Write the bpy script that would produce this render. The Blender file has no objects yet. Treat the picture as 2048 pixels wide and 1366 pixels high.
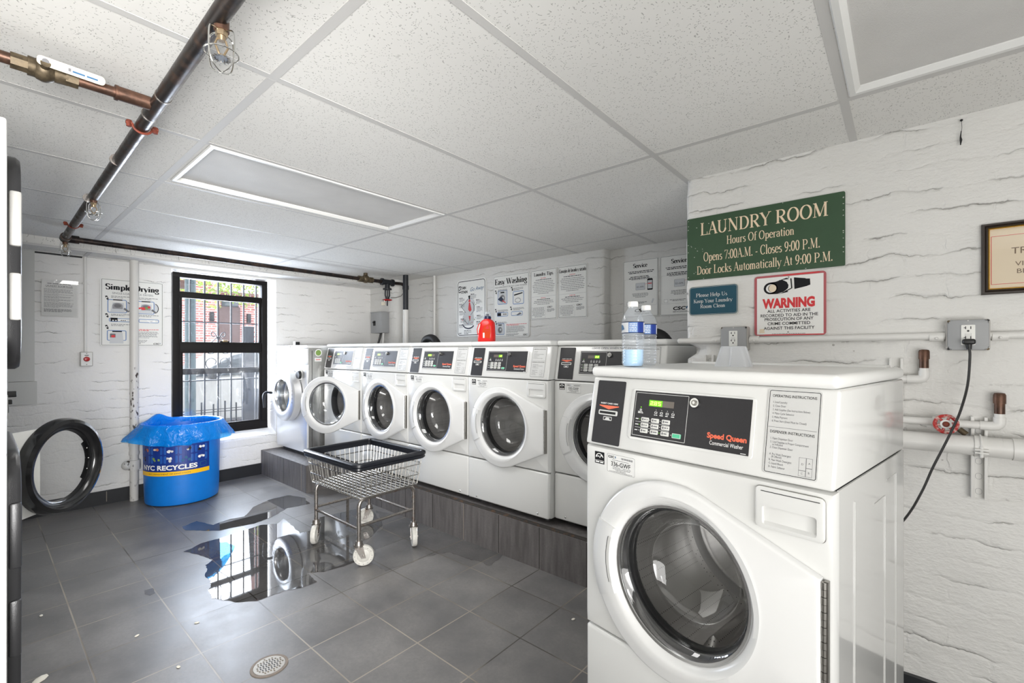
import bpy, bmesh, math, random
from mathutils import Vector, Matrix, noise

# ------------------------------------------------------------------ camera, world, light
SC = bpy.context.scene
COL = SC.collection
cam_d = bpy.data.cameras.new('camera')
cam_d.sensor_width = 36.0
cam_d.lens = 915.0 / 2048.0 * 36.0
cam_d.shift_y = 17.0 / 2048.0
cam_d.clip_start = 0.02
cam_d.clip_end = 200
cam = bpy.data.objects.new('camera', cam_d)
cam.location = (0, 0, 1.22)
cam.rotation_euler = (math.radians(90), 0, math.radians(40.5))
COL.objects.link(cam)
SC.camera = cam

SC.view_settings.view_transform = 'Standard'
SC.view_settings.look = 'None'
SC.view_settings.gamma = 1.0
SC.view_settings.use_curve_mapping = False
SC.view_settings.exposure = 0.0

WORLD = bpy.data.worlds.new('overcast_sky')
SC.world = WORLD
WORLD.use_nodes = True
wbg = WORLD.node_tree.nodes['Background']
wbg.inputs[0].default_value = (0.90, 0.95, 1.0, 1)
wbg.inputs[1].default_value = 6.0


def area(name, loc, target, sx, sy, power, color=(1, 1, 1), spread=180):
    d = bpy.data.lights.new(name, 'AREA')
    d.shape = 'RECTANGLE'
    d.size, d.size_y = sx, sy
    d.energy = power
    d.color = color
    d.spread = math.radians(spread)
    o = bpy.data.objects.new(name, d)
    o.location = loc
    v = Vector(target) - Vector(loc)
    o.rotation_euler = v.to_track_quat('-Z', 'Y').to_euler()
    COL.objects.link(o)
    return o


# added fill lamps behind the camera, one more added fill under the far
# ceiling panel, and daylight falling through the window
area('rear_fill', (2.5, 0.2, 0.95), (-2.0, 1.6, 1.5), 2.2, 1.6, 6, (1.0, 0.99, 0.97))  # added fill from the rear, lifts the pier wall; no door modelled there
area('front_fill', (0.3, -0.95, 0.85), (-1.2, 1.6, 1.65), 3.9, 1.4, 75, (1.0, 0.99, 0.97))  # added broad fill behind the camera; the wall there has no window
area('far_beam_fill', (0.30, -0.32, 1.30), (-4.5, 1.4, 1.05), 0.7, 0.9, 20, (1.0, 0.99, 0.98), 78)  # added narrow beam from beside the camera, brightens the far end
area('far_soft_fill', (1.9, -0.45, 1.05), (-4.6, 1.3, 1.6), 1.1, 1.4, 12, (1.0, 0.99, 0.98), 58)  # added softer fill from behind the camera towards far wall and ceiling
area('panel_fill', (-2.31, 1.18, 2.0), (-2.31, 1.18, 0), 0.5, 1.1, 14, (1.0, 0.99, 0.97))  # added fill lamp below the far panel, whose own lens does not glow
area('window_daylight', (-5.35, 1.53, 1.35), (-2.0, 1.3, 0.75), 0.78, 1.3, 115, (0.86, 0.92, 1.0))

# ------------------------------------------------------------------ materials
MATS = {}


def lin(c):
    if isinstance(c, (int, float)):
        c = (c, c, c)
    f = lambda v: v / 12.92 if v <= 0.04045 else ((v + 0.055) / 1.055) ** 2.4
    return (f(c[0]), f(c[1]), f(c[2]), 1)


def pmat(name, rgb, rough=0.5, metal=0.0, spec=0.5, emit=None, estr=0.0, coat=0.0, var=0.0, vscale=8.0, bump=0.0, bscale=60.0):
    """sRGB colour -> Principled material, optional procedural colour variation and bump"""
    if name in MATS:
        return MATS[name]
    m = bpy.data.materials.new(name)
    m.use_nodes = True
    nt = m.node_tree
    b = nt.nodes['Principled BSDF']
    b.inputs['Base Color'].default_value = lin(rgb)
    b.inputs['Roughness'].default_value = rough
    b.inputs['Metallic'].default_value = metal
    b.inputs['Specular IOR Level'].default_value = spec
    if coat:
        b.inputs['Coat Weight'].default_value = coat
        b.inputs['Coat Roughness'].default_value = 0.06
    if emit:
        b.inputs['Emission Color'].default_value = lin(emit)
        b.inputs['Emission Strength'].default_value = estr
    if var or bump:
        tc = nt.nodes.new('ShaderNodeTexCoord')
    if var:
        n = nt.nodes.new('ShaderNodeTexNoise')
        n.inputs['Scale'].default_value = vscale
        n.inputs['Detail'].default_value = 6
        nt.links.new(tc.outputs['Object'], n.inputs['Vector'])
        r = nt.nodes.new('ShaderNodeMapRange')
        r.inputs[1].default_value, r.inputs[2].default_value = 0.3, 0.7
        r.inputs[3].default_value, r.inputs[4].default_value = 1 - var, 1 + var * 0.5
        nt.links.new(n.outputs['Fac'], r.inputs[0])
        mx = nt.nodes.new('ShaderNodeMix')
        mx.data_type = 'RGBA'
        mx.blend_type = 'MULTIPLY'
        mx.inputs[0].default_value = 1.0
        mx.inputs[6].default_value = lin(rgb)
        nt.links.new(r.outputs[0], mx.inputs[7])
        nt.links.new(mx.outputs[2], b.inputs['Base Color'])
    if bump:
        n2 = nt.nodes.new('ShaderNodeTexNoise')
        n2.inputs['Scale'].default_value = bscale
        n2.inputs['Detail'].default_value = 4
        nt.links.new(tc.outputs['Object'], n2.inputs['Vector'])
        bp = nt.nodes.new('ShaderNodeBump')
        bp.inputs['Strength'].default_value = bump
        bp.inputs['Distance'].default_value = 0.004
        nt.links.new(n2.outputs['Fac'], bp.inputs['Height'])
        nt.links.new(bp.outputs[0], b.inputs['Normal'])
    MATS[name] = m
    return m


def glassmat(name, tint=(1, 1, 1), ior=1.45, rough=0.0, haze=0.0, gloss=1.0):
    m = bpy.data.materials.new(name)
    m.use_nodes = True
    nt = m.node_tree
    nt.nodes.clear()
    out = nt.nodes.new('ShaderNodeOutputMaterial')
    tr = nt.nodes.new('ShaderNodeBsdfTransparent')
    tr.inputs[0].default_value = (*tint, 1)
    gl = nt.nodes.new('ShaderNodeBsdfGlossy')
    gl.inputs['Roughness'].default_value = rough
    gl.inputs[0].default_value = (gloss, gloss, gloss, 1)
    lw = nt.nodes.new('ShaderNodeLayerWeight')
    lw.inputs[0].default_value = 0.5
    pw = nt.nodes.new('ShaderNodeMath')
    pw.operation = 'POWER'
    pw.inputs[1].default_value = 4.0
    nt.links.new(lw.outputs['Facing'], pw.inputs[0])
    fr = nt.nodes.new('ShaderNodeMath')
    fr.operation = 'MULTIPLY_ADD'
    f0 = ((ior - 1) / (ior + 1)) ** 2
    fr.inputs[1].default_value = 0.85 - f0
    fr.inputs[2].default_value = f0 * 1.6
    nt.links.new(pw.outputs[0], fr.inputs[0])
    mx = nt.nodes.new('ShaderNodeMixShader')
    nt.links.new(fr.outputs[0], mx.inputs[0])
    nt.links.new(tr.outputs[0], mx.inputs[1])
    nt.links.new(gl.outputs[0], mx.inputs[2])
    last = mx
    if haze:
        df = nt.nodes.new('ShaderNodeBsdfDiffuse')
        df.inputs[0].default_value = (0.8, 0.82, 0.85, 1)
        m2 = nt.nodes.new('ShaderNodeMixShader')
        m2.inputs[0].default_value = haze
        nt.links.new(mx.outputs[0], m2.inputs[1])
        nt.links.new(df.outputs[0], m2.inputs[2])
        last = m2
    nt.links.new(last.outputs[0], out.inputs[0])
    MATS[name] = m
    return m


class NT:
    """tiny node helper"""
    def __init__(s, name):
        s.m = bpy.data.materials.new(name)
        s.m.use_nodes = True
        s.t = s.m.node_tree
        s.b = s.t.nodes['Principled BSDF']
        MATS[name] = s.m

    def n(s, typ, ins=None, **kw):
        o = s.t.nodes.new('ShaderNode' + typ)
        for k, v in kw.items():
            setattr(o, k, v)
        for k, v in (ins or {}).items():
            if hasattr(v, 'is_linked') or isinstance(v, bpy.types.NodeSocket):
                s.t.links.new(v, o.inputs[k])
            else:
                o.inputs[k].default_value = v
        return o

    def math(s, op, a, b=0.0):
        return s.n('Math', {0: a, 1: b}, operation=op).outputs[0]

    def mix(s, fac, a, b, blend='MIX'):
        o = s.n('Mix', {0: fac, 6: a, 7: b}, data_type='RGBA', blend_type=blend)
        return o.outputs[2]

    def rng(s, v, a, b, c, d):
        return s.n('MapRange', {0: v, 1: a, 2: b, 3: c, 4: d}).outputs[0]

    def set(s, k, v):
        if isinstance(v, bpy.types.NodeSocket):
            s.t.links.new(v, s.b.inputs[k])
        else:
            s.b.inputs[k].default_value = v


def painted_brick(name, axis, rgb=(0.86, 0.855, 0.84), bstr=0.55, crack=0.6, off=(0, 0), gthr=0.52):
    t = NT(name)
    co = t.n('TexCoord').outputs['Object']
    sp = t.n('SeparateXYZ', {0: co})
    u = sp.outputs[0] if axis == 'x' else sp.outputs[1]
    uv = t.n('CombineXYZ', {0: t.math('ADD', u, off[0]), 1: t.math('ADD', sp.outputs[2], off[1]), 2: 0.0}).outputs[0]
    big = t.n('TexNoise', {'Vector': co, 'Scale': 7.0, 'Detail': 4.0}).outputs['Color']
    d1 = t.n('VectorMath', {0: big, 1: (0.5, 0.5, 0.5)}, operation='SUBTRACT').outputs[0]
    d1 = t.n('VectorMath', {0: d1, 'Scale': 0.075}, operation='SCALE').outputs[0]
    fine = t.n('TexNoise', {'Vector': co, 'Scale': 42.0, 'Detail': 3.0}).outputs['Color']
    d2 = t.n('VectorMath', {0: fine, 1: (0.5, 0.5, 0.5)}, operation='SUBTRACT').outputs[0]
    d2 = t.n('VectorMath', {0: d2, 'Scale': 0.018}, operation='SCALE').outputs[0]
    uvd = t.n('VectorMath', {0: t.n('VectorMath', {0: uv, 1: d1}, operation='ADD').outputs[0], 1: d2}, operation='ADD').outputs[0]
    sz = t.n('SeparateXYZ', {0: uvd})
    fr = t.math('ABSOLUTE', t.math('SUBTRACT', t.math('FRACT', t.math('DIVIDE', sz.outputs[1], 0.075)), 0.5))
    wid = t.n('TexNoise', {'Vector': co, 'Scale': 9.0, 'Detail': 3.0}).outputs['Fac']
    mort = t.rng(fr, 0.36, 0.5, 0.0, 1.0)
    head = t.n('TexBrick', {'Vector': uvd, 'Scale': 1.0, 'Mortar Size': 0.006, 'Mortar Smooth': 0.8, 'Brick Width': 0.215, 'Row Height': 0.075,
                            'Color1': (1, 1, 1, 1), 'Color2': (1, 1, 1, 1), 'Mortar': (0, 0, 0, 1)}).outputs['Fac']
    thin = t.rng(t.math('ADD', fr, t.math('MULTIPLY', t.math('SUBTRACT', wid, 0.5), 0.10)), 0.478, 0.492, 0.0, 1.0)
    gate = t.n('TexNoise', {'Vector': t.n('Mapping', {0: co, 3: (1, 1, 2.2)}).outputs[0], 'Scale': 4.5, 'Detail': 4.0}).outputs['Fac']
    gate2 = t.rng(gate, gthr, gthr + 0.1, 0.0, 1.0)
    lump = t.n('TexNoise', {'Vector': co, 'Scale': 22.0, 'Detail': 7.0, 'Roughness': 0.62}).outputs['Fac']
    wav = t.n('TexNoise', {'Vector': t.n('Mapping', {0: co, 3: (1, 1, 3.2)}).outputs[0], 'Scale': 48.0, 'Detail': 3.0}).outputs['Fac']
    h = t.math('ADD', t.math('MULTIPLY', mort, t.rng(gate, 0.40, 0.66, -0.02, -0.5)), t.math('MULTIPLY', lump, 0.95))
    h = t.math('ADD', h, t.math('MULTIPLY', head, t.rng(gate, 0.45, 0.65, 0.0, -0.25)))
    h = t.math('ADD', h, t.math('MULTIPLY', t.math('MULTIPLY', thin, gate2), -0.7))
    h = t.math('ADD', h, t.math('MULTIPLY', wav, 0.25))
    bp = t.n('Bump', {'Strength': bstr, 'Distance': 0.012, 'Height': h})
    t.set('Normal', bp.outputs[0])
    dirt = t.n('TexNoise', {'Vector': co, 'Scale': 2.2, 'Detail': 5.0}).outputs['Fac']
    c = t.mix(t.rng(dirt, 0.4, 0.75, 0.0, 0.35), lin(rgb), lin(tuple(v * 0.93 for v in rgb)))
    ck = t.math('MULTIPLY', t.math('MULTIPLY', thin, gate2), crack)
    c = t.mix(ck, c, lin((0.36, 0.34, 0.31)))
    sp2 = t.n('TexVoronoi', {'Vector': co, 'Scale': 9.0, 'Randomness': 1.0}).outputs['Distance']
    spots = t.rng(sp2, 0.035, 0.05, 0.55, 0.0)
    c = t.mix(t.math('MULTIPLY', spots, t.rng(gate, 0.5, 0.55, 0.0, 1.0)), c, lin((0.4, 0.36, 0.32)))
    t.set('Base Color', c)
    t.set('Roughness', 0.42)
    return t.m


def tile_floor(name, dark=1.0, rough=0.42, wet=False):
    t = NT(name)
    co = t.n('TexCoord').outputs['Object']
    mp = t.n('Mapping', {0: co, 1: (2.147 + 0.305 * 40, -1.798 + 0.3025 * 40, 0)}).outputs[0]
    args = {'Vector': mp, 'Scale': 1.0, 'Brick Width': 0.305, 'Row Height': 0.3025, 'Color1': (0.9, 0.9, 0.9, 1), 'Color2': (1.08, 1.08, 1.08, 1), 'Mortar': (0, 0, 0, 1)}
    br = t.n('TexBrick', dict(args, **{'Mortar Size': 0.0029, 'Mortar Smooth': 0.15}), offset=0.0, squash=1.0)
    n1 = t.n('TexNoise', {'Vector': co, 'Scale': 4.0, 'Detail': 8.0, 'Roughness': 0.6}).outputs['Fac']
    n2 = t.n('TexNoise', {'Vector': co, 'Scale': 70.0, 'Detail': 6.0, 'Roughness': 0.75}).outputs['Fac']
    base = t.mix(t.rng(n1, 0.35, 0.68, 0.0, 1.0), lin((0.405, 0.40, 0.398)), lin((0.52, 0.508, 0.497)))
    base = t.mix(t.rng(n2, 0.32, 0.72, 0.0, 0.5), base, lin((0.38, 0.375, 0.38)))
    base = t.mix(1.0, base, br.outputs['Color'], 'MULTIPLY')
    gn = t.n('TexNoise', {'Vector': co, 'Scale': 1.6, 'Detail': 2.0}).outputs['Fac']
    grout = t.mix(t.rng(gn, 0.42, 0.58, 0.0, 1.0), lin((0.27, 0.255, 0.235)), lin((0.62, 0.585, 0.535)))
    c = t.mix(br.outputs['Fac'], base, grout)
    if dark != 1.0:
        c = t.mix(1.0, c, (dark, dark, dark, 1), 'MULTIPLY')
    t.set('Base Color', c)
    if wet:
        t.set('Roughness', rough)
        t.set('Specular IOR Level', 0.6)
    else:
        t.set('Roughness', t.rng(n1, 0.3, 0.7, rough - 0.06, rough + 0.08))
        hb = t.math('ADD', t.math('MULTIPLY', br.outputs['Fac'], -1.0), t.math('MULTIPLY', n2, 0.25))
        t.set('Normal', t.n('Bump', {'Strength': 0.25, 'Distance': 0.003, 'Height': hb}).outputs[0])
    return t.m


def ceiling_tile(name):
    t = NT(name)
    co = t.n('TexCoord').outputs['Object']
    warp = t.n('TexNoise', {'Vector': co, 'Scale': 14.0, 'Detail': 2.0}).outputs['Color']
    w = t.n('VectorMath', {0: co, 1: t.n('VectorMath', {0: warp, 'Scale': 0.05}, operation='SCALE').outputs[0]}, operation='ADD').outputs[0]
    fac = None
    for i, (sx, sy, rot) in enumerate(((80, 230, 0.6), (210, 75, 0.25), (170, 170, 0.0))):
        mp = t.n('Mapping', {0: w, 2: (0, 0, rot), 3: (sx, sy, 1), 1: (i * 3.3, i * 1.7, 0)}).outputs[0]
        v = t.n('TexVoronoi', {'Vector': mp, 'Scale': 1.0}, voronoi_dimensions='2D')
        g = t.rng(t.n('SeparateXYZ', {0: v.outputs['Color']}).outputs[0], 0.88, 0.90, 0.0, 1.0)
        d = t.rng(v.outputs['Distance'], 0.15, 0.25, 1.0, 0.0)
        p = t.math('MULTIPLY', d, g)
        fac = p if fac is None else t.math('MAXIMUM', fac, p)
    n = t.n('TexNoise', {'Vector': co, 'Scale': 1.1, 'Detail': 4.0}).outputs['Fac']
    c = t.mix(t.rng(n, 0.35, 0.7, 0.0, 1.0), lin((0.925, 0.92, 0.905)), lin((0.90, 0.895, 0.88)))
    c = t.mix(t.math('MULTIPLY', fac, 0.62), c, lin((0.47, 0.46, 0.44)))
    t.set('Base Color', c)
    t.set('Roughness', 0.85)
    t.set('Specular IOR Level', 0.2)
    t.set('Normal', t.n('Bump', {'Strength': 0.3, 'Distance': 0.002, 'Height': t.math('MULTIPLY', fac, -1.0)}).outputs[0])
    return t.m


def peeling(name):
    t = NT(name)
    co = t.n('TexCoord').outputs['Object']
    n = t.n('TexNoise', {'Vector': t.n('Mapping', {0: co, 3: (1, 1, 0.5)}).outputs[0], 'Scale': 42.0, 'Detail': 5.0}).outputs['Fac']
    z = t.n('SeparateXYZ', {0: co}).outputs[2]
    zz = t.math('MULTIPLY', t.rng(z, 0.2, 0.45, 0.25, 1.0), t.rng(z, 0.95, 1.15, 1.0, 0.0))
    m = t.math('MULTIPLY', t.rng(n, 0.60, 0.63, 0.0, 1.0), t.rng(zz, 0.1, 0.6, 0.0, 1.0))
    t.set('Base Color', t.mix(m, lin((0.82, 0.81, 0.79)), lin((0.24, 0.2, 0.18))))
    t.set('Roughness', 0.45)
    return t.m


def rusty(name, a, b, sc=30.0, thr=0.5, rough=0.4, metal=0.6):
    t = NT(name)
    co = t.n('TexCoord').outputs['Object']
    n = t.n('TexNoise', {'Vector': co, 'Scale': sc, 'Detail': 6.0, 'Roughness': 0.65}).outputs['Fac']
    t.set('Base Color', t.mix(t.rng(n, thr - 0.08, thr + 0.12, 0.0, 1.0), lin(a), lin(b)))
    t.set('Roughness', t.rng(n, 0.3, 0.7, rough - 0.1, rough + 0.2))
    t.set('Metallic', metal)
    return t.m


def perforated(name):
    t = NT(name)
    co = t.n('TexCoord').outputs['Object']
    v = t.n('TexVoronoi', {'Vector': co, 'Scale': 105.0, 'Randomness': 0.0}).outputs['Distance']
    m = t.rng(v, 0.13, 0.20, 1.0, 0.0)
    t.set('Base Color', t.mix(m, lin((0.82, 0.81, 0.80)), lin((0.16, 0.16, 0.16))))
    t.set('Metallic', 0.75)
    t.set('Roughness', 0.33)
    return t.m


def street_brick(name):
    t = NT(name)
    co = t.n('TexCoord').outputs['Object']
    sp = t.n('SeparateXYZ', {0: co})
    uv = t.n('CombineXYZ', {0: sp.outputs[1], 1: sp.outputs[2], 2: 0.0}).outputs[0]
    br = t.n('TexBrick', {'Vector': uv, 'Scale': 1.0, 'Mortar Size': 0.012, 'Brick Width': 0.30, 'Row Height': 0.10,
                          'Color1': lin((0.66, 0.38, 0.35)), 'Color2': lin((0.78, 0.55, 0.51)), 'Mortar': lin((0.88, 0.85, 0.83)), 'Bias': -0.1})
    t.set('Base Color', br.outputs['Color'])
    t.set('Roughness', 0.9)
    return t.m


painted_brick('paint_end', 'y', (0.905, 0.90, 0.89), 0.42, 0.62, (0, 0), 0.47)
painted_brick('paint_back', 'x', (0.85, 0.845, 0.83), 0.5, 0.55)
painted_brick('paint_pier', 'x', (0.885, 0.88, 0.865), 0.62, 0.6, (0.1, 0.02), 0.50)
tile_floor('slate_tile', 1.0, 0.36)
tile_floor('wet_tile', 0.42, 0.025, True)
tile_floor('damp_tile', 0.72, 0.24, True)
ceiling_tile('ceiling_tile')
peeling('peeling_paint')
perforated('drum_steel')
rusty('dark_pipe', (0.17, 0.15, 0.145), (0.30, 0.235, 0.20), 22, 0.56, 0.32, 0.55)
rusty('copper_pipe', (0.33, 0.25, 0.21), (0.45, 0.33, 0.27), 26, 0.5, 0.38, 0.7)
rusty('bronze', (0.33, 0.29, 0.23), (0.45, 0.40, 0.32), 40, 0.5, 0.45, 0.7)
rusty('old_chrome', (0.62, 0.60, 0.58), (0.45, 0.33, 0.25), 34, 0.62, 0.28, 0.9)
rusty('rust_red', (0.42, 0.20, 0.15), (0.55, 0.26, 0.18), 60, 0.5, 0.6, 0.2)
rusty('grime', (0.20, 0.185, 0.17), (0.42, 0.31, 0.22), 26, 0.60, 0.85, 0.0)
rusty('red_wheel', (0.70, 0.13, 0.12), (0.88, 0.83, 0.79), 70, 0.56, 0.45, 0.0)
def streak_tile(name):
    t = NT(name)
    co = t.n('TexCoord').outputs['Object']
    n = t.n('TexNoise', {'Vector': t.n('Mapping', {0: co, 3: (1, 1, 0.12)}).outputs[0], 'Scale': 34.0, 'Detail': 5.0}).outputs['Fac']
    n2 = t.n('TexNoise', {'Vector': co, 'Scale': 90.0, 'Detail': 4.0}).outputs['Fac']
    c = t.mix(t.rng(n, 0.35, 0.7, 0.0, 1.0), lin((0.36, 0.345, 0.34)), lin((0.465, 0.45, 0.445)))
    c = t.mix(t.rng(n2, 0.4, 0.75, 0.0, 0.3), c, lin((0.30, 0.285, 0.28)))
    t.set('Base Color', c)
    t.set('Roughness', 0.5)
    return t.m


streak_tile('plinth_tile')
pmat('drain_tan', (0.50, 0.45, 0.40), 0.6, var=0.15, vscale=60)
pmat('drain_grey', (0.66, 0.64, 0.605), 0.45, metal=0.3, var=0.12, vscale=90)
street_brick('street_brick')
pmat('grout', (0.56, 0.52, 0.48), 0.8)
pmat('grout_dark', (0.2, 0.19, 0.18), 0.8)
pmat('enamel', (0.875, 0.875, 0.865), 0.16, spec=0.5, coat=0.4)
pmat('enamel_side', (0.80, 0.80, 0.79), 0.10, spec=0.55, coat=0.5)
pmat('door_plastic', (0.89, 0.89, 0.885), 0.25, spec=0.5)
pmat('lid_plastic', (0.915, 0.915, 0.905), 0.3)
pmat('seam', (0.22, 0.22, 0.22), 0.8)
pmat('panel_black', (0.16, 0.155, 0.165), 0.42, var=0.08, vscale=300)
pmat('panel_grey', (0.55, 0.55, 0.57), 0.42)
pmat('black', (0.07, 0.07, 0.075), 0.5)
pmat('ink', (0.12, 0.12, 0.13), 0.7, spec=0.2)
pmat('ink_grey', (0.60, 0.60, 0.61), 0.8, spec=0.1)
pmat('ink_mid', (0.47, 0.47, 0.48), 0.8, spec=0.1)
pmat('ink_white', (0.95, 0.95, 0.94), 0.6)
pmat('ink_orange', (0.95, 0.45, 0.33), 0.6)
pmat('ink_red', (0.83, 0.20, 0.22), 0.55)
pmat('ink_rose', (0.70, 0.36, 0.38), 0.6)
pmat('ink_blue', (0.40, 0.53, 0.73), 0.6)
pmat('ink_navy', (0.10, 0.14, 0.25), 0.6)
pmat('ink_teal', (0.13, 0.36, 0.52), 0.6)
pmat('ink_green', (0.48, 0.60, 0.30), 0.6)
pmat('ink_pale', (0.80, 0.81, 0.82), 0.6)
pmat('plate_silver', (0.83, 0.83, 0.82), 0.4, metal=0.1)
pmat('sticker', (0.90, 0.90, 0.89), 0.4)
pmat('poster_white', (0.90, 0.90, 0.885), 0.32)
pmat('paper', (0.86, 0.86, 0.85), 0.6)
pmat('led_lit', (0.35, 0.62, 0.10), 0.4, emit=(0.42, 0.75, 0.05), estr=0.75)
pmat('led_digit', (0.85, 1.0, 0.4), 0.4, emit=(0.86, 1.0, 0.45), estr=2.0)
pmat('led_off', (0.42, 0.39, 0.36), 0.3)
pmat('key_white', (0.88, 0.88, 0.86), 0.45)
pmat('key_green', (0.36, 0.80, 0.62), 0.45)
pmat('chrome', (0.80, 0.80, 0.79), 0.18, metal=1.0)
pmat('wire_chrome', (0.74, 0.73, 0.71), 0.26, metal=1.0)
pmat('hinge_steel', (0.60, 0.59, 0.57), 0.32, metal=1.0)
pmat('stainless', (0.80, 0.80, 0.79), 0.27, metal=0.95, bump=0.05, bscale=200)
pmat('stainless_face', (0.92, 0.92, 0.92), 0.34, metal=0.6)
pmat('steel_bright', (0.86, 0.86, 0.86), 0.2, metal=1.0)
pmat('rubber', (0.10, 0.10, 0.105), 0.55)
pmat('rubber_blue', (0.085, 0.095, 0.12), 0.28)
pmat('tub_dark', (0.20, 0.20, 0.205), 0.35, metal=0.4)
pmat('caster_white', (0.84, 0.83, 0.80), 0.5, var=0.12, vscale=60)
pmat('dryer_white', (0.92, 0.92, 0.905), 0.35)
pmat('dryer_black', (0.15, 0.15, 0.155), 0.34, bump=0.12, bscale=500)
pmat('dryer_grey', (0.62, 0.615, 0.60), 0.5)
pmat('ring_black', (0.075, 0.075, 0.08), 0.2, coat=0.3)
pmat('bin_blue', (0.02, 0.47, 0.83), 0.42, var=0.05, vscale=30)
pmat('label_navy', (0.07, 0.20, 0.52), 0.4)
pmat('label_tile', (0.13, 0.34, 0.66), 0.4)
pmat('label_yellow', (0.98, 0.76, 0.10), 0.4)
pmat('window_black', (0.085, 0.072, 0.068), 0.6, spec=0.2)
pmat('sign_green', (0.205, 0.315, 0.215), 0.45, var=0.05, vscale=20)
pmat('sign_teal', (0.06, 0.29, 0.36), 0.4)
pmat('sign_cream', (0.93, 0.84, 0.72), 0.5)
pmat('sign_white', (0.92, 0.915, 0.90), 0.4)
pmat('scuff', (0.80, 0.80, 0.77), 0.7)
pmat('box_grey', (0.62, 0.625, 0.63), 0.42)
pmat('box_metal', (0.72, 0.71, 0.69), 0.45)
pmat('outlet_white', (0.93, 0.93, 0.91), 0.35)
pmat('paint_white', (0.885, 0.88, 0.865), 0.36, bump=0.1, bscale=40)
pmat('paint_smooth', (0.80, 0.80, 0.785), 0.5)
pmat('tee_white', (0.80, 0.795, 0.785), 0.6)
pmat('lens_grey', (0.85, 0.845, 0.835), 0.62, spec=0.25, var=0.07, vscale=5, bump=0.35, bscale=320)
pmat('frame_white', (0.90, 0.90, 0.89), 0.35)
pmat('cord_black', (0.13, 0.13, 0.13), 0.42)
pmat('wood_dark', (0.20, 0.165, 0.14), 0.4)
pmat('gold', (0.90, 0.72, 0.33), 0.25, metal=0.9)
pmat('cream_card', (0.90, 0.84, 0.74), 0.6)
pmat('taupe', (0.47, 0.39, 0.31), 0.6)
pmat('detergent_red', (0.86, 0.14, 0.13), 0.3)
pmat('label_orange', (0.80, 0.25, 0.07), 0.35)
pmat('navy_cap', (0.12, 0.14, 0.28), 0.35)
pmat('base_black', (0.13, 0.135, 0.15), 0.4)
pmat('white_lint', (0.9, 0.88, 0.83), 0.9)
pmat('button_red', (0.70, 0.08, 0.10), 0.3)
pmat('brass', (0.60, 0.53, 0.43), 0.35, metal=0.8)
pmat('iron', (0.12, 0.13, 0.15), 0.5)
pmat('post_green', (0.27, 0.33, 0.34), 0.5)
pmat('post_grey', (0.22, 0.23, 0.26), 0.5)
pmat('asphalt', (0.42, 0.42, 0.43), 0.9, var=0.1)
pmat('pavement', (0.66, 0.65, 0.63), 0.9, var=0.1)
pmat('car_silver', (0.66, 0.65, 0.63), 0.28, metal=0.35, coat=0.6)
pmat('car_glass', (0.20, 0.23, 0.25), 0.08, spec=0.8)
pmat('door_brown', (0.36, 0.27, 0.25), 0.5)
pmat('stair_brown', (0.42, 0.30, 0.25), 0.7)
pmat('canopy_pale', (0.80, 0.79, 0.76), 0.6)
pmat('leaf', (0.62, 0.72, 0.32), 0.6, var=0.2, vscale=3)
pmat('bark', (0.32, 0.27, 0.23), 0.8)
pmat('terracotta', (0.72, 0.42, 0.33), 0.8)
pmat('stucco', (0.93, 0.93, 0.92), 0.8)
pmat('water_blue', (0.72, 0.86, 0.97), 0.2)
pmat('valve_tag', (0.86, 0.83, 0.76), 0.5)
glassmat('washer_glass', (0.96, 0.965, 0.965), 1.6, 0.0, 0.0)
glassmat('window_glass', (0.95, 0.97, 1.0), 1.35, 0.0, 0.02)
glassmat('window_glass_hazy', (0.93, 0.95, 0.98), 1.35, 0.0, 0.035)
glassmat('dryer_glass', (0.95, 0.95, 0.94), 1.3, 0.03, 0.03)
glassmat('bottle_plastic', (0.93, 0.95, 0.97), 1.38, 0.06, 0.12)
glassmat('frost_plastic', (0.93, 0.93, 0.93), 1.4, 0.2, 0.55)
glassmat('picture_glass', (0.98, 0.98, 0.98), 1.45, 0.02)
glassmat('bag_blue', (0.03, 0.50, 0.90), 1.5, 0.14, 0.0)


def bagmat():
    m = bpy.data.materials.new('bag_film')
    m.use_nodes = True
    nt = m.node_tree
    b = nt.nodes['Principled BSDF']
    b.inputs['Base Color'].default_value = lin((0.05, 0.60, 0.98))
    b.inputs['Roughness'].default_value = 0.18
    tr = nt.nodes.new('ShaderNodeBsdfTransparent')
    tr.inputs[0].default_value = (0.25, 0.72, 1.0, 1)
    tc = nt.nodes.new('ShaderNodeTexCoord')
    n2 = nt.nodes.new('ShaderNodeTexNoise')
    n2.inputs['Scale'].default_value = 17.0
    n2.inputs['Detail'].default_value = 3.0
    n2.inputs['Distortion'].default_value = 1.6
    nt.links.new(tc.outputs['Object'], n2.inputs['Vector'])
    bp = nt.nodes.new('ShaderNodeBump')
    bp.inputs['Strength'].default_value = 0.7
    bp.inputs['Distance'].default_value = 0.02
    nt.links.new(n2.outputs['Fac'], bp.inputs['Height'])
    nt.links.new(bp.outputs[0], b.inputs['Normal'])
    mx = nt.nodes.new('ShaderNodeMixShader')
    mx.inputs[0].default_value = 0.42
    nt.links.new(b.outputs[0], mx.inputs[1])
    nt.links.new(tr.outputs[0], mx.inputs[2])
    nt.links.new(mx.outputs[0], nt.nodes['Material Output'].inputs[0])
    MATS['bag_film'] = m


bagmat()

# ------------------------------------------------------------------ mesh builder
RND = random.Random(7)


def M4(loc=(0, 0, 0), rz=0.0, s=(1, 1, 1)):
    return Matrix.Translation(loc) @ Matrix.Rotation(rz, 4, 'Z') @ Matrix.Diagonal((*s, 1))


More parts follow.
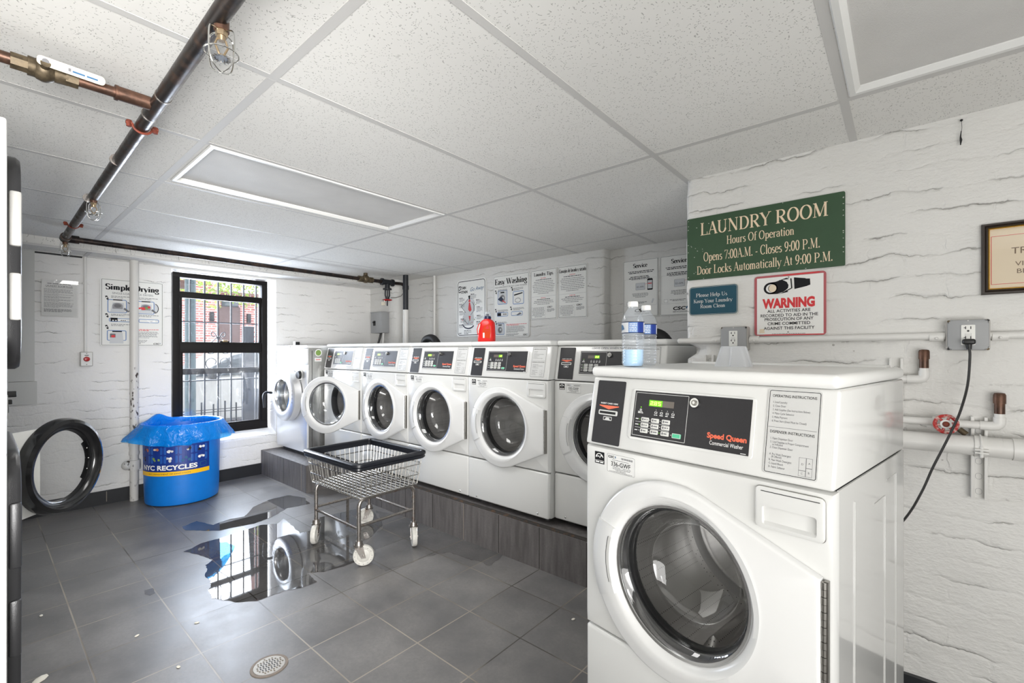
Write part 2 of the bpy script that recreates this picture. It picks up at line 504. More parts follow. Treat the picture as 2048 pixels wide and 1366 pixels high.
class MB:
    def __init__(s, *mats):
        s.v, s.f, s.fm, s.fs = [], [], [], []
        s.mats = list(mats)

    def mi(s, m):
        if m is None:
            return 0
        if isinstance(m, int):
            return m
        if m not in s.mats:
            s.mats.append(m)
        return s.mats.index(m)

    def add(s, verts, faces, mat=None, smooth=False, X=None):
        k = len(s.v)
        mi = s.mi(mat)
        if X is not None:
            verts = [X @ Vector(p) for p in verts]
        s.v += [tuple(p) for p in verts]
        for f in faces:
            s.f.append([i + k for i in f])
            s.fm.append(mi)
            s.fs.append(smooth)
        return s

    def frombm(s, bm, mat=None, smooth=False, X=None):
        bm.verts.ensure_lookup_table()
        bm.verts.index_update()
        s.add([v.co.copy() for v in bm.verts], [[v.index for v in f.verts] for f in bm.faces], mat, smooth, X)
        bm.free()
        return s

    def box(s, x0, x1, y0, y1, z0, z1, bev=0.0, seg=2, mat=None, X=None, smooth=None):
        bm = bmesh.new()
        vs = [bm.verts.new((x, y, z)) for x in (x0, x1) for y in (y0, y1) for z in (z0, z1)]
        for q in ((0, 1, 3, 2), (4, 6, 7, 5), (0, 4, 5, 1), (2, 3, 7, 6), (0, 2, 6, 4), (1, 5, 7, 3)):
            bm.faces.new([vs[i] for i in q])
        if bev:
            bmesh.ops.bevel(bm, geom=list(bm.edges), offset=bev, segments=seg, profile=0.5, affect='EDGES')
        return s.frombm(bm, mat, bool(bev) if smooth is None else smooth, X)

    def prism(s, poly, d0, d1, fn, bev=0.0, seg=2, mat=None, smooth=None):
        """poly of (u,v); fn(u,v,d)->xyz"""
        bm = bmesh.new()
        a = [bm.verts.new((u, v, d0)) for u, v in poly]
        b = [bm.verts.new((u, v, d1)) for u, v in poly]
        n = len(poly)
        fb = bm.faces.new(a[::-1])
        ft = bm.faces.new(b)
        for i in range(n):
            bm.faces.new((a[i], a[(i + 1) % n], b[(i + 1) % n], b[i]))
        if bev:
            es = list(set(ft.edges))
            bmesh.ops.bevel(bm, geom=es, offset=bev, segments=seg, profile=0.5, affect='EDGES')
        bmesh.ops.triangulate(bm, faces=[f for f in bm.faces if len(f.verts) > 4])
        for v in bm.verts:
            v.co = Vector(fn(*v.co))
        return s.frombm(bm, mat, bool(bev) if smooth is None else smooth)

    def tube(s, pts, r, n=10, closed=False, mat=None, cap=True, X=None, flat=None):
        pts = [Vector(p) for p in pts]
        m = len(pts)
        rs = r if isinstance(r, (list, tuple)) else [r] * m
        tang = []
        for i in range(m):
            if closed:
                t = pts[(i + 1) % m] - pts[i - 1]
            else:
                t = pts[min(i + 1, m - 1)] - pts[max(i - 1, 0)]
            tang.append(t.normalized())
        up = Vector((0, 0, 1))
        if abs(tang[0].dot(up)) > 0.9:
            up = Vector((1, 0, 0))
        nrm = (up - tang[0] * up.dot(tang[0])).normalized()
        vs, fs = [], []
        for i in range(m):
            nrm = (nrm - tang[i] * nrm.dot(tang[i])).normalized()
            b = tang[i].cross(nrm)
            for j in range(n):
                a = 2 * math.pi * j / n
                ca, sa = math.cos(a), math.sin(a)
                if flat:
                    ca *= flat
                vs.append(pts[i] + (nrm * ca + b * sa) * rs[i])
        lim = m if closed else m - 1
        for i in range(lim):
            for j in range(n):
                i2 = (i + 1) % m
                fs.append((i * n + j, i * n + (j + 1) % n, i2 * n + (j + 1) % n, i2 * n + j))
        if cap and not closed:
            fs.append(tuple(range(n))[::-1])
            fs.append(tuple((m - 1) * n + j for j in range(n)))
        return s.add(vs, fs, mat, True, X)

    def cyl(s, p0, p1, r0, r1=None, n=20, mat=None, X=None):
        return s.tube([p0, p1], [r0, r0 if r1 is None else r1], n, mat=mat, X=X)

    def lathe(s, prof, c=(0, 0, 0), axis='z', n=40, mat=None, X=None, smooth=True):
        """prof: (r, h) along axis"""
        vs, fs = [], []
        for r, h in prof:
            for j in range(n):
                a = 2 * math.pi * j / n
                p, q = r * math.cos(a), r * math.sin(a)
                if axis == 'z':
                    w = (c[0] + p, c[1] + q, c[2] + h)
                elif axis == 'y':
                    w = (c[0] + p, c[1] + h, c[2] + q)
                else:
                    w = (c[0] + h, c[1] + p, c[2] + q)
                vs.append(w)
        for i in range(len(prof) - 1):
            for j in range(n):
                fs.append((i * n + j, i * n + (j + 1) % n, (i + 1) * n + (j + 1) % n, (i + 1) * n + j))
        if prof[0][0] > 1e-5 and prof[0][1] != prof[-1][1] or prof[0][0] > 1e-5:
            pass
        return s.add(vs, fs, mat, smooth, X)

    def disc(s, c, r, axis='z', n=32, mat=None, X=None):
        vs = []
        for j in range(n):
            a = 2 * math.pi * j / n
            p, q = r * math.cos(a), r * math.sin(a)
            vs.append({'z': (c[0] + p, c[1] + q, c[2]), 'y': (c[0] + p, c[1], c[2] + q), 'x': (c[0], c[1] + p, c[2] + q)}[axis])
        return s.add(vs, [tuple(range(n))], mat, False, X)

    def sphere(s, c, r, sc=(1, 1, 1), n=16, m=10, mat=None, X=None):
        prof = []
        vs, fs = [], []
        for i in range(m + 1):
            t = math.pi * i / m
            for j in range(n):
                a = 2 * math.pi * j / n
                vs.append((c[0] + r * sc[0] * math.sin(t) * math.cos(a), c[1] + r * sc[1] * math.sin(t) * math.sin(a), c[2] + r * sc[2] * math.cos(t)))
        for i in range(m):
            for j in range(n):
                fs.append((i * n + j, (i + 1) * n + j, (i + 1) * n + (j + 1) % n, i * n + (j + 1) % n))
        return s.add(vs, fs, mat, True, X)

    def build(s, name, parent=None, weld=True, sharp=40, mesh=None):
        me = bpy.data.meshes.new(name)
        me.from_pydata([tuple(p) for p in s.v], [], s.f)
        for m in s.mats:
            me.materials.append(MATS[m])
        if s.fm:
            me.polygons.foreach_set('material_index', s.fm)
            me.polygons.foreach_set('use_smooth', s.fs)
        bm = bmesh.new()
        bm.from_mesh(me)
        if weld:
            bmesh.ops.remove_doubles(bm, verts=bm.verts, dist=1e-5)
        bmesh.ops.recalc_face_normals(bm, faces=bm.faces)
        bm.to_mesh(me)
        bm.free()
        if any(s.fs):
            me.set_sharp_from_angle(angle=math.radians(sharp))
        me.update()
        return link(name, me, parent)


def link(name, me, parent=None):
    o = bpy.data.objects.new(name, me)
    COL.objects.link(o)
    if parent is not None:
        o.parent = parent
    return o


def tag(o, label, cat, group=None):
    o['label'] = label
    o['category'] = cat
    if group:
        o['group'] = group
    return o


def thing(name, label, cat, loc=(0, 0, 0), rz=0.0, group=None, scale=(1, 1, 1)):
    o = bpy.data.objects.new(name, None)
    COL.objects.link(o)
    o.empty_display_size = 0.05
    o.location = loc
    o.rotation_euler = (0, 0, rz)
    o.scale = scale
    return tag(o, label, cat, group)


def struct(o, label=None):
    o['kind'] = 'structure'
    if label:
        o['label'] = label
    return o


def copy_tree(o, parent=None):
    c = o.copy()
    COL.objects.link(c)
    c.parent = parent
    for ch in list(o.children):
        copy_tree(ch, c)
    return c


def arc(cx, cy, rx, ry, a0, a1, n=14):
    return [(cx + rx * math.cos(math.radians(a0 + (a1 - a0) * i / n)), cy + ry * math.sin(math.radians(a0 + (a1 - a0) * i / n))) for i in range(n + 1)]


def rrect(u0, u1, v0, v1, r, n=5):
    return (arc(u1 - r, v1 - r, r, r, 0, 90, n) + arc(u0 + r, v1 - r, r, r, 90, 180, n) +
            arc(u0 + r, v0 + r, r, r, 180, 270, n) + arc(u1 - r, v0 + r, r, r, 270, 360, n))


def bend(pts, r=0.02, n=5, closed=False):
    """round the corners of a polyline"""
    pts = [Vector(p) for p in pts]
    out = []
    m = len(pts)
    for i, p in enumerate(pts):
        if not closed and i in (0, m - 1):
            out.append(p)
            continue
        a = (pts[i - 1] - p)
        b = (pts[(i + 1) % m] - p)
        ra = min(r, a.length * 0.49)
        rb = min(r, b.length * 0.49)
        p0, p1 = p + a.normalized() * ra, p + b.normalized() * rb
        for k in range(n + 1):
            t = k / n
            out.append(p0 * (1 - t) ** 2 + p * 2 * t * (1 - t) + p1 * t * t)
    return out


# ------------------------------------------------------------------ lettering
SANS = {}


def sans(text, bold=0.0):
    key = (text, bold)
    if key not in SANS:
        cu = bpy.data.curves.new('lettering', 'FONT')
        cu.body = text
        cu.size = 1.0
        cu.offset = bold
        cu.resolution_u = 3
        o = bpy.data.objects.new('lettering', cu)
        me = bpy.data.meshes.new_from_object(o)
        vs = [(v.co.x, v.co.y) for v in me.vertices]
        fs = [list(p.vertices) for p in me.polygons]
        bpy.data.objects.remove(o)
        bpy.data.curves.remove(cu)
        bpy.data.meshes.remove(me)
        SANS[key] = (vs, fs)
    return SANS[key]


TK, TN = 0.155, 0.05


def _g():
    G = {}

    def g(ch, adv, strokes, serifs=()):
        G[ch] = (adv, strokes, serifs)
    A = arc
    g('A', .80, [([(.08, 0), (.40, 1)], TN), ([(.38, 1), (.70, 0)], TK), ([(.18, .34), (.60, .34)], TN)], [(.08, 0, .26), (.70, 0, .30)])
    g('C', .80, [(A(.43, .5, .34, .49, 42, 318, 22), None), ([(.70, .70), (.70, .96)], TN)])
    g('D', .86, [([(.18, 0), (.18, 1)], None), ([(.10, .975), (.40, .975)], TN), ([(.10, .025), (.40, .025)], TN), (A(.38, .5, .36, .475, -90, 90, 18), None)], [(.18, 0, .30), (.18, 1, .30)])
    g('E', .72, [([(.18, 0), (.18, 1)], None), ([(.10, .975), (.62, .975)], TN), ([(.10, .025), (.64, .025)], TN), ([(.18, .52), (.50, .52)], TN), ([(.61, .80), (.61, .98)], TN), ([(.64, .02), (.64, .22)], TN), ([(.50, .42), (.50, .62)], TN)], [(.18, 0, .30), (.18, 1, .30)])
    g('H', .90, [([(.18, 0), (.18, 1)], None), ([(.70, 0), (.70, 1)], None), ([(.18, .51), (.70, .51)], TN)], [(.18, 0, .30), (.18, 1, .30), (.70, 0, .30), (.70, 1, .30)])
    g('K', .86, [([(.18, 0), (.18, 1)], None), ([(.70, 1), (.20, .42)], TN), ([(.34, .58), (.72, 0)], TK)], [(.18, 0, .30), (.18, 1, .30), (.68, 1, .26), (.72, 0, .28)])
    g('L', .70, [([(.18, 0), (.18, 1)], None), ([(.10, .025), (.62, .025)], TN), ([(.62, .02), (.62, .25)], TN)], [(.18, 0, .30), (.18, 1, .30)])
    g('M', 1.06, [([(.14, 0), (.17, 1)], TN), ([(.17, 1), (.50, .05)], TK), ([(.50, .05), (.83, 1)], TN), ([(.86, 0), (.86, 1)], TK)], [(.14, 0, .24), (.14, 1, .22), (.88, 0, .30), (.88, 1, .26)])
    g('N', .92, [([(.16, 0), (.16, 1)], TN), ([(.16, 1), (.74, .02)], TK), ([(.74, 0), (.74, 1)], TN)], [(.16, 0, .24), (.14, 1, .24), (.74, 1, .24)])
    g('O', .90, [(A(.44, .5, .35, .49, 0, 360, 32), None)])
    g('P', .76, [([(.18, 0), (.18, 1)], None), ([(.10, .975), (.40, .975)], TN), ([(.18, .46), (.40, .46)], TN), (A(.38, .72, .27, .255, -90, 90, 14), None)], [(.18, 0, .30), (.18, 1, .30)])
    g('R', .84, [([(.18, 0), (.18, 1)], None), ([(.10, .975), (.40, .975)], TN), ([(.18, .49), (.42, .49)], TN), (A(.38, .735, .26, .24, -90, 90, 14), None), ([(.38, .49), (.70, 0)], TK)], [(.18, 0, .30), (.18, 1, .30), (.73, 0, .22)])
    g('S', .66, [(A(.34, .74, .22, .235, 35, 225, 14) + A(.34, .26, .23, .24, 55, -145, 14), None), ([(.55, .72), (.55, .95)], TN), ([(.11, .06), (.11, .30)], TN)])
    g('T', .80, [([(.39, 0), (.39, 1)], None), ([(.06, .975), (.72, .975)], TN), ([(.07, .76), (.07, .98)], TN), ([(.71, .76), (.71, .98)], TN)], [(.39, 0, .32)])
    g('U', .90, [([(.18, 1), (.18, .32)], TK), (A(.44, .32, .26, .31, 180, 360, 16), None), ([(.70, .32), (.70, 1)], TN)], [(.18, 1, .30), (.70, 1, .26)])
    g('W', 1.20, [([(.06, 1), (.36, 0)], TK), ([(.36, 0), (.60, .95)], TN), ([(.56, 1), (.84, 0)], TK), ([(.84, 0), (1.12, 1)], TN)], [(.06, 1, .28), (.58, 1, .26), (1.12, 1, .24)])
    g('Y', .82, [([(.08, 1), (.40, .46)], TK), ([(.72, 1), (.40, .46)], TN), ([(.40, 0), (.40, .48)], TK)], [(.08, 1, .28), (.72, 1, .24), (.40, 0, .30)])
    g('a', .56, [(A(.26, .46, .17, .17, 170, 0, 12) + [(.43, .10), (.47, .03), (.53, .05)], None), (A(.26, .19, .17, .17, 90, 300, 14), None), ([(.26, .36), (.43, .38)], TN), ([(.34, .03), (.43, .12)], TN)])
    g('c', .52, [(A(.29, .32, .21, .31, 45, 315, 20), None)])
    g('d', .62, [(A(.28, .32, .20, .30, 30, 330, 18), None), ([(.46, 0), (.46, 1)], None)], [(.40, 1, .18), (.50, 0, .16)])
    g('e', .54, [(A(.28, .32, .21, .31, 5, 320, 20), None), ([(.09, .36), (.49, .36)], TN)])
    g('f', .38, [([(.18, 0), (.18, .80)], None), (A(.34, .80, .16, .18, 180, 50, 9), None), ([(.04, .61), (.36, .61)], TN)], [(.18, 0, .28)])
    g('g', .56, [(A(.26, .42, .17, .20, 0, 360, 20), None), ([(.22, .24), (.14, .13), (.36, .08), (.46, -.02)], TN * 1.4), (A(.27, -.12, .20, .14, 30, -210, 16), None), ([(.40, .56), (.52, .60)], TN * 1.4)])
    g('h', .64, [([(.15, 0), (.15, 1)], None), (A(.31, .40, .16, .21, 180, 0, 10) + [(.47, 0)], None)], [(.15, 0, .24), (.47, 0, .24), (.10, 1, .16)])
    g('i', .34, [([(.16, 0), (.16, .62)], None), ([(.16, .78), (.16, .93)], TK)], [(.16, 0, .26), (.11, .62, .16)])
    g('j', .32, [([(.17, .62), (.17, -.12), (.12, -.24), (.02, -.25)], None), ([(.17, .78), (.17, .93)], TK)], [(.12, .62, .16)])
    g('k', .62, [([(.15, 0), (.15, 1)], None), ([(.50, .62), (.17, .26)], TN), ([(.26, .36), (.52, 0)], TK)], [(.15, 0, .24), (.50, .62, .20), (.53, 0, .22), (.10, 1, .16)])
    g('l', .33, [([(.16, 0), (.16, 1)], None)], [(.16, 0, .26), (.11, 1, .16)])
    g('m', .94, [([(.15, 0), (.15, .62)], None), (A(.30, .42, .15, .19, 180, 0, 9) + [(.45, 0)], None), (A(.60, .42, .15, .19, 180, 0, 9) + [(.75, 0)], None)], [(.15, 0, .22), (.45, 0, .22), (.75, 0, .22), (.10, .62, .16)])
    g('n', .64, [([(.15, 0), (.15, .62)], None), (A(.31, .42, .16, .19, 180, 0, 10) + [(.47, 0)], None)], [(.15, 0, .24), (.47, 0, .24), (.10, .62, .16)])
    g('o', .58, [(A(.29, .31, .22, .31, 0, 360, 24), None)])
    g('p', .64, [([(.16, -.27), (.16, .62)], None), (A(.34, .31, .20, .30, 150, -150, 18), None)], [(.16, -.27, .28), (.11, .62, .16)])
    g('q', .64, [([(.47, -.27), (.47, .62)], None), (A(.29, .31, .20, .30, 30, 330, 18), None)], [(.47, -.27, .28)])
    g('r', .46, [([(.15, 0), (.15, .62)], None), (A(.32, .42, .17, .18, 180, 50, 9), None)], [(.15, 0, .26), (.10, .62, .16)])
    g('s', .46, [(A(.23, .46, .14, .15, 35, 225, 10) + A(.23, .17, .15, .16, 55, -145, 10), None)])
    g('t', .40, [([(.18, .80), (.18, .14), (.23, .03), (.34, .06)], None), ([(.04, .61), (.34, .61)], TN)])
    g('u', .64, [([(.15, .62), (.15, .20)], None), (A(.31, .20, .16, .19, 180, 360, 10), None), ([(.47, 0), (.47, .62)], None)], [(.11, .62, .16), (.43, .62, .16), (.51, 0, .14)])
    g('v', .58, [([(.06, .62), (.29, 0)], TK), ([(.52, .62), (.29, 0)], TN)], [(.06, .62, .22), (.52, .62, .20)])
    g('w', .84, [([(.06, .62), (.25, 0)], TK), ([(.43, .62), (.25, 0)], TN), ([(.41, .62), (.59, 0)], TK), ([(.78, .62), (.59, 0)], TN)], [(.06, .62, .20), (.41, .62, .18), (.78, .62, .18)])
    g('y', .58, [([(.06, .62), (.30, .02)], TK), ([(.53, .62), (.26, -.14), (.16, -.25), (.06, -.22)], TN)], [(.06, .62, .22), (.53, .62, .20)])
    g('0', .60, [(A(.29, .5, .22, .49, 0, 360, 28), None)])
    g('7', .58, [([(.06, .96), (.54, .96), (.22, 0)], TN * 1.9), ([(.07, .78), (.07, .98)], TN)])
    g('9', .60, [(A(.29, .68, .21, .31, 0, 360, 24), None), ([(.50, .66), (.44, .30), (.30, .06), (.12, .03)], TK * .7)])
    g(':', .30, [([(.15, 0), (.15, .15)], TK), ([(.15, .46), (.15, .61)], TK)])
    g('.', .28, [([(.13, 0), (.13, .15)], TK)])
    g('-', .40, [([(.06, .34), (.34, .34)], .09)])
    g(' ', .34, [])
    return G


SERIF = _g()


def ribbon(pts, w, k=1.0):
    """(verts, faces) of a pen stroke; w None = broad nib (thick verticals, thin horizontals)"""
    n = len(pts)
    L, R = [], []
    for i in range(n):
        a, b = pts[max(i - 1, 0)], pts[min(i + 1, n - 1)]
        dx, dy = b[0] - a[0], b[1] - a[1]
        l = math.hypot(dx, dy) or 1e-6
        dx, dy = dx / l, dy / l
        ww = (TN + (TK - TN) * abs(dy) ** 1.3) if w is None else w
        ww *= k * 0.5
        x, y = pts[i]
        L.append((x - dy * ww, y + dx * ww))
        R.append((x + dy * ww, y - dx * ww))
    vs = L + R
    fs = [(i, i + 1, n + i + 1, n + i) for i in range(n - 1)]
    return vs, fs


def serif(text, weight=1.0):
    vs, fs, lv = [], [], []
    x = 0.0
    q_ = 0
    for ch in text:
        adv, st, sf = SERIF[ch]
        q_ = 0
        for pts, w in st:
            v, f = ribbon(pts, w, weight)
            k = len(vs)
            vs += [(a + x, b) for a, b in v]
            lv += [q_] * len(v)
            q_ += 1
            fs += [[i + k for i in q] for q in f]
        for sx, sy, sw in sf:
            h = 0.045 * (0.6 + 0.4 * weight)
            y0, y1 = (sy, sy + h) if sy < 0.3 else (sy - h, sy)
            hw = sw * 0.5 * (0.8 + 0.2 * weight)
            k = len(vs)
            vs += [(sx - hw + x, y0), (sx + hw + x, y0), (sx + hw + x, y1), (sx - hw + x, y1)]
            fs.append([k, k + 1, k + 2, k + 3])
            lv += [q_] * 4
            q_ += 1
        x += adv
    return vs, fs, lv


class Sheet:
    """a flat face in space: origin O, right U, up V, outward N"""
    def __init__(s, O, U, V, N):
        s.O, s.U, s.V, s.N = Vector(O), Vector(U).normalized(), Vector(V).normalized(), Vector(N).normalized()

    def p(s, u, v, d=0.0):
        return s.O + s.U * u + s.V * v + s.N * d

    def fn(s, u, v, d):
        return s.p(u, v, d)

    def poly(s, mb, pts, d, mat, tri=True):
        mb.add([s.p(u, v, d) for u, v in pts], [tuple(range(len(pts)))], mat)

    def rect(s, mb, u0, u1, v0, v1, d, mat):
        s.poly(mb, [(u0, v0), (u1, v0), (u1, v1), (u0, v1)], d, mat)

    def slab(s, mb, u0, u1, v0, v1, d0, d1, mat, r=0.0, bev=0.0):
        pl = rrect(u0, u1, v0, v1, r) if r else [(u0, v0), (u1, v0), (u1, v1), (u0, v1)]
        mb.prism(pl, d0, d1, s.fn, bev=bev, mat=mat)

    def frame(s, mb, u0, u1, v0, v1, w, d, mat, r=0.0):
        """thin outline"""
        o = rrect(u0, u1, v0, v1, max(r, 1e-4))
        i = rrect(u0 + w, u1 - w, v0 + w, v1 - w, max(r - w, 1e-4))
        n = len(o)
        mb.add([s.p(a, b, d) for a, b in o + i], [(k, (k + 1) % n, n + (k + 1) % n, n + k) for k in range(n)], mat)

    def stroke(s, mb, pts, w, d, mat):
        vs, fs = ribbon(pts, w)
        mb.add([s.p(a, b, d) for a, b in vs], fs, mat)

    def text(s, mb, txt, u, v, h, d, mat, font='sans', width=None, align='l', bold=0.0, skew=0.0, xs=1.0, slope=0.0):
        """h = capital height; width forces the total width"""
        if font == 'serif':
            vs, fs, lv = serif(txt, 1.0 + bold)
            k = h
        else:
            vs, fs = sans(txt, bold)
            lv = [0] * len(vs)
            k = h / 0.73
        if not vs:
            return
        x0 = min(a for a, b in vs)
        x1 = max(a for a, b in vs)
        kx = k * xs
        if width:
            kx = width / (x1 - x0)
        w = (x1 - x0) * kx
        off = {'l': 0, 'c': -w / 2, 'r': -w}[align]
        mb.add([s.p(u + off + (a - x0) * kx + skew * b * k, v + b * k + slope * (a - x0) * kx, d + 4e-5 * l) for (a, b), l in zip(vs, lv)], fs, mat)

    def lines(s, mb, u0, u1, v, h, d, mat, rnd, fill=1.0, align='l'):
        """one line of print too small to read: word-length dashes"""
        end = u0 + (u1 - u0) * fill
        sh = {'l': 0, 'c': (u1 - end) / 2, 'r': u1 - end}[align]
        x = u0
        while x < end - h:
            w = min(h * rnd.uniform(1.6, 5.5), end - x)
            s.rect(mb, x + sh, x + w + sh, v, v + h, d, mat)
            x += w + h * 0.8

    def para(s, mb, u0, u1, v1, n, pitch, h, d, mat, rnd, align='l', last=0.6):
        for i in range(n):
            s.lines(mb, u0, u1, v1 - i * pitch - h, h, d, mat, rnd, last if i == n - 1 else rnd.uniform(.86, 1), align)

# ------------------------------------------------------------------ the room
XL, YB, YP, ZC = -4.81, 3.2, 2.16, 2.012     # end wall, back wall, pier face, ceiling
XR, YF = 2.6, -1.0                           # walls behind the camera
XSOF, ZSOF = -4.56, 1.945                    # dropped strip of ceiling along the end wall


def steps(a, b, d):
    n = max(1, int(round(abs(b - a) / d)))
    return [a + (b - a) * i / n for i in range(n + 1)]


def wall_grid(mb, sh, us, vs, amp, skip=None, seed=0.0, mat=None, edge=0.0):
    idx = {}
    verts, faces = [], []
    for i, u in enumerate(us):
        for j, v in enumerate(vs):
            p = sh.p(u, v)
            n = noise.noise(p * 3.1 + Vector((seed, 0, 0))) * 0.6 + noise.noise(p * 9.0 + Vector((0, seed, 0))) * 0.4
            idx[i, j] = len(verts)
            verts.append(p + sh.N * (n * amp))
    for i in range(len(us) - 1):
        for j in range(len(vs) - 1):
            if skip and skip((us[i] + us[i + 1]) / 2, (vs[j] + vs[j + 1]) / 2):
                continue
            faces.append((idx[i, j], idx[i + 1, j], idx[i + 1, j + 1], idx[i, j + 1]))
    mb.add(verts, faces, mat, True)


# floor
struct(MB('slate_tile').box(XL - 0.25, XR + 0.1, YF - 0.1, 3.4, -0.12, 0.0).build('floor'))

# end wall with the window opening
WY0, WY1, WZ0, WZ1 = 1.095, 1.965, 0.37, 1.925
mb = MB('paint_end')
sh = Sheet((XL, 0, 0), (0, 1, 0), (0, 0, 1), (1, 0, 0))
us = steps(YF, WY0, .04) + steps(WY0, WY1, .04)[1:] + steps(WY1, 3.06, .04)[1:]
vs = steps(0, WZ0, .04) + steps(WZ0, WZ1, .04)[1:] + steps(WZ1, 1.99, .04)[1:]
wall_grid(mb, sh, us, vs, 0.006, lambda u, v: WY0 < u < WY1 and WZ0 < v < WZ1)
xo = XL - 0.27
for y, s_ in ((WY0, 1), (WY1, -1)):
    s2 = Sheet((XL, y, 0), (-1, 0, 0), (0, 0, 1), (0, s_, 0))
    wall_grid(mb, s2, steps(0, 0.27, .03), steps(WZ0, WZ1, .04), 0.003)
mb.add([(XL, WY0, WZ1), (XL, WY1, WZ1), (xo, WY1, WZ1), (xo, WY0, WZ1)], [(0, 1, 2, 3)], None)
o = mb.build('wall_left', sharp=60)
struct(o)
# sloping painted sill
mb = MB('paint_end')
mb.prism([(XL + 0.012, WZ0 - 0.005), (XL + 0.006, WZ0 + 0.012), (XL - 0.13, 0.442), (xo, 0.442), (xo, 0.30), (XL + 0.004, 0.30)], WY0 - 0.0, WY1 + 0.0,
         lambda u, v, d: (u, d, v))
struct(mb.build('trim_8'), 'rough white painted masonry sill sloping up to the window')
# smooth panel boarded over the left end of the end wall
mb = MB('paint_smooth')
mb.box(XL - 0.01, XL + 0.012, -0.3, 0.275, 0.995, 1.945, mat='paint_smooth')
mb.box(XL - 0.01, XL + 0.014, -0.3, 0.287, 0.828, 0.991, mat='paint_smooth')
struct(mb.build('trim_9'), 'pale smooth board fixed to the end wall beside the dryers')

# back wall, stepped in plan
mb = MB('paint_back')
path = [(XL - 0.02, 3.04), (-4.40, 3.04), (-4.345, 3.06), (-4.32, 3.12), (-4.30, 3.2), (-1.79, YB), (-1.778, 3.21), (-1.772, 3.28), (-0.70, 3.28)]
pts = []
for a, b in zip(path, path[1:]):
    n = max(1, int(math.hypot(b[0] - a[0], b[1] - a[1]) / .04))
    pts += [(a[0] + (b[0] - a[0]) * i / n, a[1] + (b[1] - a[1]) * i / n) for i in range(n)]
pts.append(path[-1])
zs = steps(0, 2.03, .04)
verts, faces = [], []
for i, (x, y) in enumerate(pts):
    for z in zs:
        p = Vector((x, y, z))
        verts.append((x, y - 0.006 * noise.noise(p * 3.3) - 0.003 * noise.noise(p * 9), z))
nz = len(zs)
for i in range(len(pts) - 1):
    for j in range(nz - 1):
        faces.append((i * nz + j, (i + 1) * nz + j, (i + 1) * nz + j + 1, i * nz + j + 1))
mb.add(verts, faces, None, True)
struct(mb.build('wall_back', sharp=60))

# near pier wall carrying the signs and pipes
mb = MB('paint_pier')
path = [(-0.776, 3.3), (-0.776, 2.185), (-0.770, 2.168), (-0.755, YP), (0.6, YP), (XR + .05, YP)]
pts = []
for a, b in zip(path, path[1:]):
    n = max(1, int(math.hypot(b[0] - a[0], b[1] - a[1]) / (.025 if a[0] < 0.5 else .2)))
    pts += [(a[0] + (b[0] - a[0]) * i / n, a[1] + (b[1] - a[1]) * i / n) for i in range(n)]
pts.append(path[-1])
zs = steps(0, 2.03, .025)
verts, faces = [], []
for i, (x, y) in enumerate(pts):
    for z in zs:
        p = Vector((x, y, z))
        q = 0.005 * noise.noise(p * 4.0) + 0.004 * noise.noise(p * 11)
        ex = 0.006 * noise.noise(Vector((3.1, 0.4, z * 14))) if x < -0.75 else 0
        if x < -0.70 and y < 2.3:                       # broken arris where the conduit enters
            ex += 0.055 * math.exp(-((z - 1.218) / 0.022) ** 2) * (1 if x < -0.75 else 0.45)
            q -= 0.030 * math.exp(-((z - 1.218) / 0.022) ** 2) * (1 if x < -0.75 else 0.6)
        verts.append((x + ex, y - q, z))
nz = len(zs)
for i in range(len(pts) - 1):
    for j in range(nz - 1):
        faces.append((i * nz + j, (i + 1) * nz + j, (i + 1) * nz + j + 1, i * nz + j + 1))
mb.add(verts, faces, None, True)
struct(mb.build('wall_right', sharp=70))
struct(MB('paint_smooth').box(XL - .2, XR + .1, YF - .1, YF, -.1, 2.05).build('wall_front'))
struct(MB('paint_smooth').box(XR, XR + .1, YF - .1, YP + .1, -.1, 2.05).build('wall_rear'))

# suspended ceiling with its dropped strip, openings cut for the two troffers
LX0, LX1, LY0, LY1 = -2.585, -2.03, 0.585, 1.775
NX0, NX1, NY0, NY1 = -0.128, 0.465, 0.56, 1.768
mb = MB('ceiling_tile')
xs = [XSOF, LX0, LX1, NX0, NX1, XR + .05]
ys = [YF - .05, NY0, LY0, NY1, LY1, 3.35]
for i in range(5):
    for j in range(5):
        cx_, cy_ = (xs[i] + xs[i + 1]) / 2, (ys[j] + ys[j + 1]) / 2
        if (LX0 < cx_ < LX1 and LY0 < cy_ < LY1) or (NX0 < cx_ < NX1 and NY0 < cy_ < NY1):
            continue
        mb.add([(xs[i], ys[j], ZC), (xs[i + 1], ys[j], ZC), (xs[i + 1], ys[j + 1], ZC), (xs[i], ys[j + 1], ZC)], [(3, 2, 1, 0)])
mb.add([(XSOF, YF, ZC), (XSOF, 3.3, ZC), (XSOF, 3.3, ZSOF), (XSOF, YF, ZSOF)], [(0, 1, 2, 3)])
mb.add([(XSOF, YF, ZSOF), (XSOF, 3.3, ZSOF), (XL - .05, 3.3, ZSOF), (XL - .05, YF, ZSOF)], [(0, 1, 2, 3)])
mb.box(XL - .3, XR + .1, YF - .1, 3.4, 2.14, 2.2)
struct(mb.build('ceiling'))

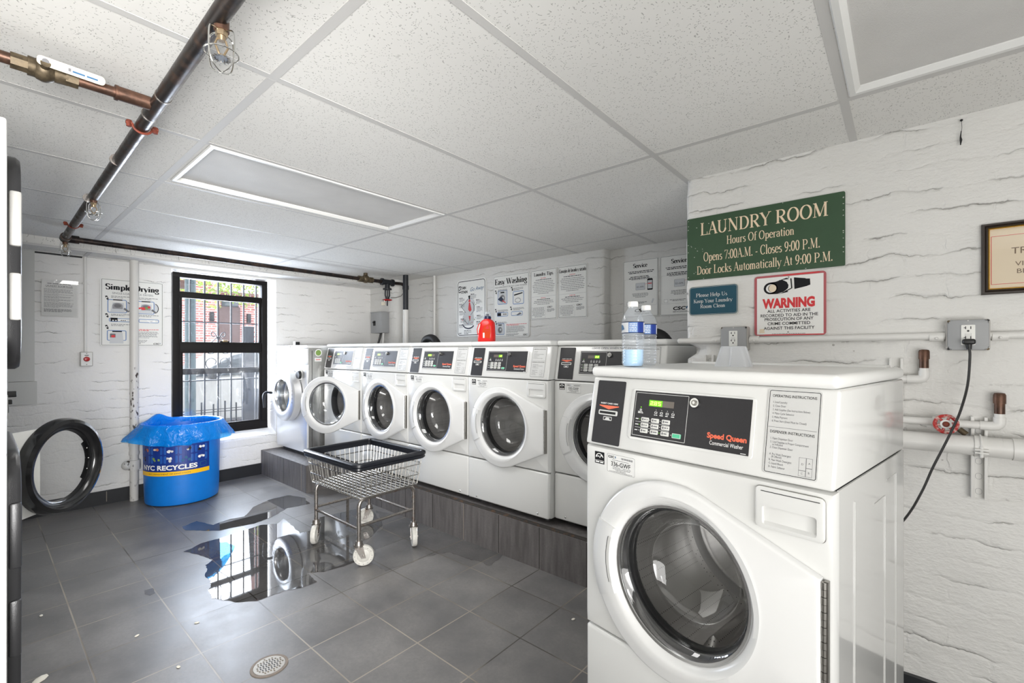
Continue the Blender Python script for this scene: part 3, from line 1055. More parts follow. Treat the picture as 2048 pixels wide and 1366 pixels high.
mb = MB('tee_white')
TX = [-3.885, -3.262, -2.643, -2.022, -1.392, -0.770, -0.142, 0.478, 1.10, 1.72]
TY = [-0.66, 0.560, 1.788, 2.932]
for y in TY:
    for a, b in zip([XSOF] + TX, TX + [XR]):
        mb.box(a + .012, b - .012, y - .013, y + .013, ZC - .0012, ZC + .01)
for x in TX:
    mb.box(x - .012, x + .012, YF, 3.3, ZC - .0010, ZC + .01)
struct(mb.build('trim_1'), 'white metal grid of the suspended ceiling')
mb = MB('tee_white')
mb.box(XSOF - .004, XSOF + .012, YF, 3.28, ZSOF - .004, ZSOF + .012)
mb.box(XL - .01, XL + .022, YF, 3.06, ZSOF - .006, ZSOF + .002)
for y in (0.545, 1.80, 2.6):
    mb.box(XL, XSOF, y - .012, y + .012, ZSOF - .004, ZSOF + .004)
struct(mb.build('trim_2'), 'white angle trim along the dropped ceiling edge')
# blackened gap above the left end of the wall
mb = MB('black')
mb.box(XL - .004, XL + .003, 0.27, 0.53, 1.928, 1.942)
struct(mb.build('trim_3'), 'dark gap between end wall and ceiling edge')

# tiled plinths under the washers
def plinth(name, x0, x1, y0, y1, joints, end=False):
    m = MB('plinth_tile', 'grout_dark', 'grout')
    m.box(x0, x1, y0, y1, 0, 0.235, mat='plinth_tile')
    for k, x in enumerate(joints):
        m.box(x - .0022, x + .0022, y0 - .0008, y0 + .002, 0.004, 0.231, mat='grout' if k % 4 == 1 else 'grout_dark')
    return struct(m.build(name))


plinth('trim_4', -3.858, -0.80, 2.033, 3.02, [-2.147 + .305 * k for k in range(-5, 5)])
plinth('trim_5', XL, -3.860, 1.822, 2.99, [-4.30, -3.95])
mb = MB('grime')
mb.box(-3.855, -0.82, 2.036, 2.072, 0.2345, 0.2375)
for k in range(130):
    x, y = RND.uniform(-3.8, -1.0), RND.uniform(2.05, 2.066)
    mb.sphere((x, y, .2365), RND.uniform(.006, .013), (2.2, .45, .3), 8, 5)
g = mb.build('dirt_streak')
g['kind'] = 'stuff'
tag(g, 'rusty brown grime along the plinth edge below the white washers', 'dirt')
struct(MB('plinth_tile').box(-0.76, -0.02, 1.16, 1.80, 0, 0.094).build('trim_6'), 'low tiled pad under the nearest washer')

# skirtings
mb = MB('base_black', 'grout')
mb.box(XL - .01, XL + .014, YF, 1.822, 0, 0.108, mat='base_black')
mb.box(XL + .0135, XL + .0148, 0.668, 0.672, 0.02, 0.10, mat='grout')
struct(mb.build('baseboard_left'))
struct(MB('base_black').box(-0.05, XR, YP - .016, YP + .01, 0, 0.068).build('baseboard_right'))


# recessed ceiling troffers
def troffer(label, x0, x1, y0, y1, group):
    t = thing('ceiling_light', label, 'ceiling light', ((x0 + x1) / 2, (y0 + y1) / 2, ZC), group=group)
    cx_, cy_ = (x0 + x1) / 2, (y0 + y1) / 2
    a, b = (x1 - x0) / 2, (y1 - y0) / 2
    m = MB('frame_white')
    w = 0.030
    prof = [(0.0, -0.001), (0.004, -0.006), (0.018, -0.006), (w, 0.006), (w, 0.012)]
    ring = []
    for d, z in prof:
        ring.append([(-a + d, -b + d, z), (a - d, -b + d, z), (a - d, b - d, z), (-a + d, b - d, z)])
    vv = [p for r in ring for p in r]
    ff = []
    for i in range(len(prof) - 1):
        for k in range(4):
            ff.append((i * 4 + k, i * 4 + (k + 1) % 4, (i + 1) * 4 + (k + 1) % 4, (i + 1) * 4 + k))
    m.add(vv, ff)
    m.build('frame', t)
    MB('lens_grey').box(-a + w - .002, a - w + .002, -b + w - .002, b - w + .002, 0.010, 0.014).build('diffuser', t)
    MB('frame_white').box(-a + .002, a - .002, -b + .002, b - .002, 0.03, 0.09).build('housing', t)
    return t


troffer('recessed ceiling light panel above the middle washers, cloudy grey lens', LX0, LX1, LY0, LY1, 'recessed ceiling light panels')
troffer('recessed ceiling light panel nearest the pier, in the upper right corner', NX0, NX1, NY0, NY1, 'recessed ceiling light panels')

# ------------------------------------------------------------------ window
w = bpy.data.objects.new('window_1', None)
COL.objects.link(w)
w.location = (-4.95, 1.53, 0.445)
w['kind'] = 'structure'
w['label'] = 'dark framed sash window in the end wall'
A0, A1 = -0.40, 0.398        # local y extents
H1 = 1.472


def wz(y):
    return 1.22 - (y - 700) * .004765 - 0.445


mb = MB('window_black')
mb.box(-.06, .03, A0, A0 + .055, 0, H1, .004)
mb.box(-.06, .03, A1 - .055, A1, 0, H1, .004)
mb.box(-.058, .0315, A0 + .001, A1 - .001, wz(563), H1 - .001, .004)
mb.box(-.058, .035, A0 + .001, A1 - .001, -.02, wz(850), .004)
mb.build('window_frame', w)
mb = MB('window_black')                          # upper sash and meeting rails
mb.box(-.03, .012, A0 + .05, A1 - .05, wz(601), wz(589), .003)
mb.box(-.03, .0105, A0 + .05, A0 + .075, wz(686), wz(590), .003)
mb.box(-.03, .0105, A1 - .075, A1 - .05, wz(686), wz(590), .003)
mb.box(-.03, .022, A0 + .05, A1 - .05, wz(706), wz(684.5), .003)
mb.box(.02, .034, -.03, .05, wz(688), wz(682), .003)
mb.build('upper_sash', w)
mb = MB('window_black')                          # lower sash
mb.box(-.005, .024, A0 + .05, A0 + .078, wz(852), wz(704), .003)
mb.box(-.005, .024, A1 - .078, A1 - .05, wz(852), wz(704), .003)
mb.box(-.055, -.035, A0 + .05, A1 - .05, wz(747.5), wz(736), .003)
mb.box(-.005, .0255, A0 + .05, A1 - .05, wz(853), wz(846), .003)
mb.build('lower_sash', w)
MB('window_glass').box(-.012, -.009, A0 + .05, A1 - .05, wz(590), wz(562)).build('pane', w)
MB('window_glass').box(-.012, -.009, A0 + .07, A1 - .07, wz(688), wz(598)).build('pane', w)
MB('window_glass_hazy').box(.006, .009, A0 + .07, A1 - .07, wz(848), wz(704)).build('pane', w)
mb = MB('brass')
mb.box(.034, .05, -.012, .03, wz(684), wz(680), .002)
mb.build('sash_lock', w)

# ------------------------------------------------------------------ washers
WW, WH, WD = 0.641, 1.007, 0.62
CG, RG = (0.312, 0.496), 0.180          # glass centre / radius
CO, RO = (0.290, 0.486), 0.243          # outer ring centre / radius
HX, HZ0, HZ1 = 0.622, 0.368, 0.618      # hinge line
MESH = {}


def cached(key, name, parent, fn, sharp=40):
    if key in MESH:
        return link(name, MESH[key], parent)
    mb = fn()
    o = mb.build(name, parent, sharp=sharp)
    MESH[key] = o.data
    return o


def holed_plate(mb, x0, x1, z0, z1, cx, cz, r, y0, y1, mat=None, bev=0.012):
    angs = sorted([2 * math.pi * i / 64 for i in range(64)] + [math.atan2(z - cz, x - cx) % (2 * math.pi) for x in (x0, x1) for z in (z0, z1)])
    outer, inner, outb = [], [], []

    def hit(a, b):
        X0, X1, Z0, Z1 = x0 + b, x1 - b, z0 + b, z1 - b
        c, s_ = math.cos(a), math.sin(a)
        t = min(((X1 - cx) / c if c > 1e-9 else 1e9), ((X0 - cx) / c if c < -1e-9 else 1e9),
                ((Z1 - cz) / s_ if s_ > 1e-9 else 1e9), ((Z0 - cz) / s_ if s_ < -1e-9 else 1e9))
        return cx + c * t, cz + s_ * t
    n = len(angs)
    rings = []
    for yy, f in ((y1, lambda a: hit(a, 0)), (y0 + bev, lambda a: hit(a, 0)), (y0 + bev * .3, lambda a: hit(a, bev * .3)), (y0, lambda a: hit(a, bev)),
                  (y0, lambda a: (cx + r * math.cos(a), cz + r * math.sin(a))), (y1, lambda a: (cx + r * math.cos(a), cz + r * math.sin(a)))):
        rings.append([(f(a)[0], yy, f(a)[1]) for a in angs])
    vv = [p for q in rings for p in q]
    ff = []
    for i in range(len(rings) - 1):
        for k in range(n):
            ff.append((i * n + k, i * n + (k + 1) % n, (i + 1) * n + (k + 1) % n, (i + 1) * n + k))
    mb.add(vv, ff, mat, True)


def m_cabinet():
    mb = MB('enamel_side', 'seam')
    y0 = 0.03
    r = .02
    # sides, back and floor of the case: open to the front
    mb.box(0, .004, y0, WD, 0.0, .7815, mat='enamel_side')
    mb.box(WW - .004, WW, y0, WD, 0.0, .7815, mat='enamel_side')
    mb.box(0, WW, WD - .004, WD, 0.0, .7815, mat='enamel_side')
    mb.box(0, WW, y0, WD, 0.0, .004, mat='enamel_side')
    mb.box(.002, WW - .002, y0, WD, .770, .776, mat='seam')
    # embossed ribs of the side panel
    for y, z1 in ((.135, .74), (.40, .70), (.52, .735)):
        mb.box(WW - .002, WW + .0022, y - .002, y + .002, .05, z1, .001, mat='enamel_side')
        if y > .2:
            mb.box(WW - .002, WW + .0012, y - .10, y, z1 - .001, z1 + .001, mat='enamel_side')
    for x in (.06, WW - .06):
        for y in (.08, WD - .06):
            mb.cyl((x, y, -.032), (x, y, .004), .022, mat='seam', n=14)
    return mb


def m_front():
    mb = MB('enamel', 'seam')
    holed_plate(mb, 0, WW, .2625, .7795, CG[0], CG[1], .176, 0.0, .032)
    return mb


def m_lower():
    mb = MB('enamel', 'seam', 'chrome')
    mb.box(0, WW, .002, .034, 0.0, .2575, .010, 3, 'enamel')
    for x in (.075, WW - .075):
        mb.sphere((x, .004, .022), .007, n=10, m=6, mat='chrome')
    return mb


CY0, CY1, CZ0, CZ1 = 0.0, 0.040, 0.7835, 0.9765


def m_console():
    mb = MB('enamel')
    mb.prism([(CY0, CZ0), (CY1, CZ1), (WD, CZ1), (WD, CZ0)], 0, WW, lambda u, v, d: (d, u, v))
    bm = bmesh.new()
    vs = [bm.verts.new(p) for p in mb.v]
    for f in mb.f:
        try:
            bm.faces.new([vs[i] for i in f])
        except ValueError:
            pass
    bmesh.ops.dissolve_limit(bm, angle_limit=.02, verts=bm.verts, edges=bm.edges)
    bmesh.ops.bevel(bm, geom=list(bm.edges), offset=.007, segments=3, profile=.5, affect='EDGES')
    out = MB('enamel')
    out.frombm(bm, 'enamel', True)
    return out


def m_lid():
    mb = MB('lid_plastic')
    mb.box(-.001, WW + .001, .026, WD + .004, .9775, WH, .012, 4)
    mb.box(.03, WW - .03, WD - .05, WD + .006, WH - .004, WH + .006, .003, 2)
    return mb


CON = Sheet((0, CY0, CZ0), (1, 0, 0), (0, CY1 - CY0, CZ1 - CZ0), (0, -(CZ1 - CZ0), CY1 - CY0))
CL = math.hypot(CY1 - CY0, CZ1 - CZ0)


def m_card():
    mb = MB('panel_black', 'ink_white', 'ink_orange', 'black')
    v = lambda q: q * CL
    CON.slab(mb, .023, .1225, v(.035), v(.945), -.002, .0022, 'panel_black', r=.004)
    e = .0026
    CON.text(mb, 'INSERT CARD HERE', .073, v(.605), .0042, e, 'ink_white', bold=.02, align='c', width=.062)
    CON.poly(mb, [(.0375, v(.585)), (.0375, v(.575)), (.073, v(.53)), (.1085, v(.575)), (.1085, v(.585))], e, 'ink_orange')
    return mb


def m_slot():
    mb = MB('plate_silver', 'black')
    v = lambda q: q * CL
    CON.slab(mb, .039, .1055, v(.445), v(.515), .002, .0052, 'plate_silver', r=.003, bev=.001)
    CON.rect(mb, .0435, .101, v(.463), v(.497), .0054, 'black')
    CON.frame(mb, .057, .088, v(.37), v(.425), .002, .003, 'plate_silver', .002)
    CON.poly(mb, [(.062, v(.375)), (.083, v(.375)), (.0775, v(.41)), (.0675, v(.41))], .0032, 'plate_silver')
    return mb


def m_bezel():
    mb = MB('enamel', 'panel_black', 'plate_silver')
    v = lambda q: q * CL
    CON.slab(mb, .149, .483, v(.175), v(.855), -.002, .0035, 'enamel', r=.008, bev=.002)
    return mb


def m_panel():
    mb = MB('panel_black', 'plate_silver', 'ink_white', 'ink_orange')
    v = lambda q: q * CL
    CON.slab(mb, .160, .4755, v(.205), v(.833), .003, .0042, 'panel_black', r=.001)
    CON.text(mb, 'Speed Queen', .3765, v(.345), .0125, .0046, 'ink_orange', bold=.035, width=.093)
    CON.text(mb, 'Commercial Washer', .384, v(.268), .0095, .0046, 'ink_white', width=.079, bold=.006)
    CON.rect(mb, .458, .470, v(.217), v(.224), .0046, 'ink_white')
    CON.frame(mb, .1635, .321, v(.23), v(.812), .0013, .0046, 'plate_silver', .002)
    return mb


def m_keypad():
    mb = MB('key_white', 'key_green', 'ink_white', 'ink_mid', 'led_lit', 'panel_black')
    v = lambda q: q * CL
    e = .0048
    r = random.Random(3)
    for j, q in enumerate((.455, .380, .305)):
        for i, u in enumerate((.1895, .2205, .2525)):
            CON.slab(mb, u, u + .0225, v(q) - .0055, v(q) + .0055, .004, .0068, 'key_white', r=.0018, bev=.0006)
            CON.rect(mb, u + .003, u + .007, v(q) - .0025, v(q) + .0030, .0071, 'ink_mid')
            CON.lines(mb, u + .0085, u + .0205, v(q) - .0012, .0026, .0071, 'ink_mid', r)
            CON.rect(mb, u - .0065, u - .0045, v(q) - .001, v(q) + .001, e, 'led_lit' if (i, j) in ((0, 0), (0, 1), (2, 2)) else 'ink_white')
        CON.lines(mb, .1705, .181, v(q) - .001, .0022, e, 'ink_white', r)
        if j:
            CON.rect(mb, .1705, .275, v(q) + .0070, v(q) + .0077, e, 'ink_white')
    CON.slab(mb, .2855, .309, v(.30) - .0058, v(.30) + .0058, .004, .0068, 'key_green', r=.0018, bev=.0006)
    CON.frame(mb, .2855, .309, v(.30) - .0058, v(.30) + .0058, .0012, .0072, 'key_white', .0018)
    CON.rect(mb, .280, .282, v(.302) - .001, v(.302) + .001, e, 'ink_white')
    for i in range(4):
        u = .227 + i * .0168
        CON.frame(mb, u, u + .008, v(.548), v(.575), .0012, e, 'ink_white', .001)
        CON.lines(mb, u - .001, u + .009, v(.525), .002, e, 'ink_white', r)
        CON.rect(mb, u + .0033, u + .0049, v(.592), v(.60), e, 'ink_white')
    CON.rect(mb, .1825, .1855, v(.605), v(.622), e, 'led_lit')
    CON.frame(mb, .1805, .187, v(.565), v(.59), .0014, e, 'ink_white', .001)
    for q in (.548, .533):
        CON.lines(mb, .1755, .192, v(q), .002, e, 'ink_white', r)
    return mb


SEG = {'2': 'abged', '8': 'abcdefg', '5': 'afgcd', '1': 'bc', '7': 'abc', '0': 'abcdef'}


def m_led(text, lit):
    """lit: 'left' (price glowing on the left) or 'right'"""
    def f():
        mb = MB('led_off', 'led_lit', 'led_digit', 'ink_mid')
        v = lambda q: q * CL
        u0, u1, v0, v1 = .2075, .2815, v(.640), v(.722)
        CON.rect(mb, u0, u1, v0, v1, .0047, 'led_off')
        dw, dh = .0085, (v1 - v0) * .62
        x = u0 + .004 if lit == 'left' else u1 - .004 - .0118 * len(text.replace('.', ''))
        a = x - .004
        wtot = .0118 * len(text.replace('.', '')) + .003
        CON.rect(mb, a, a + wtot + .002, v0, v1, .0049, 'led_lit')
        vb = v0 + (v1 - v0) * .19
        t = .0017

        def seg(x, ch, mat):
            S = {'a': (x, x + dw, vb + dh - t, vb + dh), 'd': (x, x + dw, vb, vb + t), 'g': (x, x + dw, vb + dh / 2 - t / 2, vb + dh / 2 + t / 2),
                 'f': (x, x + t, vb + dh / 2, vb + dh), 'b': (x + dw - t, x + dw, vb + dh / 2, vb + dh), 'e': (x, x + t, vb, vb + dh / 2), 'c': (x + dw - t, x + dw, vb, vb + dh / 2)}
            for c in SEG[ch]:
                CON.rect(mb, *S[c], .0051, mat)
        for ch in text:
            if ch == '.':
                CON.rect(mb, x - .003, x - .0012, vb, vb + t, .0051, 'led_digit')
                continue
            seg(x, ch, 'led_digit')
            x += .0118
        return mb
    return f


def m_lock():
    mb = MB('chrome', 'hinge_steel')
    c = CON.p(.3395, .735 * CL, .0)
    n = CON.N
    mb.cyl(c, c + n * .012, .0125, .0115, 24, 'chrome')
    mb.cyl(c + n * .012, c + n * .0145, .0072, .0068, 20, 'hinge_steel')
    mb.cyl(c + n * .0145, c + n * .0155, .0035, .0035, 12, 'chrome')
    return mb


OPI = ['1. Load Laundry', '2. Close Door', '3. Add Supplies (See Instructions Below)', '4. Make Cycle Selection', '5. Make Payment', '6. Press Start (Door Must be Closed)']
DPI = [('1. Open Dispenser Door', .432), ('2. Load Supplies in Proper Compartment', .395), ('as Indicated', .368), ('3. Close Dispenser Door', .336),
       ('A. Pre Wash Detergent', .265), ('(If Offered)', .238), ('B. Main Wash Detergent', .203), ('C. Liquid Bleach', .168), ('D. Fabric Softener', .132)]


def m_instr():
    mb = MB('plate_silver', 'ink', 'ink_mid')
    v = lambda q: q * CL
    u0, u1 = .5095, .6085
    CON.slab(mb, u0 - .003, u1 + .003, v(.065), v(.973), -.002, .0016, 'plate_silver', r=.006, bev=.0008)
    CON.frame(mb, u0, u1, v(.08), v(.958), .0011, .0019, 'ink', .004)
    e = .002
    CON.text(mb, 'OPERATING INSTRUCTIONS', .516, v(.885), .0058, e, 'ink', width=.0855, bold=.004)
    for i, t in enumerate(OPI):
        CON.text(mb, t, .518, v(.820 - i * .0405), .0045, e, 'ink_mid', xs=.72)
    CON.rect(mb, u0 + .002, u1 - .004, v(.560), v(.5635), e, 'ink_mid')
    CON.text(mb, 'DISPENSER INSTRUCTIONS', .516, v(.500), .0058, e, 'ink', width=.0855, bold=.004)
    for t, q in DPI:
        CON.text(mb, t, .518 if t[1] == '.' else .5225, v(q), .0045, e, 'ink_mid', xs=.72)
    a, b = .576, .601
    for x0, x1, z0, z1, ch in ((a, .5895, .155, .285, 'D'), (.5895, b, .185, .285, 'A'), (.5895, b, .098, .185, 'B'), (a, .5895, .098, .155, 'C')):
        CON.frame(mb, x0, x1, v(z0), v(z1), .0005, e, 'ink_mid')
        CON.text(mb, ch, (x0 + x1) / 2, v((z0 + z1) / 2) - .002, .004, e, 'ink_mid', align='c')
    return mb


FR = Sheet((0, 0, 0), (1, 0, 0), (0, 0, 1), (0, -1, 0))


def m_drawer():
    mb = MB('enamel', 'seam')
    u0, u1, v0, v1 = .4945, .6265, .682, .7685
    # rim of the drawer front
    o = rrect(u0, u1, v0, v1, .010, 6)
    FR.frame(mb, u0 - .001, u1 + .001, v0 - .001, v1 + .001, .0015, .0012, 'hinge_steel', .0105)
    a0, a1, b0, b1 = .509, .6125, .690, .729
    i_ = rrect(a0, a1, b0, b1, .006, 6)
    n = len(o)
    d = .007
    o2 = rrect(u0 + .003, u1 - .003, v0 + .003, v1 - .003, .008, 6)
    pts = [FR.p(p, q, 0.0005) for p, q in o] + [FR.p(p, q, d * .8) for p, q in o] + [FR.p(p, q, d) for p, q in o2] + [FR.p(p, q, d) for p, q in i_]
    # scoop: deep at the top, running out flush at the bottom
    pts += [FR.p(p * .96 + (a0 + a1) / 2 * .04, q if q < (b0 + b1) / 2 else q - .001, d - .042 * max(0.0, (q - b0) / (b1 - b0)) ** 1.0) for p, q in i_]
    ff = []
    for r in range(4):
        for k in range(n):
            ff.append((r * n + k, r * n + (k + 1) % n, (r + 1) * n + (k + 1) % n, (r + 1) * n + k))
    ff.append(tuple(4 * n + k for k in range(n)))
    mb.add(pts, ff, 'enamel', True)
    FR.rect(mb, u0 + .012, u1 - .008, v1 - .0095, v1 - .0078, d + .0004, 'seam')
    return mb


def tang(side):
    """point where the line from the hinge corner meets the ring tangentially"""
    hz = HZ1 if side > 0 else HZ0
    dx, dz = HX - CO[0], hz - CO[1]
    L = math.hypot(dx, dz)
    base = math.atan2(dz, dx)
    a = base + side * math.acos(min(1, RO / L))
    return a


def door_outline(off=0.0, n=48):
    a1, a0 = tang(1), tang(-1)
    pts = []
    a0n = a0 % (2 * math.pi)
    a1n = a1 % (2 * math.pi)
    R = RO - off
    for i in range(n + 1):
        a = a1n + (a0n - a1n) * i / n
        pts.append((CO[0] + R * math.cos(a), CO[1] + R * math.sin(a)))
    c0, c1 = (HX - off, HZ0 + off * .6), (HX - off, HZ1 - off * .6)
    for p_, q_, k in ((pts[-1], c0, 14), (c0, c1, 14), (c1, pts[0], 14)):
        for i in range(1 if p_ == pts[-1] else 0, k):
            pts.append((lerp2(p_[0], q_[0], i / k), lerp2(p_[1], q_[1], i / k)))
    return pts


def lerp2(a, b, k):
    return a + (b - a) * k


def m_door():
    """the white ring with its hinge ear, in cabinet coordinates"""
    mb = MB('door_plastic', 'seam')
    n = 48
    A = door_outline(0.0, n)
    N = len(A)
    rings = [[(p, -.002, q) for p, q in A], [(p, -.016, q) for p, q in A], [(p, -.020, q) for p, q in door_outline(.003, n)], [(p, -.022, q) for p, q in door_outline(.007, n)]]
    # inner ring matched point by point: direction from the glass centre
    inner = []
    for p, q in A:
        a = math.atan2(q - CG[1], p - CG[0])
        inner.append(a)
    # raised annulus follows the ring circle all the way round
    def circ(c, r, y):
        return [(c[0] + r * math.cos(a), y, c[1] + r * math.sin(a)) for a in inner]
    mid = []
    for (p, q), a in zip(door_outline(.007, n), inner):
        # intersect the ray from the glass centre with the outer circle (radius RO-.008)
        dx, dz = math.cos(a), math.sin(a)
        fx, fz = CG[0] - CO[0], CG[1] - CO[1]
        b = fx * dx + fz * dz
        c = fx * fx + fz * fz - (RO - .010) ** 2
        t = -b + math.sqrt(b * b - c)
        mid.append((CG[0] + dx * t, -.0225, CG[1] + dz * t))
    rings.append(mid)
    rings.append([(x * .90 + CG[0] * .10, -.031, z * .90 + CG[1] * .10) for x, y, z in mid])
    rings.append(circ(CG, RG + .022, -.034))
    rings.append(circ(CG, RG + .012, -.031))
    rings.append(circ(CG, RG + .004, -.019))
    rings.append(circ(CG, RG + .001, -.012))
    rings.append(circ(CG, RG - .003, -.002))
    vv = [p for r in rings for p in r]
    ff = []
    for i in range(len(rings) - 1):
        for k in range(N):
            ff.append((i * N + k, i * N + (k + 1) % N, (i + 1) * N + (k + 1) % N, (i + 1) * N + k))
    # back face
    k0 = (len(rings) - 1) * N
    for k in range(N):
        ff.append((k, (k + 1) % N, k0 + (k + 1) % N, k0 + k))
    mb.add(vv, ff, 'door_plastic', True)
    return mb


def m_handle():
    """grip let into the left of the ring"""
    mb = MB('door_plastic', 'seam', 'plate_silver')
    lo, hi, n = 155, 207, 12
    sec = []
    for i in range(n + 1):
        a = math.radians(lo + (hi - lo) * i / n)
        c, s_ = math.cos(a), math.sin(a)
        P = lambda C, r, y: (C[0] + r * c, y, C[1] + r * s_)
        sec.append([P(CO, RO + .0005, -.004), P(CO, RO + .0005, -.020), P(CO, RO - .006, -.0275), P(CG, RG + .030, -.0385), P(CG, RG + .016, -.0385), P(CG, RG + .006, -.022), P(CG, RG + .003, -.008)])
    m = len(sec[0])
    vv = [p for r in sec for p in r]
    ff = []
    for i in range(n):
        for k in range(m - 1):
            ff.append((i * m + k, i * m + k + 1, (i + 1) * m + k + 1, (i + 1) * m + k))
    ff.append(tuple(range(m)))
    ff.append(tuple(n * m + k for k in range(m)))
    mb.add(vv, ff, 'door_plastic', True)
    # finger slot
    q = []
    for i in range(9):
        a = math.radians(163 + (199 - 163) * i / 8)
        q.append((CG[0] + (RG + .0185) * math.cos(a), CG[1] + (RG + .0185) * math.sin(a)))
    v, f = ribbon(q, .009)
    mb.add([(x, -.0392, z) for x, z in v], f, 'plate_silver')
    v, f = ribbon([(x - .0055, z) for x, z in q], .0018)
    mb.add([(x, -.0394, z) for x, z in v], f, 'seam')
    return mb


def m_glass():
    mb = MB('washer_glass')
    prof = [(RG + .002, -.012), (RG - .006, -.016), (.160, -.004), (.152, .022), (.145, .060), (.132, .088), (.105, .104), (.06, .112), (.001, .115)]
    mb.lathe(prof, (CG[0], 0, CG[1]), 'y', 56)
    return mb


def m_glassrim():
    mb = MB('steel_bright', 'rubber')
    mb.lathe([(RG + .0035, -.017), (RG + .0005, -.0195), (RG - .006, -.018), (RG - .009, -.012), (RG - .009, -.002)], (CG[0], 0, CG[1]), 'y', 56, 'steel_bright')
    return mb


def m_hinge():
    mb = MB('hinge_steel', 'seam')
    n = 17
    for i in range(n):
        z0 = HZ0 + .004 + (HZ1 - HZ0 - .008) * i / n
        z1 = HZ0 + .004 + (HZ1 - HZ0 - .008) * (i + 1) / n - .0010
        mb.cyl((HX + .005, -.012, z0), (HX + .005, -.012, z1), .0054 if i % 2 else .0060, n=10, mat='hinge_steel')
    mb.box(HX + .004, HX + .012, -.0125, -.001, HZ0 + .004, HZ1 - .004, mat='hinge_steel')
    mb.box(HX - .0035, HX - .0005, -.016, -.001, HZ0, HZ1, mat='seam')
    return mb


def m_gasket():
    mb = MB('rubber')
    mb.lathe([(.176, .003), (.171, -.002), (.163, .004), (.160, .03), (.166, .05), (.178, .06), (.19, .055)], (CG[0], 0, CG[1]), 'y', 48)
    return mb


def m_drum():
    mb = MB('drum_steel', 'tub_dark', 'steel_bright')
    c = (CG[0], 0, CG[1])
    mb.lathe([(.170, .058), (.185, .060), (.215, .068), (.235, .085), (.238, .11), (.238, .44), (.228, .462)], c, 'y', 56, 'drum_steel')
    mb.lathe([(.228, .462), (.20, .470), (.17, .455), (.11, .452), (.09, .440), (.03, .436), (.0, .436)], c, 'y', 56, 'steel_bright')
    for k in range(3):
        a = math.radians(35 + 120 * k)
        sec = []
        for yy, h in ((.10, .012), (.14, .055), (.40, .055), (.44, .02)):
            r_ = []
            for t, q in ((-.16, 0), (-.07, .8), (0, 1), (.07, .8), (.16, 0)):
                rr = .237 - h * q
                r_.append((c[0] + rr * math.cos(a + t), yy, c[2] + rr * math.sin(a + t)))
            sec.append(r_)
        vv = [p for s_ in sec for p in s_]
        ff = [(i * 5 + k2, i * 5 + k2 + 1, (i + 1) * 5 + k2 + 1, (i + 1) * 5 + k2) for i in range(3) for k2 in range(4)] + [(0, 1, 2, 3, 4), (15, 16, 17, 18, 19)]
        mb.add(vv, ff, 'drum_steel', True)
    for k in range(4):
        a = math.radians(20 + 90 * k)
        mb.disc((c[0] + .06 * math.cos(a), .4355, c[2] + .06 * math.sin(a)), .006, 'y', 12, 'tub_dark')
    mb.lathe([(.012, .434), (.016, .434)], c, 'y', 20, 'tub_dark')
    return mb


def m_star():
    mb = MB('ink', 'ink_white')
    u0, u1, v0, v1 = .037, .072, .732, .7655
    FR.slab(mb, u0, u1, v0, v1, 0.0, .0006, 'ink')
    d = .0010
    c = ((u0 + u1) / 2, v0 + .019)
    v, f = ribbon(arc(c[0], c[1] - .004, .0135, .0135, 15, 165, 14), .0022)
    mb.add([FR.p(a, b, d) for a, b in v], f, 'ink_white')
    FR.stroke(mb, [(u0 + .005, c[1] - .002), (u0 + .009, c[1] + .004), (u0 + .011, c[1]), (u0 + .015, c[1] + .003), (u0 + .019, c[1] - .002), (u0 + .023, c[1] + .005), (u0 + .029, c[1] + .002)], .0026, d, 'ink_white')
    FR.rect(mb, u0 + .001, u1 - .001, v0 + .0085, v0 + .0095, d, 'ink_white')
    r = random.Random(5)
    FR.lines(mb, u0 + .003, u1 - .003, v0 + .003, .0035, d, 'ink_white', r)
    return mb


def m_label(num, torn):
    def f():
        mb = MB('sticker', 'ink', 'ink_mid', 'ink_teal')
        u0, u1, v0, v1 = .083, .1775, .7165, .7665
        if torn:
            FR.prism_ = None
            pl = [(u0 - .003, v0 + .008), (u0 + .03, v0), (u1 - .012, v0 + .004), (u1 - .001, v0 + .02), (u1 - .02, v1 - .002), (u0 + .012, v1 - .004), (u0 - .001, v1 - .012)]
            mb.prism(pl, 0, .0007, FR.fn, mat='sticker')
        else:
            FR.slab(mb, u0, u1, v0, v1, 0, .0006, 'sticker', r=.004)
            FR.frame(mb, u0, u1, v0, v1, .0007, .0009, 'ink_mid', .004)
        d = .0012
        r = random.Random(9)
        FR.text(mb, 'CSC', u0 + .004, v1 - .0105, .0062, d, 'ink', bold=.03, width=.021)
        FR.rect(mb, u0 + .028, u0 + .0305, v1 - .010, v1 - .0045, d, 'ink_teal')
        for i in range(15):
            FR.rect(mb, u0 + .049 + i * .0026, u0 + .049 + i * .0026 + (.0016 if i % 3 else .0009), v1 - .0105, v1 - .0055, d, 'ink_mid')
        FR.text(mb, num, (u0 + u1) / 2, v0 + .0185, .0125, d, 'ink', align='c', width=.066, bold=.006)
        FR.lines(mb, u0 + .018, u1 - .018, v0 + .034, .0013, d, 'ink_mid', r)
        FR.lines(mb, u0 + .02, u0 + .045, v0 + .0145, .0014, d, 'ink_mid', r)
        FR.lines(mb, u0 + .055, u1 - .012, v0 + .0145, .0014, d, 'ink_mid', r)
        FR.lines(mb, u0 + .02, u1 - .016, v0 + .0105, .0015, d, 'ink_mid', r)
        FR.text(mb, '1-877-264-6622', (u0 + u1) / 2, v0 + .0055, .0032, d, 'ink', align='c', width=.034)
        FR.lines(mb, u0 + .008, u1 - .008, v0 + .0025, .0011, d, 'ink_mid', r)
        return mb
    return f


GW = 'white front-loading commercial washers'


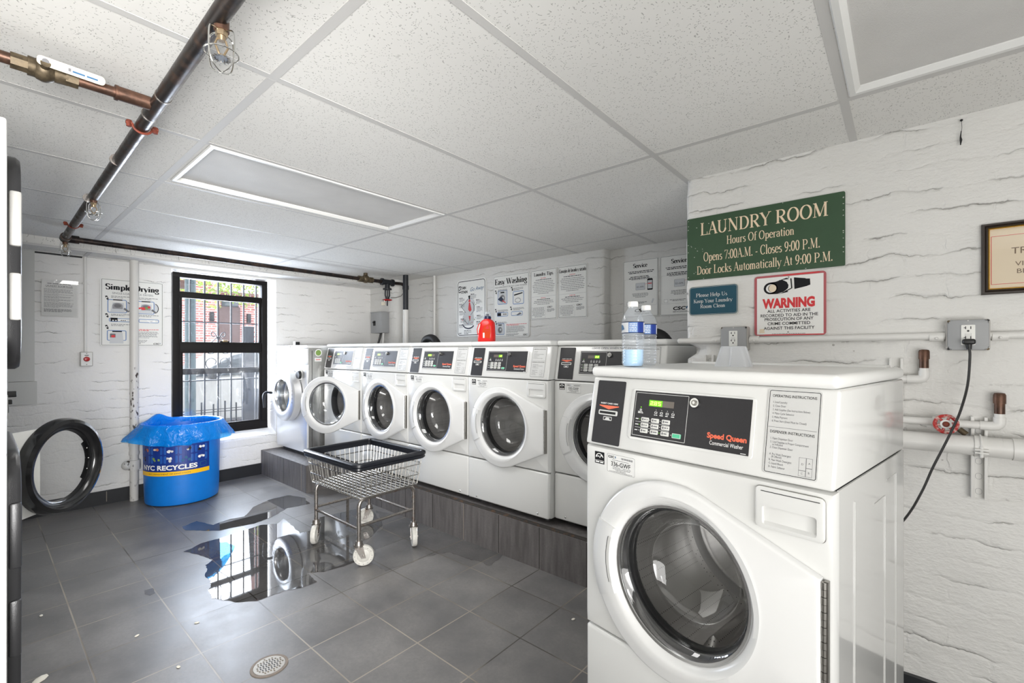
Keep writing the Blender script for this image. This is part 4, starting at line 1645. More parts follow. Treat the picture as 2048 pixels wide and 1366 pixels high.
def washer(label, loc, rz=0.0, scale=(1, 1, 1), led='2.85', lit='left', num='336-GWF', torn=False, door=0.0, grey_card=False, note=False):
    t = thing('washing_machine', label, 'washing machine', loc, rz, GW, scale)
    cached('cab', 'cabinet', t, m_cabinet)
    f = cached('front', 'front_panel', t, m_front)
    cached('star', 'energy_sticker', f, m_star)
    cached('lab' + num + str(torn), 'number_sticker', f, m_label(num, torn))
    cached('low', 'lower_panel', t, m_lower)
    c = cached('con', 'control_console', t, m_console)
    cached('card', 'card_panel', c, m_card)
    cached('slot', 'card_slot', c, m_slot)
    cached('bez', 'panel_bezel', c, m_bezel)
    cached('pan', 'control_panel', c, m_panel)
    cached('key', 'keypad', c, m_keypad)
    cached('led' + led + lit, 'price_display', c, m_led(led, lit))
    cached('lock', 'key_lock', c, m_lock)
    cached('ins', 'instruction_plate', c, m_instr)
    if note:
        mb = MB('ink_navy')
        CON.text(mb, 'LEAVE OPEN WHEN NOT IN USE', .225, .905 * CL, .010, .0006, 'ink_navy', width=.26, skew=.2)
        mb.build('handwritten_note', c)
    cached('lid', 'top_lid', t, m_lid)
    cached('draw', 'detergent_drawer', t, m_drawer)
    cached('gask', 'door_gasket', t, m_gasket)
    cached('drum', 'drum', t, m_drum)
    d = cached('door', 'door', t, m_door)
    if door:
        d.matrix_local = Matrix.Translation((HX, 0, 0)) @ Matrix.Rotation(door, 4, 'Z') @ Matrix.Translation((-HX, 0, 0))
    cached('glass', 'door_glass', d, m_glass, 60)
    cached('rim', 'glass_rim', d, m_glassrim)
    cached('hand', 'door_handle', d, m_handle, 50)
    cached('hinge', 'hinge', t, m_hinge)
    return t


ZB = 0.267
washer('white washer with its round door ajar, leftmost of the plinth row beside the steel washer', (-4.052, 2.078, ZB), scale=(.968, 1, 1), led='2.85', num='332-GWF', door=math.radians(25))
washer('closed white washer on the plinth directly right of the one with its door ajar', (-3.427, 2.080, ZB), scale=(.985, 1, 1), led='2.85', num='333-GWF')
washer('closed white washer with black hose hump showing above its lid, third on the plinth', (-2.793, 2.080, ZB), scale=(.995, 1, 1), led='2.85', num='335-GWF', torn=True)
washer('white washer on the plinth with the red detergent bottle on its lid', (-2.149, 2.076, ZB), led='12', lit='right', num='334-GWF', torn=True)
washer('white washer on the plinth half hidden behind the nearest washer, lettered note on its console', (-1.503, 2.127, ZB), led='22', lit='right', num='335-GWF', note=True)
NEAR = washer('big nearest white washer standing in front of the pier wall, number 336', (-.734, 1.2043, .126), -.1686, (1, 1, 1.037), led='2.85', num='336-GWF')

# ------------------------------------------------------------------ stainless washer at the end
t = thing('stainless_washer', 'stainless steel commercial washer at the window end of the plinth', 'washing machine', (-4.76, 1.95, .279))
SW, SD, SH = .645, .75, .985
mb = MB('stainless', 'seam', 'stainless_face')
mb.box(.0, SW, .012, SD, .0, SH - .012, .006, 2, 'stainless')
mb.box(SW - .002, SW + .0015, .045, .05, 0.02, SH - .05, mat='seam')
for y0, y1 in ((.12, .34), (.40, .62)):
    mb.box(SW - .004, SW + .003, y0, y1, .08, .80, .004, 2, 'stainless')
mb.box(.04, SW - .04, .05, SD - .05, -.04, .0, mat='seam')
mb.build('cabinet', t)
mb = MB('stainless_face')
holed_plate(mb, 0, SW, .0, .805, .322, .515, .155, 0.0, .02, bev=.005)
mb.build('front_panel', t)
mb = MB('stainless_face', 'ink_mid', 'led_digit', 'key_green', 'seam', 'plate_silver')
mb.box(0, SW, .002, .02, .81, .955, .004, 2, 'stainless_face')
S2 = Sheet((0, .0012, 0), (1, 0, 0), (0, 0, 1), (0, -1, 0))
S2.rect(mb, .01, SW - .01, .815, .95, .0006, 'plate_silver')
for i in range(3):
    for j in range(3):
        S2.rect(mb, .345 + i * .035, .359 + i * .035, .838 + j * .02, .846 + j * .02, .0012, 'ink_mid')
S2.rect(mb, .45, .462, .855, .864, .0012, 'key_green')
S2.rect(mb, .37, .42, .905, .925, .0012, 'led_digit')
for i in range(5):
    S2.rect(mb, .05 + i * .025, .062 + i * .025, .84, .85, .0012, 'seam')
mb.build('control_panel', t)
mb = MB('stainless_face', 'seam')
mb.box(-.002, SW + .002, -.002, SD + .002, .957, SH, .006, 2, 'stainless_face')
mb.disc((SW * .48, -.0025, .972), .008, 'y', 12, 'seam')
mb.build('top_panel', t)
d = MB('stainless_face', 'seam')
c = (.322, 0, .515)
d.lathe([(.150, -.008), (.150, -.075), (.158, -.086), (.172, -.090), (.228, -.083), (.242, -.070), (.242, -.008)], c, 'y', 56, 'stainless_face')
for k in (-3, -1, 1, 3):
    d.disc((c[0] + .214, -.0862, c[2] + k * .018), .005, 'y', 10, 'seam')
d = d.build('door', t)
g = MB('steel_bright')
g.lathe([(.158, -.087), (.152, -.090), (.147, -.082), (.144, -.03), (.150, .0)], c, 'y', 48)
g.build('glass_rim', d)
g = MB('washer_glass')
g.lathe([(.148, -.07), (.140, -.02), (.132, .05), (.115, .075), (.06, .085), (.001, .088)], c, 'y', 48)
g.build('door_glass', d, sharp=60)
g = MB('black')
g.tube(bend([(c[0] - .225, -.088, c[2] + .01), (c[0] - .27, -.125, c[2] + .02), (c[0] - .285, -.135, c[2] - .02), (c[0] - .28, -.132, c[2] - .135)], .03), [.012] * 6 + [.015] * 6 + [.014, .010], 10)
g.build('door_handle', d)
g = MB('drum_steel', 'rubber')
g.lathe([(.155, .004), (.150, .02), (.165, .07), (.22, .09), (.232, .12), (.232, .50), (.20, .52), (.0, .52)], c, 'y', 48, 'drum_steel')
g.build('drum', t)
g = MB('plate_silver', 'black')
g.box(.46, .545, -.022, .003, .665, .765, .006, 2, 'plate_silver')
g.cyl((.545, -.018, .712), (.545, -.040, .712), .038, .034, 20, 'black')
g.build('coin_box', t)
g = MB('ink_green', 'sticker', 'ink_red')
S3 = Sheet((SW + .0035, 0, 0), (0, 1, 0), (0, 0, 1), (1, 0, 0))
S3.poly(g, arc(.105, .915, .034, .034, 0, 350, 24), .001, 'sticker')
S3.poly(g, arc(.105, .915, .026, .026, 0, 350, 20), .002, 'ink_green')
S3.rect(g, .07, .135, .835, .868, .001, 'sticker')
S3.rect(g, .08, .125, .850, .856, .002, 'ink_red')
g.build('side_sticker', t)
m = MB('plate_silver', 'black')
m.box(-4.60, -4.55, 2.04, 2.08, 1.2645, 1.305, .003, 2, 'plate_silver')
m.box(-4.545, -4.54, 2.04, 2.08, 1.27, 1.30, mat='black')
m.box(-4.64, -4.52, 2.02, 2.10, 1.2645, 1.268, mat='plate_silver')
tag(m.build('metal_bracket'), 'small bent metal bracket lying on top of the stainless washer', 'bracket')

# ------------------------------------------------------------------ laundry cart
CX_, CY_ = -2.59, 1.595
t = thing('laundry_cart', 'wire laundry cart with black bumper rim standing on the wet floor', 'laundry cart', (CX_, CY_, 0))
BX, BY, BZ = .280, .208, .385          # basket bottom half sizes, height
TX_, TY_, TZ = .303, .233, .568        # basket top
r = .0026
mb = MB('wire_chrome')


def lerp(a, b, k):
    return a + (b - a) * k


def ring_at(k, ex=0.0):
    a, b, z = lerp(BX, TX_, k) + ex, lerp(BY, TY_, k) + ex, lerp(BZ, TZ, k)
    return [(x, y, z) for x, y in rrect(-a, a, -b, b, .035, 4)]


for k, rr_ in ((0.0, .0036), (.33, .0032), (.68, .0032)):
    mb.tube(ring_at(k, .003), rr_, 6, closed=True)
nx, ny = 17, 13
for i in range(nx):
    u = -1 + 2 * (i + .5) / nx
    for sgn in (-1, 1):
        mb.tube([(u * BX, sgn * BY, BZ - .004), (u * TX_, sgn * TY_, TZ)], r, 5)
    mb.tube([(u * BX, -BY, BZ - .003), (u * BX, BY, BZ - .003)], r, 5)
for i in range(ny):
    u = -1 + 2 * (i + .5) / ny
    for sgn in (-1, 1):
        mb.tube([(sgn * BX, u * BY, BZ), (sgn * TX_, u * TY_, TZ)], r, 5)
    mb.tube([(-BX, u * BY, BZ), (BX, u * BY, BZ)], r, 5)
mb.build('wire_basket', t)
mb = MB('rubber_blue')
prof = [(-.012, -.020), (.008, -.022), (.016, -.014), (.013, -.004), (.020, .004), (.019, .016), (.010, .022), (-.008, .022), (-.014, .014), (-.012, 0)]
a, b = TX_ + .002, TY_ + .002
base = rrect(-a, a, -b, b, .03, 6)
N = len(base)
vv, ff = [], []
for i, (x, y) in enumerate(base):
    px_, py_ = base[i - 1]
    qx, qy = base[(i + 1) % N]
    tx, ty = qx - px_, qy - py_
    l = math.hypot(tx, ty)
    nx_, ny_ = ty / l, -tx / l
    for e, h in prof:
        vv.append((x + nx_ * e, y + ny_ * e, TZ + h))
P = len(prof)
for i in range(N):
    for k in range(P):
        ff.append((i * P + k, i * P + (k + 1) % P, ((i + 1) % N) * P + (k + 1) % P, ((i + 1) % N) * P + k))
mb.add(vv, ff, None, True)
mb.build('bumper_rim', t)
LXs, LYs = .250, .190
mb = MB('old_chrome')
for sx in (-1, 1):
    mb.tube(bend([(sx * LXs, -LYs, .135), (sx * LXs, -LYs, .372), (sx * LXs, LYs, .372), (sx * LXs, LYs, .135)], .05, 6), .0115, 12)
for sy in (-1, 1):
    mb.tube([(-LXs, sy * LYs, .205), (LXs, sy * LYs, .205)], .0085, 10)
for sx in (-1, 1):
    mb.tube([(sx * LXs, -LYs, .222), (sx * LXs, LYs, .222)], .0085, 10)
mb.build('frame', t)
mb = MB('old_chrome')
mb.box(-LXs - .006, -LXs - .003, .02, .04, .03, .225)
mb.build('loose_strap', t)
for sx, sy, ang in ((1, -1, 55), (-1, -1, -42), (1, 1, -30), (-1, 1, 235)):
    m = MB('old_chrome', 'bronze')
    c = Vector((sx * LXs, sy * LYs, 0))
    m.cyl(c + Vector((0, 0, .118)), c + Vector((0, 0, .142)), .024, .018, 18)
    m.cyl(c + Vector((0, 0, .110)), c + Vector((0, 0, .120)), .028, .028, 18)
    A = math.radians(ang)
    off = Vector((math.cos(A), math.sin(A), 0)) * .026
    side = Vector((-math.sin(A), math.cos(A), 0))
    wc = c + off + Vector((0, 0, .058))
    for s_ in (-1, 1):
        q = side * (.019 * s_)
        e1 = Vector((math.cos(A), math.sin(A), 0))
        pl = [c + q - e1 * .022 + Vector((0, 0, .112)), c + q + e1 * .024 + Vector((0, 0, .112)), wc + q + e1 * .014 + Vector((0, 0, -.012)), wc + q - e1 * .012 + Vector((0, 0, -.012))]
        k = [p + side * .0014 for p in pl] + [p - side * .0014 for p in pl]
        m.add(k, [(0, 1, 2, 3), (7, 6, 5, 4), (0, 4, 5, 1), (1, 5, 6, 2), (2, 6, 7, 3), (3, 7, 4, 0)])
    m.cyl(wc - side * .026, wc + side * .026, .006, .006, 10)
    f = m.build('caster', t)
    m = MB('caster_white', 'ink_mid')
    X = Matrix.Translation(wc) @ Matrix.Rotation(A, 4, 'Z')
    m.lathe([(.008, -.016), (.030, -.016), (.036, -.012), (.044, -.015), (.055, -.014), (.058, -.006), (.058, .006), (.055, .014), (.044, .015), (.036, .012), (.030, .016), (.008, .016)], (0, 0, 0), 'y', 32, 'caster_white', X=X)
    for k in range(12):
        a_ = 2 * math.pi * k / 12
        for yy in (-.0155, .0155):
            m.disc((.047 * math.cos(a_), yy, .047 * math.sin(a_)), .0022, 'y', 8, 'ink_mid', X=X)
    m.build('wheel', f)

# ------------------------------------------------------------------ recycling bin, liner
BC = (-4.53, 1.11)
t = thing('recycling_bin', 'round blue plastic recycling bin standing under the window', 'bin', (BC[0], BC[1], 0))
mb = MB('bin_blue')
mb.lathe([(.0, .004), (.235, .004), (.247, .012), (.250, .03), (.253, .10), (.262, .585), (.262, .60), (.272, .603), (.275, .622), (.268, .628), (.258, .622), (.250, .585), (.238, .05), (0, .045)], n=64)
mb.build('body', t)


class Cyl(Sheet):
    def __init__(s, c, r, az, z0):
        s.c, s.r, s.az, s.z0 = c, r, az, z0

    def p(s, u, v, d=0.0):
        a = s.az + u / s.r
        return Vector((s.c[0] + (s.r + d) * math.cos(a), s.c[1] + (s.r + d) * math.sin(a), s.z0 + v))

    def poly(s, mb, pts, d, mat, tri=True):
        # subdivide long quads along u so that they follow the curve
        us = [p[0] for p in pts]
        if len(pts) == 4 and max(us) - min(us) > min(.03, s.r * .15):
            n = int((max(us) - min(us)) / min(.015, s.r * .1)) + 1
            (a, b, c, e) = pts
            vv, ff = [], []
            for i in range(n + 1):
                k = i / n
                vv.append(s.p(lerp(a[0], b[0], k), lerp(a[1], b[1], k), d))
                vv.append(s.p(lerp(e[0], c[0], k), lerp(e[1], c[1], k), d))
            for i in range(n):
                ff.append((2 * i, 2 * i + 2, 2 * i + 3, 2 * i + 1))
            mb.add(vv, ff, mat)
        else:
            mb.add([s.p(u, v, d) for u, v in pts], [tuple(range(len(pts)))], mat)


cs = Cyl((0, 0), .2605, math.radians(-90), .245)
LW, LH = .2605 * math.radians(118), .235
mb = MB('label_navy', 'label_tile', 'label_yellow', 'ink_white', 'ink_navy', 'ink_teal')
cs.rect(mb, 0, LW, .0, LH, .0015, 'label_navy')
cs.rect(mb, 0, LW, .0, .032, .0020, 'label_yellow')
rn = random.Random(4)
for i in range(5):
    for j in range(2):
        u0, v0 = .015 + i * (LW - .03) / 5, .098 + j * .068
        cs.slab(mb, u0 + .004, u0 + (LW - .03) / 5 - .004, v0, v0 + .058, .0016, .0024, 'label_tile', r=.01)
cs.text(mb, 'NYC RECYCLES', .035, .047, .036, .0028, 'ink_white', bold=.035, width=LW * .76)
cs.frame(mb, LW * .86, LW * .95, .048, .084, .004, .0028, 'ink_teal', .008)
cs.text(mb, 'NYC DEPARTMENT OF SANITATION', .10, .011, .010, .0026, 'ink_navy', width=LW * .55)
# pictures of recyclables on the label tiles
pal = [('stair_brown', 'terracotta'), ('sign_cream', 'terracotta'), ('ink_white', 'plate_silver'), ('ink_white', 'black'), ('black', 'ink_white'),
       ('stair_brown', 'black'), ('ink_green', 'ink_green'), ('ink_white', 'plate_silver'), ('ink_teal', 'ink_teal'), ('plate_silver', 'ink_white')]
for i in range(5):
    for j in range(2):
        u0, v0 = .015 + (i + .5) * (LW - .03) / 5, .098 + j * .068 + .029
        c1, c2 = pal[i + 5 * (1 - j)]
        for k in range(3):
            uu, vv_ = u0 + rn.uniform(-.022, .022), v0 + rn.uniform(-.012, .012)
            n = rn.choice((4, 6, 7))
            a0 = rn.uniform(0, 6)
            pts = [(uu + rn.uniform(.008, .015) * math.cos(a0 + 6.283 * q / n), vv_ + rn.uniform(.007, .014) * math.sin(a0 + 6.283 * q / n)) for q in range(n)]
            cs.poly(mb, pts, .0030, c1 if k % 2 else c2)
mb.build('printed_label', t)

mb = MB('bag_film')
n = 96
rows = []
nz = lambda a, s_: noise.noise(Vector((math.cos(a) * 2.2, math.sin(a) * 2.2, s_)))
for r_, z, am, zam in ((.236, .34, .006, .02), (.246, .50, .006, .0), (.252, .60, .004, 0), (.260, .636, .003, .004), (.279, .638, .003, .004), (.289, .612, .008, .0), (.300, .56, .016, .0), (.300, .515, .020, .010), (.292, .485, .030, .022)):
    row = []
    for k in range(n):
        a = 2 * math.pi * k / n
        fl = 0.0
        if z < .62 and r_ > .28:
            k_ = (.63 - z) / .14
            for az, am2 in ((-90, .105), (68, .07), (20, .02)):
                d = (math.degrees(a) - az + 180) % 360 - 180
                fl += am2 * k_ * math.exp(-(d / 30) ** 2)
        rr2 = r_ + am * nz(a * 1.0, z * 7) + am * .3 * math.sin(a * 17 + z * 9) * (1 if z < .6 else .3) + fl
        zz = z + zam * nz(a * 1.3, 5 + z) + (.03 * max(0, fl) / .1 if z < .56 else 0)
        d = (math.degrees(a) - 205 + 180) % 360 - 180
        if .55 < z and r_ > .25:
            zz += .045 * math.exp(-(d / 14) ** 2) * (1 if z > .6 else .5)
        if -160 < math.degrees(math.atan2(math.sin(a), math.cos(a))) < -112:
            rr2 = min(rr2, .302)
        row.append((max(rr2 * math.cos(a), -.262), rr2 * math.sin(a), zz))
    rows.append(row)
vv = [p for q in rows for p in q]
ff = [(i * n + k, i * n + (k + 1) % n, (i + 1) * n + (k + 1) % n, (i + 1) * n + k) for i in range(len(rows) - 1) for k in range(n)]
mb.add([(x + BC[0], y + BC[1], z) for x, y, z in vv], ff, None, True)
tag(mb.build('bin_liner', sharp=30), 'translucent blue plastic bag folded over the rim of the blue bin', 'bin bag')

# ------------------------------------------------------------------ stacked dryers along the left edge
DW, DH, DD = .68, 1.80, .74


def dryer_ring(cx, cz, hw, hz, y0, mat='dryer_black'):
    """rounded square door surround, thick and hollow in the middle"""
    m = MB(mat)
    rings = []
    for e, y in ((0, 0), (0, .018), (.006, .026), (.045, .029), (.075, .020), (.085, .012), (.085, 0)):
        rings.append([(cx + p, y0 + y, cz + q) for p, q in rrect(-hw + e, hw - e, -hz + e, hz - e, max(.09 - e * .6, .02), 6)])
    n = len(rings[0])
    m.add([p for r_ in rings for p in r_], [(i * n + k, i * n + (k + 1) % n, (i + 1) * n + (k + 1) % n, (i + 1) * n + k) for i in range(len(rings) - 1) for k in range(n)], None, True)
    return m


def dryer(label, x, lower_door=True):
    t = thing('stacked_dryer', label, 'dryer', (x, 0.05, 0), group='white stacked dryers')
    m = MB('dryer_white', 'seam')
    m.box(0, DW, -DD, 0, 0.02, DH, .006, 2, 'dryer_white')
    m.box(.004, DW - .004, -.3, .0006, .955, .960, mat='seam')
    m.box(.004, DW - .004, -.3, .0006, .345, .349, mat='seam')
    m.box(.02, DW - .02, -DD + .02, -.02, 0, .03, mat='seam')
    m.build('cabinet', t)
    for kk, (cz, hz) in enumerate(((1.455, .287), (.612, .341)) if lower_door else ((1.455, .287),)):
        d = dryer_ring(DW / 2, cz, .287, hz, .0).build('door', t)
        MB('dryer_glass').box(DW / 2 - .21, DW / 2 + .21, .012, .016, cz - hz + .08, cz + hz - .08, .004).build('door_glass', d)
        g = MB('dryer_black' if kk else 'dryer_grey')
        g.box(DW - .075, DW - .045, .004, .0275, cz + hz * .12, cz + hz * .62, .006)
        g.box(DW - .075, DW - .045, .004, .027, cz - hz * .55, cz - hz * .12, .006)
        g.build('door_insert', d)
        g = MB('dryer_black')
        g.box(.045, .075, .004, .030, cz - .06, cz + .06, .008)
        g.build('latch', d)
    m = MB('dryer_grey', 'black')
    m.box(.08, DW - .08, .0, .004, 1.04, 1.10, mat='dryer_grey')
    for k in range(4):
        m.box(.12 + k * .07, .15 + k * .07, .003, .0055, 1.055, 1.085, mat='black')
    m.build('control_strip', t)
    return t


dryer('white stacked dryer with dark doors seen edge-on, nearest at the left edge', -2.38)
dr = dryer('white stacked dryer next to the end wall with its black lower door swung open', -3.10, False)
# the open lower door: round black ring with a white hinge ear, seen from inside
al = math.radians(137)
m = MB('ring_black')
R_ = .230
m.lathe([(.168, .006), (.172, -.012), (.185, -.026), (.205, -.032), (.222, -.024), (R_, -.004), (R_, .016), (.216, .022), (.176, .022), (.168, .014), (.168, .006)], (0, 0, 0), 'y', 64)
d = m.build('open_door', dr)
g = MB('dryer_white')
pl = [(-.385, -.215), (-.385, .215), (-.12, .20), (-.12, -.20)]
g.prism([(-.385, -.20), (-.10, -.196), (-.10, .196), (-.385, .20)], .018, .030, lambda u, v, dd: (u, dd, v), bev=.004)
g.build('hinge_plate', d)
g = MB('dryer_glass')
g.lathe([(.171, .012), (.120, .016), (.0001, .018)], (0, 0, 0), 'y', 48)
g.build('door_glass', d)
g = MB('ring_black', 'chrome')
v_, f_ = ribbon([(.168 * math.cos(math.radians(a)), .168 * math.sin(math.radians(a))) for a in range(-38, 42, 8)], .05)
g.add([(x, .008, z) for x, z in v_], f_, 'ring_black')
for a in (-20, 0, 20):
    g.sphere((.158 * math.cos(math.radians(a)), .002, .158 * math.sin(math.radians(a))), .004, mat='chrome', n=8, m=5)
g.build('latch_bracket', d)
cw = Vector((-3.13, .275, .655))
d.matrix_local = Matrix.Translation(cw - Vector((-3.10, .05, 0))) @ Matrix.Rotation(al, 4, 'Z') @ Matrix.Rotation(math.pi, 4, 'Z') @ Matrix.Diagonal((-1, -1, 1, 1))
m = MB('black')
m.box(-2.395, -2.37, .05, .082, 1.03, 1.045, .002)
m.box(-2.395, -2.37, .05, .074, 1.0, 1.03, .002)
m.box(-2.395, -2.365, .05, .092, 1.055, 1.075, .002)
m.box(-2.395, -2.365, .05, .066, .98, 1.09, .002)
tag(m.build('door_latch'), 'black plastic latch bracket between the stacked dryers', 'latch')

# ------------------------------------------------------------------ sprinkler pipe
t = thing('sprinkler_pipe', 'dark steel sprinkler pipe running under the ceiling to the back corner', 'pipe', (-1.7, .34, 1.95))
m = MB('dark_pipe', 'old_chrome')
O = Vector((-1.7, .34, 1.95))


def rel(*p):
    return Vector(p) - O


m.tube([rel(1.4, .33, 1.953), rel(-.9, .343, 1.952), rel(-4.12, .372, 1.945)], .0195, 16, mat='dark_pipe')
for x in (-2.30, -1.78, -1.62, -2.98):
    m.cyl(rel(x - .003, .35, 1.951), rel(x + .003, .35, 1.951), .0212, n=16, mat='old_chrome')
m.build('main_run', t)
m = MB('dark_pipe')
m.cyl(rel(-4.11, .372, 1.945), rel(-4.06, .372, 1.945), .027, n=16)
m.sphere(rel(-4.135, .375, 1.945), .029, n=14, m=10)
m.cyl(rel(-4.135, .375, 1.945), rel(-4.137, .44, 1.945), .026, n=16)
m.build('elbow', t)
m = MB('dark_pipe')
m.tube([rel(-4.135, .38, 1.945), rel(-4.17, 2.50, 1.94), rel(-4.17, 2.84, 1.94)], .0185, 14)
m.tube(bend([rel(-4.17, 2.84, 1.94), rel(-4.165, 2.93, 1.94), rel(-4.06, 2.955, 1.925), rel(-4.0, 2.95, 1.88)], .04), .017, 12)
m.build('cross_run', t)
m = MB('bronze')
m.cyl(rel(-4.17, 2.50, 1.94), rel(-4.17, 2.66, 1.94), .030, .030, 16)
m.sphere(rel(-4.17, 2.58, 1.945), .042, n=14, m=10)
m.cyl(rel(-4.17, 2.58, 1.96), rel(-4.17, 2.58, 2.005), .024, .020, 14)
m.build('check_valve', t)
m = MB('copper_pipe')
m.tube([rel(-1.70, .33, 1.952), rel(-1.73, -.95, 1.95)], .0145, 14)
m.cyl(rel(-1.70, .335, 1.952), rel(-1.70, .26, 1.952), .019, n=16)
m.cyl(rel(-1.702, .255, 1.952), rel(-1.702, .262, 1.952), .021, n=16)
m.build('branch_run', t)
bv = MB('bronze')
bv.cyl(rel(-1.708, .155, 1.951), rel(-1.708, .18, 1.951), .021, n=8)
bv.cyl(rel(-1.708, .085, 1.951), rel(-1.708, .16, 1.951), .024, .020, 16)
bv.sphere(rel(-1.708, .115, 1.951), .029, n=14, m=10)
bv.cyl(rel(-1.708, .055, 1.951), rel(-1.708, .085, 1.951), .021, n=8)
bv.cyl(rel(-1.69, .115, 1.951), rel(-1.665, .115, 1.953), .010, n=12)
bv = bv.build('ball_valve', t)
m = MB('valve_tag', 'ink_teal', 'ink_mid')
S4 = Sheet(rel(-1.668, .115, 1.958), (0, 1, -.02), (0.25, 0.02, 1), (1, 0, -.25))
S4.slab(m, -.016, .115, -.011, .011, 0, .003, 'valve_tag', r=.008, bev=.001)
S4.poly(m, arc(0, 0, .007, .007, 0, 340, 12), .0035, 'ink_mid')
rq = random.Random(2)
S4.lines(m, .05, .10, -.004, .0045, .0036, 'ink_teal', rq)
S4.rect(m, .042, .047, -.004, .004, .0036, 'ink_mid')
m.build('lever_handle', bv)
for x, y in ((-1.888, .352), (-3.66, .366)):
    m = MB('rust_red')
    m.tube([rel(x, y + .026 * math.cos(a), 1.951 - .024 * math.sin(a)) for a in [math.pi * q / 12 for q in range(13)]], .004, 6)
    for s_ in (-1, 1):
        m.tube([rel(x, y + s_ * .026, 1.951), rel(x, y + s_ * .042, 1.951)], .006, 8)
        m.cyl(rel(x, y + s_ * .034, 1.938), rel(x, y + s_ * .034, 1.958), .0075, n=6)
    m.build('pipe_clamp', t)


def sprinkler(x, y, ztop, s_=1.0):
    m = MB('brass', 'copper_pipe', 'hinge_steel')
    c = rel(x, y, ztop)
    Z = lambda h: Vector((0, 0, -h * s_))
    m.cyl(c + Z(-.03), c + Z(.012), .0155 * s_, n=14, mat='copper_pipe')
    m.cyl(c + Z(.012), c + Z(.024), .0125 * s_, n=6, mat='brass')
    m.cyl(c + Z(.024), c + Z(.034), .009 * s_, .007 * s_, 12, 'brass')
    for q in (-1, 1):
        m.tube([c + Z(.03) + Vector((0, q * .008 * s_, 0)), c + Z(.045) + Vector((0, q * .013 * s_, 0)), c + Z(.066) + Vector((0, q * .004 * s_, 0))], .0024 * s_, 6, mat='brass')
    m.cyl(c + Z(.064), c + Z(.072), .004 * s_, n=8, mat='brass')
    h = m.build('sprinkler_head', t)
    m = MB('hinge_steel')
    m.cyl(c + Z(.072), c + Z(.0735), .015 * s_, n=20)
    for k in range(14):
        a = 2 * math.pi * k / 14
        m.box(-.001, .001, .0135 * s_, .0185 * s_, -.0015, .0015, X=Matrix.Translation(c + Z(.074)) @ Matrix.Rotation(a, 4, 'Z'))
    m.build('deflector', h)
    m = MB('chrome')
    for q in range(2):
        a = math.pi / 2 * q + .5
        dx, dy = math.cos(a), math.sin(a)
        lp = [(.012, .012), (.031, .014), (.034, .03), (.034, .07), (.026, .095), (0, .106), (-.026, .095), (-.034, .07), (-.034, .03), (-.031, .014), (-.012, .012)]
        m.tube(bend([c + Z(b) + Vector((dx * a_ * s_, dy * a_ * s_, 0)) for a_, b in lp], .012, 4), .0016 * s_, 6)
    m.tube([c + Z(.062) + Vector((.034 * s_ * math.cos(k * .2618), .034 * s_ * math.sin(k * .2618), 0)) for k in range(24)], .0015 * s_, 6, closed=True)
    m.build('wire_cage', h)


sprinkler(-1.145, .352, 1.936, .98)
sprinkler(-2.925, .362, 1.930, .9)
sprinkler(-4.135, .375, 1.918, .9)

m = MB('iron')
m.cyl(rel(-4.17, 2.775, 1.94), rel(-4.17, 2.905, 1.94), .029, n=16)
for y in (2.775, 2.905):
    m.cyl(rel(-4.17, y - .008, 1.94), rel(-4.17, y + .008, 1.94), .038, n=16)
m.cyl(rel(-4.17, 2.84, 1.94), rel(-4.17, 2.84, 1.875), .024, .028, 16)
m.cyl(rel(-4.17, 2.84, 1.875), rel(-4.17, 2.84, 1.860), .046, n=18)
for s_ in (-1, 1):
    m.tube([rel(-4.17, 2.84 + s_ * .024, 1.86), rel(-4.17, 2.84 + s_ * .026, 1.80), rel(-4.17, 2.84 + s_ * .012, 1.765)], .008, 8)
m.cyl(rel(-4.17, 2.84, 1.86), rel(-4.17, 2.84, 1.69), .007, n=10)
m.cyl(rel(-4.17, 2.84, 1.78), rel(-4.17, 2.84, 1.765), .022, n=14)
gv = m.build('gate_valve', t)
m = MB('button_red')
m.tube([rel(-4.17 + .045 * math.cos(a), 2.84 + .045 * math.sin(a), 1.752) for a in [math.pi * q / 12 for q in range(24)]], .006, 8, closed=True)
for k in range(3):
    a = math.pi * k / 3
    m.tube([rel(-4.17 + .045 * math.cos(a), 2.84 + .045 * math.sin(a), 1.752), rel(-4.17 - .045 * math.cos(a), 2.84 - .045 * math.sin(a), 1.752)], .004, 6)
m.build('handwheel', gv)
m = MB('hinge_steel')
ch = [rel(-4.13, 2.86, 1.775), rel(-4.09, 2.89, 1.775), rel(-4.04, 2.92, 1.79), rel(-4.0, 2.93, 1.83)]
for i in range(22):
    k = i / 21 * 3
    j = min(int(k), 2)
    p = ch[j].lerp(ch[j + 1], k - j)
    m.sphere(p, .0045, (1.5, 1, 1), 6, 4)
m.build('chain', gv)
m = MB('valve_tag', 'hinge_steel')
m.box(-.0, .012, -.022, .022, -.035, .0, .003, X=Matrix.Translation(rel(-4.17, 2.785, 1.725)))
m.tube(bend([rel(-4.165, 2.772, 1.725), rel(-4.165, 2.772, 1.75), rel(-4.165, 2.798, 1.75), rel(-4.165, 2.798, 1.725)], .01), .003, 6, mat='hinge_steel')
m.build('padlock', gv)


t = thing('standpipe', 'vertical riser pipe, black above white, in the back left corner', 'pipe', (-4.0, 2.95, 1.2))
O = Vector((-4.0, 2.95, 1.2))
m = MB('iron')
m.cyl(rel(-4.0, 2.95, 1.645), rel(-4.0, 2.95, ZC), .028, n=18)
m.cyl(rel(-4.0, 2.95, 1.86), rel(-4.0, 2.95, 1.90), .033, n=18)
m.build('black_section', t)
m = MB('paint_white')
m.cyl(rel(-4.0, 2.95, .24), rel(-4.0, 2.95, 1.645), .030, n=18)
m.build('white_section', t)['label'] = 'white painted lower pipe'
